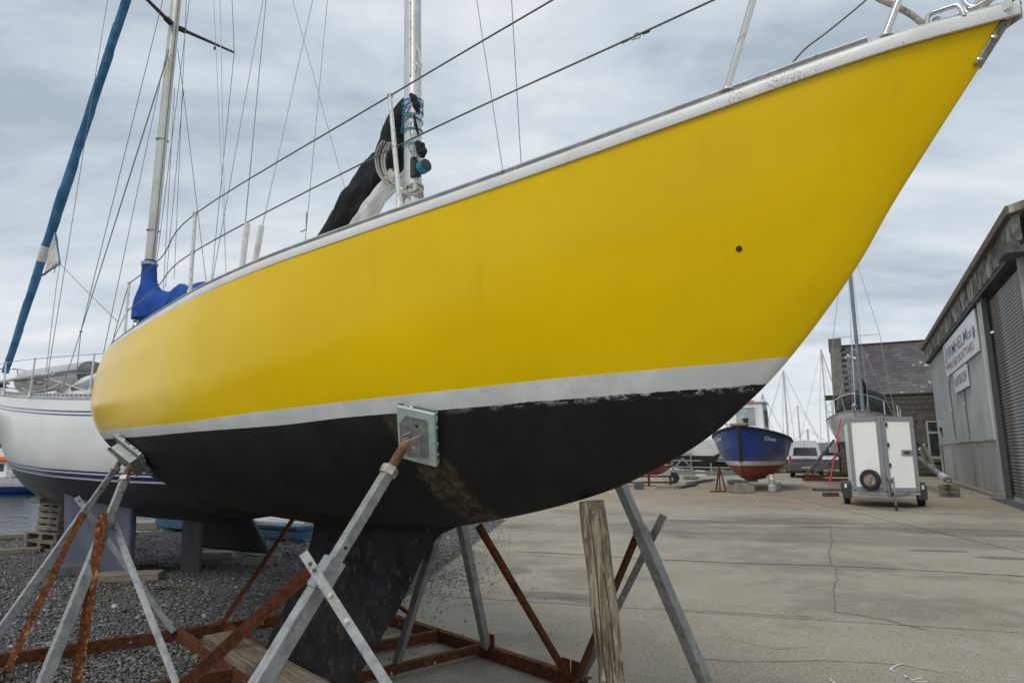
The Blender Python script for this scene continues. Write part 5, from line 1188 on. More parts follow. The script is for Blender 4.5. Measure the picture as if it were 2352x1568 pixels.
# timber crib and pallets under the bow
def pallet(loc, rz, label, w=1.0, d=.8, upright=False, tilt=0.0, grp='wooden pallets under the white yacht'):
    t = thing('pallet', label, 'pallet', loc, group=grp, rot=(R(90) + tilt if upright else 0, 0, rz))
    for k in range(5): MB().box((0, -d / 2 + .05 + (d - .1) * k / 4, .128), (w, min(.095, d / 7.5), .022)).build('plank', WGREY, t)
    for k in range(3):
        MB().box((0, -d / 2 + .05 + (d - .1) * k / 2, .011), (w, .095, .022)).build('plank', WGREY, t)
        MB().box((-w / 2 + .05 + (w - .1) * k / 2, 0, .0695), (.08, d, .095)).build('bearer', WGREYZ, t)
    return t
pb_ = atz(98, 1262); ba_ = math.atan2(WN[1], WN[0]) + R(90)
for k, lb_ in enumerate(('lower grey pallet of the pile under the white bow', 'second grey pallet of the pile under the white bow')):
    q = pb_ + WN * -.3; pallet((q[0], q[1], .141 * k), ba_ + R(3 * k), lb_, .85, .75)
q = pb_ - WN * .18
pallet((q[0] - .02, q[1], .282 + .26), ba_, 'upright pallet standing on the pile under the white bow, nearer face', .62, .5, True, -.04)
q = q - WN * .35; pallet((q[0], q[1], .282 + .26), ba_, 'upright pallet standing behind its twin under the white bow', .62, .5, True, .04)
q = atw(98, 1143, .0); solo(MB().rbox((q[0], q[1], .81), (.28, .22, .075), ba_), 'wood_block', WGREY, 'small timber block between the white bow and its pallets', 'wood block', bev=.01)
for (c_, s_, lb_, mt) in (((158, 1322), (.35, .30, .13), 'dark timber block under the front end of the grey-blue keel', WDARK), ((285, 1336), (.75, .26, .10), 'pale timber block under the back end of the grey-blue keel', WGREY), ((490, 1284), (.5, .25, .10), 'pale block under the middle of the black keel', CONCB), ((595, 1297), (.5, .25, .13), 'short timber block under the trailing end of the black keel', WGREY)):
    q = atz(*c_); solo(MB().rbox((q[0], q[1] + .1, s_[2] / 2), s_, R(12)), 'keel_block', mt, lb_, 'keel block', 'blocks under the white yacht', bev=.012)
a, b = atz(438, 1312, 0), aty(447, 1125, 8.6); solo(MB().beam(a + np.array([0, 0, -.0]), b + (b - a) * .05, .26, .07, (0, -1, 0)), 'timber_prop', WDARK, 'dark paint-spotted plank prop leaning under the white yacht', 'plank', bev=.01)
# low things along the quay
sl0, sl1 = atz(292, 1214), atz(452, 1212); solo(MB().beam(sl0 + np.array([0, 0, .07]), sl1 + np.array([0, 0, .07]), .5, .16), 'kerb_block', CONCB, 'long grey concrete kerb block at the harbour edge', 'kerb', bev=.015)
q = atz(455, 1213); solo(MB().box((q[0], q[1] - .1, .17), (.09, .09, .36)), 'short_post', GALV, 'short steel post at the end of the concrete kerb', 'post', bev=.004)
pn = thing('pontoon_beam', 'blue steel pontoon beam lying behind the black keel', 'pontoon', tuple(atz(560, 1228)))
a, b = atz(372, 1214), atz(704, 1244); bluep = mat('sea_blue_paint', (.030, .105, .19), .55, 0, [((.045, .14, .24), 3, .4, .7), ((.14, .15, .14), 9, .62, .72)], (20, .001))
MB().beam(a + np.array([0, 0, .16]), b + np.array([0, 0, .16]), .35, .2).build('beam', bluep, pn, bev=.01)
for f in (.05, .5, .93): q = a + (b - a) * f; MB().box(q + np.array([0, 0, .03]), (.2, .3, .06)).build('foot_block', WGREY, pn)
for f in (.36, .62, .97): q = a + (b - a) * f; MB().beam(q + np.array([0, 0, .26]), q + np.array([.03, 0, .50]), .05, .05, (0, 1, 0)).build('upright', RUST, pn)
for k, (y0, y1, dz, r_) in enumerate(((0, .1, .32, .055), (.16, .02, .33, .05), (-.12, -.14, .31, .045))):
    e0 = a + (b - a) * .30 + np.array([0, y0, dz]); e1 = b + np.array([0, y1, dz]); solo(MB().tube([e0, e1], r_, 14), 'mast_spar', ALUW if k else ALU, ('silver spar lying foremost on the blue pontoon beam', 'silver spar lying in the middle of the blue pontoon beam', 'silver spar lying at the back of the blue pontoon beam')[k], 'spar', 'spars on the blue pontoon beam', smooth=50)
q = atz(590, 1190, .4); solo(MB().beam(atz(600, 1206, .38), atz(700, 1214, .42), .3, .09), 'blue_float', bluep, 'blue float lying beyond the silver spars', 'float', bev=.03)
for a, b, lb_ in (((0, 1278), (95, 1266), 'weathered plank lying on the gravel by the pallets'), ((0, 1240), (60, 1233), 'second weathered plank at the water side of the pallets')):
    solo(MB().beam(atz(*a) - np.array([.6, -.1, -.035]), atz(*b) + np.array([0, 0, .035]), .18, .07), 'plank', WGREY, lb_, 'plank', bev=.006)

# ------------------------------------------------------------------ simple hulls for the other boats
def hull_parts(parent, L, beam, zst, zbow, zkeel, bands, rake=.6, stern=.8, sweep=.0, e_mid=.36, e_bow=.72, keelrise=.5, nst=28, rise=.86, rstart=.78):
    """bands: (part name, top height or None for the sheer, material) from the keel up; x forward"""
    ts = np.linspace(0, 1, nst); bs = lambda t: beam / 2 * ((stern + (1 - stern) * math.sin(math.pi / 2 * min(t / .5, 1))) if t < .5 else max(1 - ((t - .5) / .5)**2.3, 0.0)**.75 + .012)
    zsf = lambda t: zst + (zbow - zst) * t**2.2; zkf = lambda t: zkeel + (0 if t < rstart else (zsf(t) - zkeel) * rise * ((t - rstart) / (1 - rstart))**2.2) + (0 if t > .3 else keelrise * ((.3 - t) / .3)**2 * .6)
    ef = lambda t: e_mid + (e_bow - e_mid) * max(0, (t - .35) / .65)**1.4
    def pt(t, z, sd):
        zk, zt = zkf(t), zsf(t); s = min(max((z - zk) / max(zt - zk, 1e-6), 0), 1)
        return (L * (t - .5) + rake * (max(z - zkeel, 0) / (zbow - zkeel)) * t**4, sd * bs(t) * s**ef(t) * (1 + .03 * math.sin(math.pi * s)), max(z, zk))
    lev = [None] + [b_[1] for b_ in bands]; out = []
    for k, (nm, zt, mt) in enumerate(bands):
        M_ = MB(); nrow = 8 if k == 0 else 6
        for sd in (1, -1):
            G_ = []
            for t in ts:
                lo = zkf(t) if lev[k] is None else min(max(lev[k] + sweep * t**3, zkf(t)), zsf(t)); hi = zsf(t) if zt is None else min(max(zt + sweep * t**3, zkf(t)), zsf(t))
                G_.append([pt(t, lo + (hi - lo) * (j / (nrow - 1))**(1.7 if k == 0 else 1), sd) for j in range(nrow)])
            M_.grid(G_)
        G0 = [[pt(0, (zkf(0) if lev[k] is None else max(lev[k], zkf(0))) + ((zsf(0) if zt is None else max(zt, zkf(0))) - (zkf(0) if lev[k] is None else max(lev[k], zkf(0)))) * j / 5, sd) for j in range(6)] for sd in (1, -1)]
        M_.grid(G0); out.append(M_.build(nm, mt, parent, smooth=50))
    M_ = MB(); M_.grid([[(pt(t, zsf(t), 1)[0], pt(t, zsf(t), 1)[1] * q_, zsf(t) - .04) for q_ in (-1, -.5, 0, .5, 1)] for t in ts]); M_.build('deck', WHITEPAINT, parent)
    return pt, zsf, bs
def sheer_cap(parent, pt, zsf, name, mt, w=.06, h=.07, t0=0.0):
    M_ = MB()
    for sd in (1, -1):
        P_ = [np.array(pt(t, zsf(t), sd)) for t in np.linspace(t0, 1, 26)]; M_.tube(P_, h / 2, 8)
    return meta(M_.build(name, mt, parent, smooth=50))
# harbour boat at the far left
hb = thing('harbour_boat', 'small white and blue motor boat with an orange roof afloat by the rocks', 'motor boat', (-32.2, 39.2, -.9), R(176))
pt, zf, bf = hull_parts(hb, 8.0, 2.6, .95, 1.5, -.3, [('lower_hull', .46, BLUEP), ('topsides', None, WHITEPAINT)], stern=.85)
MB().box((-1.0, 0, 1.45), (2.6, 1.7, .95)).build('cabin', WHITEPAINT, hb, bev=.04); MB().box((-1.3, 0, 2.05), (4.0, 2.1, .24)).build('roof', ORANGE, hb, bev=.05)
MB().box((-1.6, 0, 2.42), (1.6, 1.2, .5)).build('roof_locker', WHITEPAINT, hb, bev=.05)
for x in (-1.8, -1.0, -.2):
    for s in (1, -1): MB().box((x, s * .852, 1.55), (.6, .012, .45)).build('window', GLASSD, hb)
for x in (-3.2, -2.6, -3.7):
    MB().tube([(x, .9, .95), (x, .9, 1.95)], .03, 8).build('roof_post', WHITEP, hb)
for z in (1.35, 1.7): MB().tube([(-3.8, .9, z), (-2.4, .9, z)], .025, 8).build('rail', WHITEP, hb)
for (p_, q_) in (((-2.6, .5, 2.3), (-3.4, .5, 3.05)), ((-3.4, .5, 3.05), (-.6, .5, 3.0)), ((-.6, .5, 3.0), (-.4, .5, 2.2)), ((-2.9, .5, 2.2), (-2.7, .5, 3.0))): MB().tube([p_, q_], .03, 8).build('roof_rail', STAINLESS, hb)
# rock breakwater behind it
ROCK = mat('harbour_rock', (.13, .125, .115), .95, 0, [((.07, .068, .06), .8, .45, .6), ((.20, .19, .17), 2, .55, .7)], (1.2, .25)); BANKG = mat('bank_grass', (.06, .085, .03), .95, 0, [((.10, .11, .05), .5, .4, .65)], (2, .1))
bw_ = thing('breakwater', 'rock breakwater with a grassy top beyond the harbour boat', 'breakwater', (-62, 62, -1))
M = MB(); rr = random.Random(3)
for i in range(34):
    for j in range(5):
        x = -90 + 1.65 * i + rr.uniform(-.4, .4); y = 58.5 + j * .9; z = -.6 + j * .72; s_ = rr.uniform(.6, 1.05)
        base = [np.array((math.cos(a) * math.cos(e_), math.sin(a) * math.cos(e_), math.sin(e_))) * s_ * rr.uniform(.75, 1.2) * np.array((1.2, 1, .75)) for e_ in (-.7, .1, .75) for a in np.linspace(0, 6.28, 7)[:-1]]
        n0 = [np.array((x, y, z)) + q for q in base]; M.add(n0, [(r_ * 6 + k, r_ * 6 + (k + 1) % 6, (r_ + 1) * 6 + (k + 1) % 6, (r_ + 1) * 6 + k) for r_ in range(2) for k in range(6)] + [tuple(12 + k for k in range(6))])
meta(M.build('boulders', ROCK, bw_, smooth=30), kind='stuff')
M = MB(); G = [[(-95 + 2.2 * i, y, z + .25 * math.sin(i * 1.7 + y)) for y, z in ((61.5, 2.2), (63.5, 3.2), (67, 3.6), (76, 3.2), (84, -1.5))] for i in range(30)]; M.grid(G); M.build('grass_bank', BANKG, bw_, smooth=60)

# ------------------------------------------------------------------ boat shed on the right
def xy(px, py, d): return aty(px, py, d)
SA = np.array([26.1, 39.0, 0]); SB = np.array([13.8, 16.2, 0]); SDIR = (SB - SA) / np.linalg.norm(SB - SA); SLEN = np.linalg.norm(SB - SA); SOUT = np.array([-SDIR[1], SDIR[0], 0]); SOUT = SOUT if SOUT @ (-SA) > 0 else -SOUT
EAV = 8.12; FASH = 1.05
shed = thing('boat_shed', 'tall grey corrugated boat shed with a roller door', 'shed', tuple(SA), group=None)
CLAD = mat('grey_cladding_sheet', (.40, .425, .41), .5, .05, [((.31, .33, .32), .5, .4, .7), ((.20, .19, .165), 1.2, .6, .75, (1, 1, .12), .5)], (20, .001))
CLADD = mat('pale_cladding_sheet', (.43, .455, .44), .5, .05, [((.34, .36, .35), .8, .45, .7, (1, 1, .15))], (20, .001))
FASC = mat('weathered_asbestos_sheet', (.235, .215, .18), .9, 0, [((.12, .105, .085), 2.5, .42, .58), ((.40, .385, .34), 1.6, .52, .62, (1, 1, .3)), ((.045, .04, .035), 3, .56, .64, (1, 1, .3))], (15, .006))
PANC = mat('stained_concrete_panel', (.40, .39, .36), .9, 0, [((.23, .215, .18), 1.0, .45, .7, (1, 1, .2)), ((.12, .11, .085), 2.2, .58, .75, (1, 1, .15), .8), ((.42, .41, .385), 5, .6, .7)], (30, .004))
def sp_(l, o, z): return SA + SDIR * l + SOUT * o + np.array([0, 0, z])
door0 = 19.3; door1 = SLEN - .55        # roller door between these lengths along the wall
def corr(l0, l1, z0, z1, off, amp, pitch, mt, name, par, trap=True):
    n_ = max(int((l1 - l0) / pitch), 1); pr = []
    for i in range(n_):
        for f, a in ((0, 0), (.3, 0), (.42, 1), (.68, 1), (.8, 0)) if trap else ((0, .0), (.17, .7), (.33, 1), (.5, 1), (.67, .7), (.83, .2)): pr.append((l0 + (i + f) * (l1 - l0) / n_, a * amp))
    pr.append((l1, 0)); M_ = MB(); M_.grid([[sp_(l, off + a, z) for z in (z0, z1)] for l, a in pr]); return M_.build(name, mt, par)
# back-up wall, gable ends and roof
M = MB(); W_ = 18
M.prism([sp_(0, -.06, 0), sp_(0, -W_, 0), sp_(0, -W_, EAV - .3), sp_(0, -W_ / 2, EAV + 1.9), sp_(0, -.06, EAV - .3)], SDIR * .12)
M.build('end_wall', CLAD, shed)
M = MB(); M.prism([sp_(SLEN - .12, -.06, 0), sp_(SLEN - .12, -W_, 0), sp_(SLEN - .12, -W_, EAV - .3), sp_(SLEN - .12, -W_ / 2, EAV + 1.9), sp_(SLEN - .12, -.06, EAV - .3)], SDIR * .12); M.build('end_wall', CLAD, shed)
M = MB(); M.prism([sp_(-.6, .35, EAV - .22), sp_(-.6, -W_ / 2, EAV + 2.1), sp_(-.6, -W_ - .3, EAV - .3), sp_(-.6, -W_ - .3, EAV - .1), sp_(-.6, -W_ / 2, EAV + 2.3), sp_(-.6, .35, EAV)], SDIR * (SLEN + .9)); M.build('roof', FASC, shed)
# fascia of corrugated sheet hanging below the eave, gutter board above
nsh = 12
for k in range(nsh):
    l0 = -.5 + (SLEN + .7) * k / nsh; corr(l0 + .01, l0 + (SLEN + .7) / nsh, EAV - FASH + .05 + .02 * (k % 3), EAV - .2, .12 + .008 * (k % 2), .15, .36, FASC, 'fascia_sheet', shed, False)
MB().beam(sp_(-.65, .24, EAV - .1), sp_(SLEN + .2, .24, EAV - .1), .34, .26).build('gutter_board', wood('brown_gutter_board', (.13, .105, .075), (.2, .17, .13), (.05, .04, .03), 'x'), shed, bev=.02)
MB().beam(sp_(-.5, .10, EAV - FASH), sp_(SLEN + .2, .10, EAV - FASH), .22, .12).build('fascia_rail', BLACKP, shed)
nc = 14
for k in range(nc):
    l0 = 2.4 + (door0 - .9 - 2.4) * k / nc; l1 = 2.4 + (door0 - .9 - 2.4) * (k + 1) / nc
    strip = k in (4, 8)
    corr(l0, l1 - .012, 2.0, EAV - FASH, .0 + .004 * (k % 2), .045 if not strip else .02, .2 if not strip else .12, CLADD if k > 11 else CLAD, 'cladding_sheet', shed)
corr(0, 2.39, 3.0, EAV - FASH, .0, .045, .2, CLAD, 'cladding_sheet', shed); corr(0, .62, 0, 2.99, .0, .045, .2, CLAD, 'cladding_sheet', shed)
for k in (4, 8):      # translucent light strips with little brackets
    l0 = 2.4 + (door0 - .9 - 2.4) * k / nc; l1 = l0 + (door0 - .9 - 2.4) / nc
    MB().beam(sp_((l0 + l1) / 2, .05, 2.25), sp_((l0 + l1) / 2, .05, 5.2), .35, .012, SOUT).build('roof_light_strip', mat('yellowed_light_strip', (.33, .32, .26), .4, 0, [((.24, .22, .17), 2, .5, .7)]), shed)
    for z in (2.3, 3.7): MB().box(sp_((l0 + l1) / 2, .065, z), (.45, .02, .09), [SDIR, SOUT, (0, 0, 1)]).build('strip_bracket', WHITEPAINT, shed)
npan = 8; 
for k in range(npan):
    l0 = 2.0 + (door0 - .9 - 2.0) * k / npan; l1 = l0 + (door0 - .9 - 2.0) / npan
    o = MB().box(sp_((l0 + l1) / 2, .02 + .012 * ((k * 7) % 3), 1.0), (l1 - l0 - .035, .12, 2.0 - .012 * (k % 2)), [SDIR, SOUT, (0, 0, 1)]).build('concrete_panel', PANC, shed, bev=.008)
MB().beam(sp_(.6, .07, 2.02), sp_(door0 - .9, .07, 2.02), .14, .07).build('ledge', PANC, shed, bev=.01)
MB().beam(sp_(1.9, .12, .04), sp_(door0 - .9, .12, .04), .5, .1).build('footing', CONCB, shed, bev=.01)
# side door
dk = mat('dark_doorway', (.018, .017, .016), .9)
o = MB().box(sp_(1.35, -.12, 1.45), (1.3, .06, 2.9), [SDIR, SOUT, (0, 0, 1)]).build('door', dk, shed); MB().box(sp_(.75, -.02, 2.2), (.35, .10, 1.1), [SDIR, SOUT, (0, 0, 1)]).build('door_leaf', CLADD, shed)
MB().box(sp_(2.02, 0, 1.2), (.1, .16, 2.4), [SDIR, SOUT, (0, 0, 1)]).build('door_jamb', PANC, shed)
# roller door and its surround
MB().beam(sp_(door0 - .45, .03, 0), sp_(door0 - .45, .03, EAV - FASH), .80, .10, SOUT).build('door_surround', CLADD, shed)
MB().beam(sp_(door0 - .9, .09, 2.0), sp_(door0 - .9, .09, EAV - FASH), .07, .05, SOUT).build('corner_trim', WHITEPAINT, shed)
MB().beam(sp_(door0 + .03, .06, 0), sp_(door0 + .03, .06, EAV - FASH), .12, .16, SOUT).build('door_guide', mat('dark_guide', (.10, .10, .10), .6), shed)
MB().beam(sp_(door1, .06, 0), sp_(door1, .06, EAV - .9), .2, .2, SOUT).build('door_post', PANC, shed, bev=.01)
MB().beam(sp_(door1 - .2, .3, EAV - 1.15), sp_(SLEN + .2, .3, EAV - 1.15), .5, .28).build('beam_end', WDARK, shed)
rd = NT('roller_door_slats'); v = rd.obj()
c = rd.mix(rd.step(rd.noise(v, 1.2, 4), .35, .7), (.28, .29, .295), (.38, .39, .395)); c = rd.mix(rd.math('MULTIPLY', rd.step(rd.noise(v, 1.6, 5, .65, (1, 1, 2.2)), .48, .66), .85), c, (.17, .095, .055)); ROLL = rd.fin(c, .5, .3)
nsl = 62; zt = EAV - FASH - .2; me_ = None
for k in range(nsl):
    h = zt / nsl; z0 = h * k + .03
    if me_ is None:
        M_ = MB(); pr = [(0, 0), (.012, .012), (.040, .035), (.048, h * .5), (.040, h - .035), (.012, h - .012), (0, h)]
        M_.grid([[sp_(l, -.14 + a, z_) for a, z_ in pr] for l in (door0 + .05, door1 - .08)]); o = M_.build('slat', ROLL, shed, smooth=50); me_ = o
    else:
        o = me_.copy(); COL.objects.link(o); o.location = (0, 0, h * k)
MB().box(sp_((door0 + door1) / 2, -.12, .05), (door1 - door0 - .1, .08, .12), [SDIR, SOUT, (0, 0, 1)]).build('bottom_bar', PANC, shed)
MB().beam(sp_(door0 - .2, .35, -.005), sp_(door1, .35, -.005), .5, .03).build('threshold', WDARK, shed)
# signs, with their lettering
def text_mesh(cu, name, mt):
    tmp = bpy.data.objects.new('text_tmp', cu); COL.objects.link(tmp); dg_ = bpy.context.evaluated_depsgraph_get()
    me = bpy.data.meshes.new_from_object(tmp.evaluated_get(dg_)); me.name = name; me.materials.clear(); me.materials.append(mt)
    bpy.data.objects.remove(tmp); bpy.data.curves.remove(cu); o = bpy.data.objects.new(name, me); COL.objects.link(o); return o
def text_on(par, s, l, z, h, off, mt, width=1.0, bold=.0, italic=0.0, name='lettering'):
    cu = bpy.data.curves.new(name, 'FONT'); cu.body = s; cu.size = h; cu.align_x = 'CENTER'; cu.align_y = 'CENTER'; cu.extrude = .002; cu.offset = bold; cu.shear = italic
    o = text_mesh(cu, name, mt)
    xs_ = [v_.co.x for v_ in o.data.vertices]; cond = width / (max(xs_) - min(xs_))
    X = SDIR; Zv = Vector((0, 0, 1)); N = SOUT; 
    xd = X if np.cross(X, (0, 0, 1)) @ SOUT > 0 else -X
    Mx = Matrix(((xd[0] * cond, 0, N[0], 0), (xd[1] * cond, 0, N[1], 0), (0, 1, 0, 0), (0, 0, 0, 1)))
    o['kind'] = 'stuff'; p = sp_(l, off, z) - OFF[par.name]; Mx.translation = Vector(p); o.parent = par; o.matrix_local = Mx; OFF[o.name] = OFF[par.name]; return o
SIGNW = mat('white_sign_board', (.74, .75, .76), .4, 0, [((.66, .67, .70), 1, .4, .7)]); INK = mat('navy_sign_paint', (.02, .025, .09), .5); INKR = mat('maroon_sign_paint', (.16, .02, .035), .5)
def wall_l(px, py):      # length along the wall and height of a point seen on its face
    q = atplane(px, py, SA, SOUT); return (q - SA) @ SDIR, q[2]
l0, z0 = wall_l(2181, 867); l1, z1 = wall_l(2248, 787); sl_, sr_ = wall_l(2177, 830)[0], wall_l(2253, 764)[0]
zb_ = wall_l(2179, 868)[1]; zt_ = EAV - FASH - .12
sb = thing('sign_board', 'large white boatyard name sign on the grey shed wall', 'sign', tuple(sp_((sl_ + sr_) / 2, .1, zb_)))
MB().box(sp_((sl_ + sr_) / 2, .10, (zb_ + zt_) / 2), (sr_ - sl_, .06, zt_ - zb_), [SDIR, SOUT, (0, 0, 1)]).build('board', SIGNW, sb, bev=.008)
wsn = sr_ - sl_; midl = (sl_ + sr_) / 2
text_on(sb, 'FIRMHELM', midl - wsn * .06, zb_ + (zt_ - zb_) * .60, 1.15 * (zt_ - zb_) / 2.45, .134, INK, wsn * .66, .002); text_on(sb, 'Ltd', midl + wsn * .335, zb_ + (zt_ - zb_) * .56, .55, .134, INK, wsn * .09)
text_on(sb, 'PWLLHELI BOATYARD', midl, zb_ + (zt_ - zb_) * .22, .75 * (zt_ - zb_) / 2.45, .134, INKR, wsn * .80, .0)
def little_boat(l, z, s):
    M_ = MB(); q = lambda a, b: sp_(l + a * s, .134, z + b * s)
    M_.prism([q(-.5, 0), q(.5, 0), q(.35, -.22), q(-.35, -.22)], SOUT * .004); M_.prism([q(-.03, .05), q(.03, .05), q(.03, 2.0), q(-.03, 2.0)], SOUT * .004); M_.prism([q(.08, .2), q(.45, .2), q(.08, 1.7)], SOUT * .004); M_.build('boat_emblem', INK, sb)
little_boat(sl_ + wsn * .06, zb_ + .5, .55)
M = MB(); ql, qz = sl_ + wsn * .94, zb_ + .8
M.prism([sp_(ql + .17 * math.cos(a), .134, qz + .17 * math.sin(a)) for a in np.linspace(0, 6.28, 15)[:-1]], SOUT * .004)
for a in np.linspace(0, 6.28, 9)[:-1]: M.beam(sp_(ql + .13 * math.cos(a), .136, qz + .13 * math.sin(a)), sp_(ql + .28 * math.cos(a), .136, qz + .28 * math.sin(a)), .07, .003, SOUT)
meta(M.build('helm_emblem', INK, sb), kind='stuff')
sl2, sr2 = wall_l(2199, 885)[0], wall_l(2231, 868)[0]; pz0 = zb_ - 1.05
sg = thing('phone_sign', 'small white telephone number sign below the large name sign', 'sign', tuple(sp_((sl2 + sr2) / 2, .1, pz0)))
MB().box(sp_((sl2 + sr2) / 2, .10, pz0 + .5), (sr2 - sl2, .05, .95), [SDIR, SOUT, (0, 0, 1)]).build('board', SIGNW, sg, bev=.008)
text_on(sg, 'Tel: 01758 612244', (sl2 + sr2) / 2, pz0 + .5, .62, .128, INK, (sr2 - sl2) * .9, .002)

# ------------------------------------------------------------------ stone house
HD = 45.0
hx0, hx1 = 22.9, 34.5
house = thing('stone_house', 'dark stone house with a grey slate roof behind the trailer', 'house', (hx0, HD, 0), R(-28)); OFF[house.name] = np.array([hx0, HD, 0])
STONEW = mat('dark_building_stone', (.125, .11, .09), .9, 0, [((.075, .068, .058), 1.3, .4, .62), ((.20, .18, .15), 3.1, .6, .72)], (12, .012)); MORT = mat('stone_mortar', (.10, .092, .08), .95)
QUOIN = mat('buff_dressed_stone', (.125, .112, .088), .85, 0, [((.085, .076, .062), 2, .45, .65)], (15, .005))
EH, RH, DEP = 5.4, 9.6, 8.4
M = MB(); M.box(((hx0 + hx1) / 2, HD + DEP / 2, EH / 2), (hx1 - hx0 - .1, DEP, EH)); M.prism([(hx0 + .05, HD + .05, EH), (hx0 + .05, HD + DEP - .05, EH), (hx0 + .05, HD + DEP / 2, RH - .15)], (.5, 0, 0)); wall = M.build('wall', MORT, house)
wx0, wx1, wz0, wz1 = hx0 + 5.4, hx0 + 7.0, 1.2, 3.55
rows = 15; rr = random.Random(11); protoS = {}
cnt = 0
for r_ in range(rows):
    h = EH / rows; x = hx0 + .03
    while x < hx1 - .2:
        w_ = rr.choice((.4, .55, .75)); z = h * (r_ + .5)
        if x + w_ > hx1: break
        if not (x + w_ > wx0 - .3 and x < wx1 + .3 and wz0 - .3 < z < wz1 + .4):
            key = w_
            if key not in protoS: o = MB().box((hx0, HD, 0), (w_ - .03, .12, h - .03)).build('stone_block', STONEW, wall); protoS[key] = o
            else: o = protoS[key].copy(); COL.objects.link(o)
            o.location = Vector((x + w_ / 2, HD - .02 - rr.uniform(0, .03), z)) - Vector(OFF[house.name]); o.rotation_euler = (0, rr.uniform(-.012, .012), 0)
            cnt += 1
        x += w_
# window with dressed surround
wd = MB().box(((wx0 + wx1) / 2, HD - .03, (wz0 + wz1) / 2), (wx1 - wx0, .05, wz1 - wz0)).build('window', GLASSD, house)
CREAMP = mat('cream_joinery', (.42, .40, .32), .5)
for (c_, s_) in (((wx0 - .0, (wz0 + wz1) / 2), (.12, wz1 - wz0)), ((wx1, (wz0 + wz1) / 2), (.12, wz1 - wz0)), (((wx0 + wx1) / 2, (wz0 + wz1) / 2), (.18, wz1 - wz0)), (((wx0 + wx1) / 2, wz1 - .72), (wx1 - wx0, .14)), (((wx0 + wx1) / 2, wz0), (wx1 - wx0 + .2, .16)), (((wx0 + wx1) / 2, wz1), (wx1 - wx0 + .1, .1))):
    MB().box((c_[0], HD - .085, c_[1]), (s_[0], .08 if s_[0] < s_[1] else .084, s_[1])).build('frame', CREAMP, wd)
for z in np.arange(wz0 + .2, wz1 + .3, .45): MB().box((wx0 - .33, HD - .05, z), (.5 if int(z * 10) % 2 else .34, .12, .43)).build('quoin_block', QUOIN, house, bev=.01)
MB().box(((wx0 + wx1) / 2, HD - .055, wz1 + .28), (wx1 - wx0 + .9, .13, .42)).build('lintel', QUOIN, house, bev=.01)
MB().box(((wx0 + wx1) / 2, HD - .08, wz0 - .2), (wx1 - wx0 + .6, .2, .2)).build('window_sill', QUOIN, house, bev=.01)
MB().box(((hx0 + hx1) / 2, HD - .1, EH + .02), (hx1 - hx0 + .3, .16, .14)).build('gutter', BLACKP, house, bev=.02)
MB().tube([(hx0 + .1, HD - .12, EH), (hx0 + .05, HD - .12, .2)], .07, 8).build('downpipe', BLACKP, house)
MB().box((hx0 - .28, HD - .1, EH - .05), (.5, .3, .35)).build('eaves_bracket', BLACKP, house)
MB().prism([(hx0 - .02, HD - .2, EH), (hx0 - .02, HD + .1, EH + .3), (hx0 - .02, HD + DEP / 2, RH + .35), (hx0 - .02, HD + DEP / 2, RH - .2), (hx0 - .02, HD + .2, EH - .3)], (.75, 0, 0)).build('gable_coping', QUOIN, house, bev=.02)
MB().box((hx0 + .35, HD + DEP / 2, RH + .1), (.9, 1.0, 1.0)).build('gable_stack', QUOIN, house, bev=.03)
MB().prism([(hx0 + .7, HD - .15, EH + .03), (hx0 + .7, HD + DEP / 2, RH - .06), (hx0 + .7, HD + DEP, EH), (hx0 + .7, HD + DEP, EH - .1), (hx0 + .7, HD, EH - .1)], (hx1 - hx0 - .7, 0, 0)).build('roof', BLACKP, house)
sl = NT('roof_slate'); v = sl.obj(); oi = sl.n.new('ShaderNodeObjectInfo').outputs['Random']
c = sl.mix(sl.step(oi, 0, 1), (.070, .062, .068), (.125, .110, .112)); pz = sl.pos()
c = sl.mix(sl.math('MULTIPLY', sl.step(sl.noise(pz, .35, 4), .42, .62), .7), c, (.055, .047, .05))
c = sl.mix(sl.step(sl.math('ADD', sl.noise(pz, 2.4, 4, .7), sl.math('MULTIPLY', sl.step(sl.noise(pz, .25, 2), .42, .60), .10)), .70, .715), c, (.62, .62, .60)); sl.bump(sl.noise(pz, 6, 4), .01); SLATEM = sl.fin(c, .7)
slope = np.array([0, DEP / 2 + .15, RH - EH - .03]); Ls = np.linalg.norm(slope); sdn = slope / Ls; nrm = np.cross((1, 0, 0), sdn)
nrow, sw = 17, .56; k = 0; pr_ = None; M = MB()
roofo = house
for r_ in range(nrow):
    for cidx in range(int((hx1 - hx0 - .75) / sw)):
        x = hx0 + .75 + sw * (cidx + .5 + .5 * (r_ % 2) * .98); 
        if x + sw / 2 > hx1 + .2: continue
        c_ = np.array([x, HD - .15, EH + .04]) + sdn * (Ls / nrow * (r_ + .5)) + nrm * (.030 + rr.uniform(0, .006)); hgt = Ls / nrow * 1.12
        ax = [(1, 0, 0), sdn * .9995 - nrm * .03, nrm + sdn * .03]
        vis = x < hx0 + 9 and r_ >= 1
        if vis and k < 300:
            if pr_ is None: 
                M0 = MB(); M0.box((hx0, HD, 0), (sw - .012, hgt, .014), ax); pr_ = M0.build('slate', SLATEM, house); o = pr_
            else: o = pr_.copy(); COL.objects.link(o)
            o.location = Vector(c_) - Vector(OFF[house.name]); o.rotation_euler = (0, rr.uniform(-.006, .006), 0); k += 1
        else: M.box(c_, (sw - .012, hgt, .014), ax)
meta(M.build('slates', SLATEM, house), kind='stuff')
MB().beam((hx0 + .7, HD + DEP / 2, RH + .02), (hx1, HD + DEP / 2, RH + .02), .35, .12).build('ridge_tiles', BLACKP, house)
gs = [(hx0 + s_ * .883 - .3, HD - s_ * .469 - .6, .5, .3, 260) for s_ in np.arange(-.5, 8, .5)]
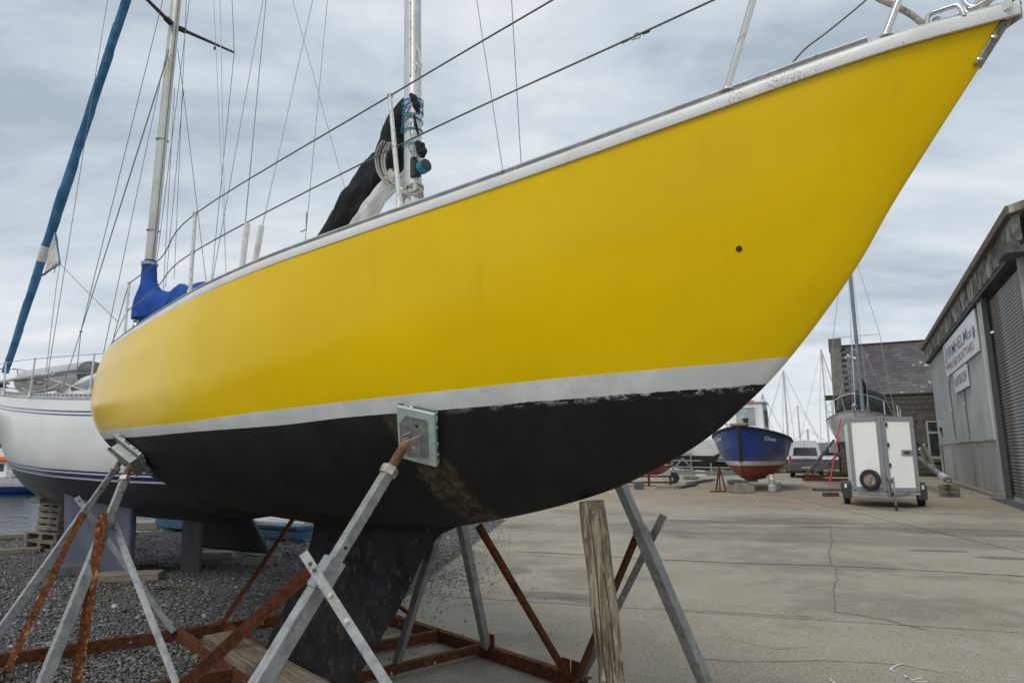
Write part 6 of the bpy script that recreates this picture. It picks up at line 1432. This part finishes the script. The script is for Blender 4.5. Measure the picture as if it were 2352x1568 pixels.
grass('weeds', gs, 'ragged weeds growing along the foot of the stone house', .28)

# ------------------------------------------------------------------ box trailer
trl = thing('box_trailer', 'white two-door box trailer with grey edging and a spare wheel on its front', 'trailer', (10.72, 18.50, 0), R(-25), local=True); trl.scale = (.89, .89, .965)
PANW = mat('cream_trailer_panel', (.84, .845, .80), .4, 0, [((.77, .775, .73), .8, .45, .7)], (3, .002)); EDG = galv_mat('grey_trailer_edging', (.19, .205, .21), (.28, .295, .30))
tw, tz0, tz1, tl = .93, .50, 2.66, 3.2
M = MB(); pl = [(-tw, .35), (0, -.02), (tw, .35), (tw, tl), (-tw, tl)]
M.prism([(x, y, tz0) for x, y in pl], (0, 0, tz1 - tz0)); M.build('body', PANW, trl)
nf = [np.array((-.37, -.93, 0)), np.array((.37, -.93, 0))]
for s in (-1, 1):
    a, b = np.array((s * tw, .35, 0)), np.array((0, -.02, 0)); u_ = (b - a) / np.linalg.norm(b - a); nv = np.array((u_[1], -u_[0], 0)); nv = nv if nv[1] < 0 else -nv
    def fr(f0, z0_, f1, z1_, w, nm='edging', mt=None, d=.03):
        p, q = a + u_ * f0 + nv * .012 + np.array((0, 0, z0_)), a + u_ * f1 + nv * .012 + np.array((0, 0, z1_)); return MB().beam(p, q, w, d, nv).build(nm, mt or EDG, trl, bev=.004)
    LW = np.linalg.norm(b - a)
    fr(.05, tz0, .05, tz1, .10); fr(.1, tz1 - .05, LW - .08, tz1 - .05, .11); fr(.1, tz0 + .04, LW - .08, tz0 + .04, .12)
    fr(LW - .07, tz0, LW - .07, tz1, .14)
    MB().beam((s * (tw + .006), .37, tz0), (s * (tw + .006), .37, tz1), .10, .03, (1, 0, 0)).build('edging', EDG, trl); MB().beam((s * (tw + .006), .4, tz1 - .05), (s * (tw + .006), tl, tz1 - .05), .03, .1).build('edging', EDG, trl); MB().beam((s * (tw + .006), .4, tz0 + .05), (s * (tw + .006), tl, tz0 + .05), .03, .1).build('edging', EDG, trl)
    if s > 0:
        for z in (.8, 1.25, 1.85, 2.45):
            p = a + u_ * (LW - .16) + nv * .04 + np.array((0, 0, z)); MB().box(p, (.05, .03, .12), [u_, nv, (0, 0, 1)]).build('hinge', DARK, trl)
        p = a + u_ * .28 + nv * .02 + np.array((0, 0, 1.62)); o = MB().box(p, (.32, .02, .16), [u_, nv, (0, 0, 1)]).build('lock_plate', EDG, trl); MB().box(p + nv * .015 + u_ * 0, (.17, .02, .07), [u_, nv, (0, 0, 1)]).build('latch', DARK, o)
MB().prism([(x, y, tz1) for x, y in pl], (0, 0, .03)).build('roof', EDG, trl)
MB().box((0, 1.8, .44), (1.7, 2.9, .1)).build('chassis', GALV, trl)
for s in (-1, 1):
    MB().beam((s * .8, .6, .42), (.0 + s * .05, -1.15, .42), .08, .10).build('drawbar', GALV, trl)
    MB().beam((s * .93, .3, .43), (0, .0, .43), .06, .08).build('front_rail', GALV, trl)
    wc = np.array((s * 1.10, 1.55, .30)); wh = MB().lathe(wc - np.array((s * .10, 0, 0)), [(.17, 0), (.27, .0), (.30, .03), (.30, .17), (.27, .2), (.17, .2), (.17, 0)], 28, (s, 0, 0), cap=False).build('wheel', TYRE, trl, smooth=40); MB().lathe(wc - np.array((s * .02, 0, 0)), [(.17, 0), (.16, .05), (.06, .06), (0, .07)], 20, (s, 0, 0)).build('rim', RIM, wh, smooth=40)
    G_ = []
    for an in np.linspace(R(-5), R(185), 15): G_.append([(s * x_, 1.55 + .40 * math.cos(an), .33 + .40 * math.sin(an)) for x_ in (.95, 1.24)] + [(s * 1.24, 1.55 + .34 * math.cos(an), .33 + .34 * math.sin(an))])
    M_ = MB(); M_.grid(G_); M_.box((s * 1.1, 1.13, .42), (.29, .03, .42)); M_.build('mudguard', mat('grey_plastic_mudguard', (.045, .05, .055), .5), trl, smooth=30)
    MB().box((s * 1.13, 1.105, .58), (.07, .02, .12)).build('marker_light', mat('white_marker_lens', (.85, .86, .84), .2), trl, bev=.006)
MB().beam((0, -.5, .46), (0, -1.4, .44), .07, .09).build('hitch_bar', GALV, trl); MB().lathe((0, -1.38, .48), [(.05, -.05), (.06, 0), (.045, .06), (0, .07)], 12).build('coupling', DARK, trl, smooth=40)
o = MB().tube([(.10, -1.05, .95), (.10, -1.05, .16)], .028, 10).build('jockey_stand', GALV, trl, smooth=40); MB().lathe((.08, -1.05, .09), [(.03, 0), (.09, .0), (.09, .05), (.03, .05)], 16, (1, 0, 0)).build('jockey_wheel', TYRE, o, smooth=40)
MB().box((.1, -1.05, .012), (.5, .1, .02)).build('chock_plate', GALV, trl); M_ = MB(); M_.tube(smoothpath([(0, -1.3, .5), (.02, -.9, .52), (.05, -.4, .75), (0, -.1, .9)], 4), .018, 8); M_.build('breakaway_cable', DARK, trl)
spc = np.array((-.42, .10, .82)); spw = MB().lathe(spc, [(.18, -.02), (.27, -.02), (.305, .02), (.305, .13), (.27, .17), (.19, .17), (.18, -.02)], 32, nf[0], cap=False).build('spare_wheel', TYRE, trl, smooth=40)
MB().lathe(spc + nf[0] * .08, [(.19, .05), (.185, .02), (.12, .01), (.11, .04), (.05, .045), (.045, .01), (0, .01)], 28, nf[0]).build('rim', mat('dull_spare_rim', (.26, .22, .17), .6, .2, [((.12, .07, .04), 14, .5, .62), ((.36, .33, .28), 9, .5, .6)]), spw, smooth=40)
MB().box((1.02, 1.2, .82), (.03, .03, .22)).build('red_reflector_post', mat('red_reflector', (.45, .03, .03), .4), trl)

# ------------------------------------------------------------------ second white yacht behind the trailer
y2 = thing('white_cruiser', 'white yacht with a dark spray hood propped up behind the trailer', 'yacht', (16.67, 30.1, 0), math.atan2(-.843, -.538), local=True)
pt, zf, bf = hull_parts(y2, 8.6, 3.0, 2.85, 3.25, 1.25, [('bottom', 2.02, ANTIF), ('topsides', None, GELW)], rake=.7, stern=.75)
sheer_cap(y2, pt, zf, 'toe_rail', galv_mat('rail2', (.3, .31, .32), (.4, .41, .42)), h=.05)
MB().prism([(-.4, .08, 1.5), (.9, .08, 1.5), (.3, .06, .2), (-.7, .06, .2)], (0, -.16, 0)).build('keel', ANTIF, y2)
M = MB(); M.grid([[(x, w * t_, 2.95 + h * hh + .04) for t_, hh in ((-1, 0), (-.85, .9), (0, 1.05), (.85, .9), (1, 0))] for x, w, h in ((1.9, .5, .08), (1.2, .75, .25), (.2, .9, .36), (-1.6, 1.0, .40), (-1.65, 1.0, 0))]); M.build('coach_roof', GELW, y2, smooth=30)
G = []
for x, rw, rh in ((-.9, 1.12, .10), (-1.0, 1.14, .85), (-1.35, 1.15, 1.28), (-1.9, 1.15, 1.42), (-2.3, 1.15, 1.40)): G.append([(x, rw * math.cos(a), 3.20 + rh * math.sin(a)**.7 + .05) for a in np.linspace(0.001, math.pi - .001, 17)])
M = MB(); M.grid(G); sh = M.build('spray_hood', cloth('charcoal_canvas', (.022, .022, .024), (.040, .040, .042)), y2, smooth=50); so = sh.modifiers.new('solid', 'SOLIDIFY'); so.thickness = .02
M = MB(); G = []
for f in (.12, .88): G.append([(-.92 - .09 * f - .015, (1.05) * math.cos(a), 3.34 + (.72) * f * math.sin(a)**.7) for a in np.linspace(.45, math.pi - .45, 13)])
M.grid(G); M.build('hood_window', PALEGLASS, sh)
hm_ = np.array((.0, 0, 3.2)); M = MB(); M.lathe(hm_, [(.085, 0), (.085, 9.5), (.07, 9.6)], 18); mst = M.build('mast', galv_mat('blue_grey_mast', (.10, .15, .18), (.16, .21, .24)), y2, smooth=50)
MB().beam((0, -1.0, 7.1), (0, 1.0, 7.1), .06, .03).build('spreader', ALU, mst)
for s in (-1, 1): wire('shroud', [(0, s * 1.3, 2.95), (0, s * 1.0, 7.1), (0, s * .1, 12)], .012, y2, WIREL); wire('shroud', [(.3, s * 1.3, 2.95), (0, s * .08, 7.0)], .010, y2, WIREL)
wire('forestay', [(4.4, 0, 3.3), (0.1, 0, 12.3)], .014, y2, WIREL); wire('halyard', [(.6, .3, 3.3), (.12, .1, 11)], .010, y2, WIREL); wire('halyard', [(.6, -.4, 3.3), (.12, -.1, 9)], .010, y2, WIREL)
M = MB(); M.grid([[(-.25 - 2.6 * f, w * math.sin(a), 4.75 + (hh) * math.cos(a)) for a in np.linspace(0, 2 * math.pi, 17)] for f, w, hh in ((0, .10, .42), (.1, .15, .34), (.4, .18, .27), (1, .12, .18))]); M.build('sail_cover', NAVYC, y2, smooth=60)
for s in (-1, 1):
    for x in (3.0, 1.4, -.4, -2.2, -3.8):
        t = x / 8.6 + .5; b = bf(min(t, .97)); MB().tube([(x, s * b, zf(t)), (x, s * b, zf(t) + .62)], .022, 8).build('stanchion', STAN, y2)
    wire('guard_wire', [(x, s * bf(min(x / 8.6 + .5, .97)), zf(x / 8.6 + .5) + .6) for x in (3.0, 1.4, -.4, -2.2, -3.8)], .010, y2, WIREL)
wire('pulpit_rail', smoothpath([(3.0, 1.0, 3.75), (4.2, .5, 3.9), (4.75, 0, 3.95), (4.2, -.5, 3.9), (3.0, -1.0, 3.75)], 4), .02, y2, STAINLESS)
for s in (-1, 1): MB().tube([(4.1, s * .4, 3.2), (4.2, s * .5, 3.9)], .02, 8).build('pulpit_leg', STAINLESS, y2)
M = MB(); M.lathe((4.75, 0, 3.35), [(.1, 0), (.12, .1), (.05, .2)], 12); M.build('anchor_roller', DULLSS, y2, smooth=40)
MB().box((-3.6, -1.1, 3.4), (.3, .2, .4)).build('lifebuoy_case', mat('yellow_case', (.45, .33, .05), .6), y2, bev=.04)
pal = atz(1922, 1110)
cs = thing('boat_trestle', 'rusty steel trestle under the yacht behind the trailer', 'trestle', (pal[0], pal[1] + 1.0, 0), R(-20), local=True)
for z, y in ((.12, 0), (.35, 0), (.12, .9)): MB().beam((-1.1, y, z), (1.6, y, z), .1, .12).build('rail', RUST, cs)
for x in (-.9, 1.2): MB().beam((x, -.1, .2), (x, 1.0, .2), .1, .1).build('rail', RUST, cs)
MB().beam((-1.0, .2, .3), (.6, .8, 2.2), .12, .1).build('prop', WDARK, cs); MB().beam((-.9, .4, .2), (1.0, .8, 1.6), .10, .08).build('prop', wood('grey_prop', (.12, .11, .1), (.2, .19, .17), (.05, .05, .05)), cs)
solo(MB().beam(atz(1905, 1112, .3), aty(1931, 962, 27.0), .055, .008, (0, -1, 0)), 'red_strap', mat('red_webbing', (.55, .06, .09), .7), 'red webbing strap tying down the yacht behind the trailer', 'strap')
q = atz(1908, 1128); solo(MB().rbox((q[0], q[1] + .3, .05), (1.0, .5, .1), R(-10)), 'timber_baulk', WDARK, 'dark timber baulk on the ground beside the rusty trestle', 'timber', bev=.01)
q = atz(1918, 1140); solo(MB().rbox((q[0] - .1, q[1] + .1, .07), (.5, .25, .14), R(4)), 'brick_block', mat('brown_block', (.09, .05, .035), .9), 'small brown block left of the trailer wheel', 'block', bev=.01)
# spar on a trestle by the shed door
spq = thing('mast_section', 'grey mast section with two struts lying on a pallet by the shed door', 'mast', tuple(atz(2150, 1128)))
a, b = aty(2112, 1053, 30.0), aty(2178, 1103, 22.5)
MB().tube([a, b], .105, 18).build('spar', galv_mat('mauve_grey_alloy', (.20, .20, .22), (.29, .29, .31)), spq, smooth=50)
MB().lathe(b, [(.107, -.01), (.107, .012), (.085, .012), (.085, -.04), (0, -.04)], 18, b - a).build('spar_end', DARK, spq)
for p, q in (((2130, 1068), (2112, 1030)), ((2152, 1086), (2122, 1020))): MB().beam(aty(*p, 25.5), aty(*q, 25.0), .10, .05, (0, -1, 0)).build('strut', ALUW, spq)
for f in (.84, .88, .93): MB().lathe(a + (b - a) * f, [(.108, -.03), (.125, 0), (.108, .03)], 14, b - a).build('rope_turn', ROPEW, spq, smooth=40)
MB().tube(smoothpath([aty(2166, 1095, 23.2), aty(2160, 1105, 23.2), aty(2158, 1118, 23.2)], 4), .02, 6).build('rope_tail', ROPEG, spq)
q = atz(2188, 1142); pallet((q[0] + .1, q[1] + .3, .215), R(-25), 'grey pallet standing on edge under the end of the mast section', .62, .43, True, 0, 'wooden pallets by the shed')
# ------------------------------------------------------------------ fishing boat
fb_ = thing('fishing_boat', 'blue wooden fishing boat with red bottom and white wheelhouse, chocked ashore', 'fishing boat', (10.75, 28.5, 0), math.atan2(-.88, -.47), local=True)
pt, zf, bf = hull_parts(fb_, 7.4, 3.1, 2.0, 2.55, .48, [('bottom', 1.02, REDAF), ('boot_stripe', 1.19, BOOTW), ('topsides', None, BLUEP)], rake=.25, stern=.72, e_mid=.33, e_bow=.52, sweep=.03, rise=.16, rstart=.84)
sheer_cap(fb_, pt, zf, 'rubbing_band', BLACKP, h=.13)
P_ = [np.array(pt(1.0, z, 1)) * np.array((1, 0, 1)) + np.array((.04, 0, 0)) for z in np.linspace(1.2, 2.6, 8)]; MB().tube(P_, .075, 10).build('stem_band', BLACKP, fb_, smooth=50)
MB().box((3.75, 0, 2.64), (.45, .65, .1)).build('bow_cap', wood('varnished_bow_cap', (.22, .15, .09), (.34, .25, .16), (.1, .06, .04)), fb_, bev=.03)
MB().prism([(-3.2, .1, .75), (2.6, .1, .75), (2.2, .07, .40), (-3.4, .07, .32)], (0, -.2, 0)).build('keel', REDAF, fb_)
wc_ = 1.15
o = MB().prism([(wc_ + .55, .72, 2.1), (wc_ + .5, .68, 3.62), (wc_ + .5, -.68, 3.62), (wc_ + .55, -.72, 2.1)], (-1.7, 0, 0)).build('wheelhouse', WHITEPAINT, fb_, bev=.06)
wn_g = MB().box((wc_ + .535, 0, 3.05), (.03, .78, .75), [(.9995, 0, .03), (0, 1, 0), (-.03, 0, .9995)]).build('window', PALEGLASS, o, bev=.02)
for s in (-1, 1):
    MB().box((wc_ + .55, s * .42, 3.05), (.05, .06, .85)).build('frame', WHITEPAINT, wn_g); MB().box((wc_ - .35, s * .715, 3.0), (1.0, .02, .7)).build('window', GLASSD, o)
for z in (2.63, 3.46): MB().box((wc_ + .55, 0, z), (.052, .9, .07)).build('frame', WHITEPAINT, wn_g)
MB().box((wc_ - .35, 0, 3.68), (1.9, 1.5, .1)).build('roof', WHITEPAINT, o, bev=.03); MB().box((wc_ + .62, -.1, 3.70), (.04, .95, .07)).build('orange_trim', ORANGE, o)
MB().tube([(wc_ - .1, -.2, 3.7), (wc_ - .1, -.2, 4.1)], .05, 8).build('nav_light', DARK, o); MB().tube([(wc_ - .4, .3, 3.7), (wc_ - .4, .3, 4.6)], .015, 6).build('aerial', WHITEP, o)
MB().lathe((2.6, .1, 2.55), [(.10, 0), (.14, .02), (.10, .08), (.10, .3), (.15, .34), (.15, .38), (0, .4)], 14).build('mooring_post', DARK, fb_, smooth=40)
MB().box((-1.6, -.3, 2.3), (2.2, 1.6, .5)).build('fish_hold', WHITEPAINT, fb_, bev=.08)
for x in (-1.0, -2.0, -3.0): MB().tube([(x, -1.3, 2.1), (x, -1.25, 2.9)], .03, 8).build('rail_post', STAINLESS, fb_)
MB().tube([(-.6, -1.28, 2.85), (-3.2, -1.2, 2.85)], .025, 8).build('rail', STAINLESS, fb_)
for k, (x, y) in enumerate(((-.4, -.8), (-.9, -.5), (-1.5, -.9), (-2.2, -.5))): MB().lathe((x, y, 2.5), [(.0, 0), (.24, .05), (.28, .25), (.2, .45), (0, .5)], 14).build('net_bundle', (WHITEP, SAILC, WHITEPAINT, SAILC)[k], fb_, smooth=60)
# painted name on each bow
WLET = mat('white_lettering', (.6, .62, .66), .5)
for s in (-1, 1):
    cu = bpy.data.curves.new('name_lettering', 'FONT'); cu.body = 'Clowen'; cu.size = .25; cu.align_x = 'CENTER'; cu.extrude = .006; cu.shear = .3
    o = text_mesh(cu, 'name_lettering', WLET); o['kind'] = 'stuff'; o.parent = fb_
    p0, p1 = np.array(pt(.80, 2.02, s)), np.array(pt(.905, 2.08, s)); pz_ = np.array(pt(.85, 2.2, s)); pm = np.array(pt(.85, 2.02, s)); xv = (p0 - p1) * s; xv = xv / np.linalg.norm(xv)
    zv = pz_ - pm; zv -= xv * (zv @ xv); zv /= np.linalg.norm(zv); nv = np.cross(xv, zv)
    Mx = Matrix(((xv[0], zv[0], nv[0], 0), (xv[1], zv[1], nv[1], 0), (xv[2], zv[2], nv[2], 0), (0, 0, 0, 1))); Mx.translation = Vector(pm + nv * .05); o.matrix_local = Mx
# what holds it up
q = atz(1712, 1133)
for k, (dx, dz, s_, lb_, mt) in enumerate(((0, .20, (.8, .6, .38), 'lower concrete block under the fishing boat bow', CONCB), (-.12, .43, (.7, .5, .10), 'dark timber chock on the concrete block under the fishing boat', WDARK))):
    solo(MB().rbox((q[0] + dx, q[1] + .4, dz), s_, R(8)), 'boat_chock', mt, lb_, 'chock', bev=.02)
q = atz(1752, 1108); solo(MB().rbox((q[0], q[1] + 1.5, .2), (.5, .4, .4), R(15)), 'boat_chock', WDARK, 'dark chock under the middle of the fishing boat', 'chock', bev=.02)
def keg(px, py, r_, h, lb_, mt=None):
    q = atz(px, py); t = thing('steel_keg', lb_, 'keg', (q[0], q[1] + r_, 0), local=True)
    MB().lathe((0, 0, 0), [(r_ * .9, 0), (r_, .03), (r_, h * .3), (r_ * 1.06, h * .33), (r_, h * .36), (r_, h * .66), (r_ * 1.06, h * .69), (r_, h * .72), (r_, h - .03), (r_ * .9, h), (r_ * .88, h - .04), (0, h - .04)], 20).build('body', mt or galv_mat('bright_keg', (.38, .39, .40), (.55, .56, .57)), t, smooth=40); return t
keg(1778, 1131, .16, .32, 'silver steel keg standing under the fishing boat'); 
q = atz(1778, 1131, 0); k2 = thing('steel_drum', 'narrow silver drum stacked on the keg under the fishing boat', 'drum', (q[0], q[1] + .16, .32), local=True); MB().lathe((0, 0, 0), [(.11, 0), (.12, .03), (.12, .17), (.13, .19), (.12, .21), (.12, .38), (0, .38)], 18).build('body', ALU, k2, smooth=40)
keg(1789, 1128, .16, .36, 'darker steel keg beside the silver keg under the fishing boat', galv_mat('dark_keg', (.16, .165, .17), (.24, .245, .25)))
q = atz(1655, 1130); tr_ = thing('boat_stand', 'rusty A-frame stand under the blue side of the fishing boat', 'stand', (q[0], q[1], 0), local=True)
MB().beam((-.42, 0, .03), (.22, 0, .03), .06, .06).build('foot', RUST, tr_); MB().beam((-.02, 0, .03), (.05, .15, 1.0), .05, .05, (0, -1, 0)).build('leg', RUST, tr_); MB().beam((.22, 0, .03), (.06, .15, 1.0), .05, .05, (0, -1, 0)).build('leg', RUST, tr_); MB().beam((.05, .7, .03), (.05, .15, 1.0), .05, .05, (1, 0, 0)).build('leg', RUST, tr_)
q = atz(1700, 1112); o = thing('scrap_tyre', 'old tyre lying under the fishing boat', 'tyre', (q[0], q[1] + .5, 0), local=True); MB().lathe((0, 0, .0), [(.18, .02), (.28, 0), (.32, .05), (.32, .15), (.28, .2), (.18, .18), (.18, .02)], 24, cap=False).build('tread', TYRE, o, smooth=40)
# ------------------------------------------------------------------ van
van = thing('parked_van', 'white high-roof van with a dark rear bumper parked beyond the fishing boat', 'van', (18.1, 39.6, 0), R(-25), local=True)
VW = mat('white_van_paint', (.62, .66, .70), .3, 0, [((.54, .58, .62), .8, .4, .7)], None, .3); VG = mat('grey_van_plastic', (.06, .065, .07), .6, 0, [((.10, .10, .10), 3, .5, .7)])
sec = [(-.94, .55), (-.96, 1.0), (-.92, 1.45), (-.78, 2.05), (-.66, 2.26), (0, 2.30), (.66, 2.26), (.78, 2.05), (.92, 1.45), (.96, 1.0), (.94, .55)]
M = MB(); G = [[(x * f, y, .55 + (z - .55) * g_) for x, z in sec] for y, f, g_ in ((0, .98, .985), (.12, 1, 1), (3.6, 1, 1), (4.1, .97, .9), (4.5, .95, .55), (5.2, .92, .42), (5.35, .85, .3))]; M.grid(G); M.add(G[0], [tuple(range(11))]); M.add(G[-1], [tuple(range(11))]); M.build('body', VW, van, smooth=30)
MB().prism([(-.70, -.012, 1.32), (.70, -.012, 1.32), (.62, -.012, 1.84), (-.62, -.012, 1.84)], (0, .03, 0)).build('rear_window', GLASSD, van, bev=.01)
MB().box((0, -.05, .66), (1.86, .2, .52)).build('rear_bumper', VG, van, bev=.05); MB().box((0, .02, 1.03), (1.84, .06, .24)).build('rear_panel', VG, van, bev=.02)
MB().box((0, -.02, 1.22), (.5, .03, .06)).build('door_handle', VW, van); MB().box((0, -.005, 1.7), (.012, .02, 1.0)).build('door_seam', VG, van); MB().box((0, -.16, .62), (.5, .012, .11)).build('number_plate', mat('yellow_plate', (.40, .34, .12), .5), van)
for s in (-1, 1):
    MB().box((s * .87, -.012, 1.12), (.12, .05, .42)).build('tail_light', mat('red_tail_lens', (.35, .03, .03), .3), van, bev=.01)
    for y in (.9, 4.4):
        wh = MB().lathe((s * .72, y, .34), [(.2, 0), (.32, .0), (.34, .03), (.34, .2), (.31, .23), (.2, .22)], 24, (s, 0, 0)).build('wheel', TYRE, van, smooth=40); MB().lathe((s * .9, y, .34), [(.2, .02), (.1, .04), (0, .05)], 16, (s, 0, 0)).build('rim', RIM, wh)
    MB().box((s * 1.05, 4.0, 1.45), (.2, .12, .3)).build('wing_mirror', VG, van, bev=.03)
MB().box((0, 2.5, .45), (1.8, 4.8, .3)).build('chassis', VG, van)
# ------------------------------------------------------------------ quayside clutter between the bow and the fishing boat
fence = thing('railing', 'galvanised pipe railing along the far quay edge', 'railing', tuple(atz(1600, 1090)))
a, b = aty(1555, 1062, 46), aty(1650, 1062, 44)
ex = b - a; a = a - ex * 2.5; b = b + ex * .3
for z in (.5, .95, 1.4): MB().tube([(a[0], a[1], z), (b[0], b[1], z)], .045, 8).build('rail', GALV, fence)
for f in np.linspace(0, 1, 9): q = a + (b - a) * f; MB().tube([(q[0], q[1], 0), (q[0], q[1], 1.5)], .055, 8).build('post', GALV, fence)
cra = thing('road_trailer', 'low galvanised boat trailer parked by the far railing', 'boat trailer', (8.6, 33.5, 0), R(-8), local=True)
for y in (-.7, .7): MB().beam((-2.5, y, .55), (3.2, y * .9, .5), .1, .12).build('side_rail', GALV, cra)
for x in (-1.8, -.2, 1.4, 3.0): MB().beam((x, -.7, .5), (x, .7, .5), .09, .1).build('cross_rail', GALV, cra)
for x in (-1.2, .8): MB().beam((x, -.7, .55), (x - .6, -.75, 1.25), .07, .07, (0, 1, 0)).build('support_arm', GALV, cra); MB().beam((x - .6, -.75, 1.25), (x - 1.2, -.7, .55), .06, .06, (0, 1, 0)).build('support_arm', GALV, cra)
for s in (-1, 1): MB().lathe((-.3, s * .85, .28), [(.15, 0), (.27, .01), (.28, .1), (.26, .18), (.15, .18)], 20, (0, s, 0)).build('wheel', TYRE, cra, smooth=40)
rb = thing('red_boat', 'red upturned boat on a rusty stand in front of the railing', 'boat', (5.75, 30.4, .5), R(8), local=True)
hull_parts(rb, 3.6, 1.2, .42, .48, .0, [('hull', None, mat('red_boat_paint', (.42, .06, .055), .4, 0, [((.5, .25, .22), 2, .5, .7)]))], rake=.2)
rs_ = thing('rusty_rack', 'rusty steel rack carrying the red boat', 'rack', (5.75, 30.3, 0), R(8), local=True)
for z in (.18, .45): MB().beam((-1.9, -.4, z), (1.7, -.4, z), .07, .08).build('rail', RUST, rs_)
for x in (-1.8, -.7, .55, 1.6): MB().beam((x, -.42, 0), (x, -.42, 1.0 if x == .55 else .5), .08, .1, (0, 1, 0)).build('post', RUST, rs_)
q = atz(1535, 1112); solo(MB().beam((q[0] - .35, q[1] + .2, 1.0), (q[0] + .1, q[1], .12), .42, .05, (0, -1, .2)), 'rudder_blade', mat('pale_blue_blade', (.30, .38, .39), .5, 0, [((.24, .31, .32), 2, .45, .7)]), 'pale blue-grey rudder blade leaning beside the red boat', 'rudder', bev=.02)
q = atz(1534, 1122); solo(MB().rbox((q[0], q[1] + .2, .07), (.9, .5, .14), R(5)), 'stone_kerb', CONCB, 'flat concrete block at the foot of the leaning rudder blade', 'block', bev=.02)
q = atz(1470, 1124); solo(MB().rbox((q[0], q[1] + .2, .15), (.35, .35, .3), R(5)), 'timber_stump', WDARK, 'brown timber stump left of the rusty rack', 'timber', bev=.02)
for (px, py, w_, h_, lb_, mt) in ((1612, 1100, .5, .35, 'white plastic tub standing on the plank by the railing', WHITEPAINT), (1590, 1108, .7, .2, 'pale flat crate beside the white tub', CONCB)):
    q = atz(px, py); solo(MB().rbox((q[0], q[1] + .2, .14 + h_ / 2), (w_, .4, h_), R(4)), 'plastic_tub' if mt is WHITEPAINT else 'flat_crate', mt, lb_, 'tub' if mt is WHITEPAINT else 'crate', bev=.03)
for (a_, b_, lb_) in (((1580, 1112), (1640, 1104), 'plank carrying the white tub'), ((1560, 1122), (1600, 1114), 'dark plank in front of the pale crate')): solo(MB().beam(atz(*a_) + np.array((0, 0, .06)), atz(*b_) + np.array((0, 0, .08)), .2, .1), 'plank', WDARK, lb_, 'plank', bev=.008)
bt = thing('laid_up_boat', 'dark-hulled white boat standing beyond the railing', 'boat', (13.2, 47.0, .3), R(-75), local=True)
hull_parts(bt, 7, 2.8, 1.75, 2.1, 0, [('bottom', 1.0, DARK), ('topsides', None, GELW)], rake=.5)
bt = thing('laid_up_boat', 'white-topped boat with a pale cabin behind the blue bow', 'boat', (16.2, 51.0, .2), R(-60), local=True)
hull_parts(bt, 7.5, 2.8, 1.7, 2.1, 0, [('bottom', .8, ANTIF), ('topsides', None, GELW)], rake=.5); MB().box((.2, 0, 2.1), (2.6, 1.6, .8)).build('cabin', WHITEPAINT, bt, bev=.1)
gs = [(x, 47.5 + math.sin(x), .8, .5, 160) for x in np.arange(8, 24, .8)]; grass('quay_grass', gs, 'rough grass along the far quay', .35)
solo(MB().box((24.5, 58.5, .45), (16, .5, .9)), 'harbour_wall', STONEW, 'low stone harbour wall beyond the van', 'wall', bev=.03)
# ------------------------------------------------------------------ boats moored in the marina
def marina(px, d, mast_py, lab, boom=None, lean=0.0, yaw=90, L=8.5, cab=True, mt=None, grp='yachts moored in the marina'):
    p = aty(px, 1040, d); t = thing('moored_yacht', lab, 'yacht', (p[0], p[1], -.9), R(yaw), group=grp, local=True)
    pt, zf, bf = hull_parts(t, L, 2.8, 1.15, 1.5, -.4, [('hull', None, GELW)], rake=.6, nst=14)
    MB().box((-.3, 0, 1.5), (3.4, 1.7, .6)).build('cabin', GELW, t, bev=.12)
    top = aty(px, mast_py, d)[2] + .9
    m_ = MB().lathe((.6, 0, 1.2), [(.10, 0), (.09, top - 1.2)], 10).build('mast', ALU if not mt else mt, t, smooth=50)
    MB().beam((.6, -.8, top * .58), (.6, .8, top * .58), .06, .04).build('spreader', ALU, m_)
    for s in (-1, 1): wire('shroud', [(.5, s * 1.2, 1.2), (.55, s * .8, top * .58), (.6, s * .02, top)], .022, t, WIREL)
    wire('forestay', [(L / 2 + .3, 0, 1.5), (.6, 0, top)], .06 if lean else .022, t, ALU if lean else WIREL, 6); wire('backstay', [(-L / 2, 0, 1.2), (.6, 0, top)], .022, t, WIREL)
    if boom: MB().tube([(.55, 0, 2.75), (.3, 0, 2.35), (-.6, 0, 2.25), (-3.0, 0, 2.2)], [.06, .20, .17, .12], 10).build('sail_cover', boom, t, smooth=50)
    return t
MAR = cloth('maroon_canvas', (.10, .02, .022), (.16, .035, .035))
marina(1770, 72, 905, 'moored yacht with a maroon sail cover beyond the fishing boat', MAR, 0, 200, 8)
marina(1824, 74, 850, 'moored yacht with a black sail cover above the van roof', BLACKC, 1, 190, 9)
marina(1897, 76, 801, 'moored yacht with the tallest mast beside the stone house', NAVYC, 1, 20, 9.5)
marina(1850, 98, 930, 'distant moored yacht between the two taller masts', None, 0, 160, 8)
marina(1752, 100, 935, 'distant moored yacht half hidden by the blue wheelhouse', MAR, 0, 15, 8)
marina(1874, 64, 985, 'moored yacht with a dark spray hood right of the van', BLACKC, 0, 150, 8)
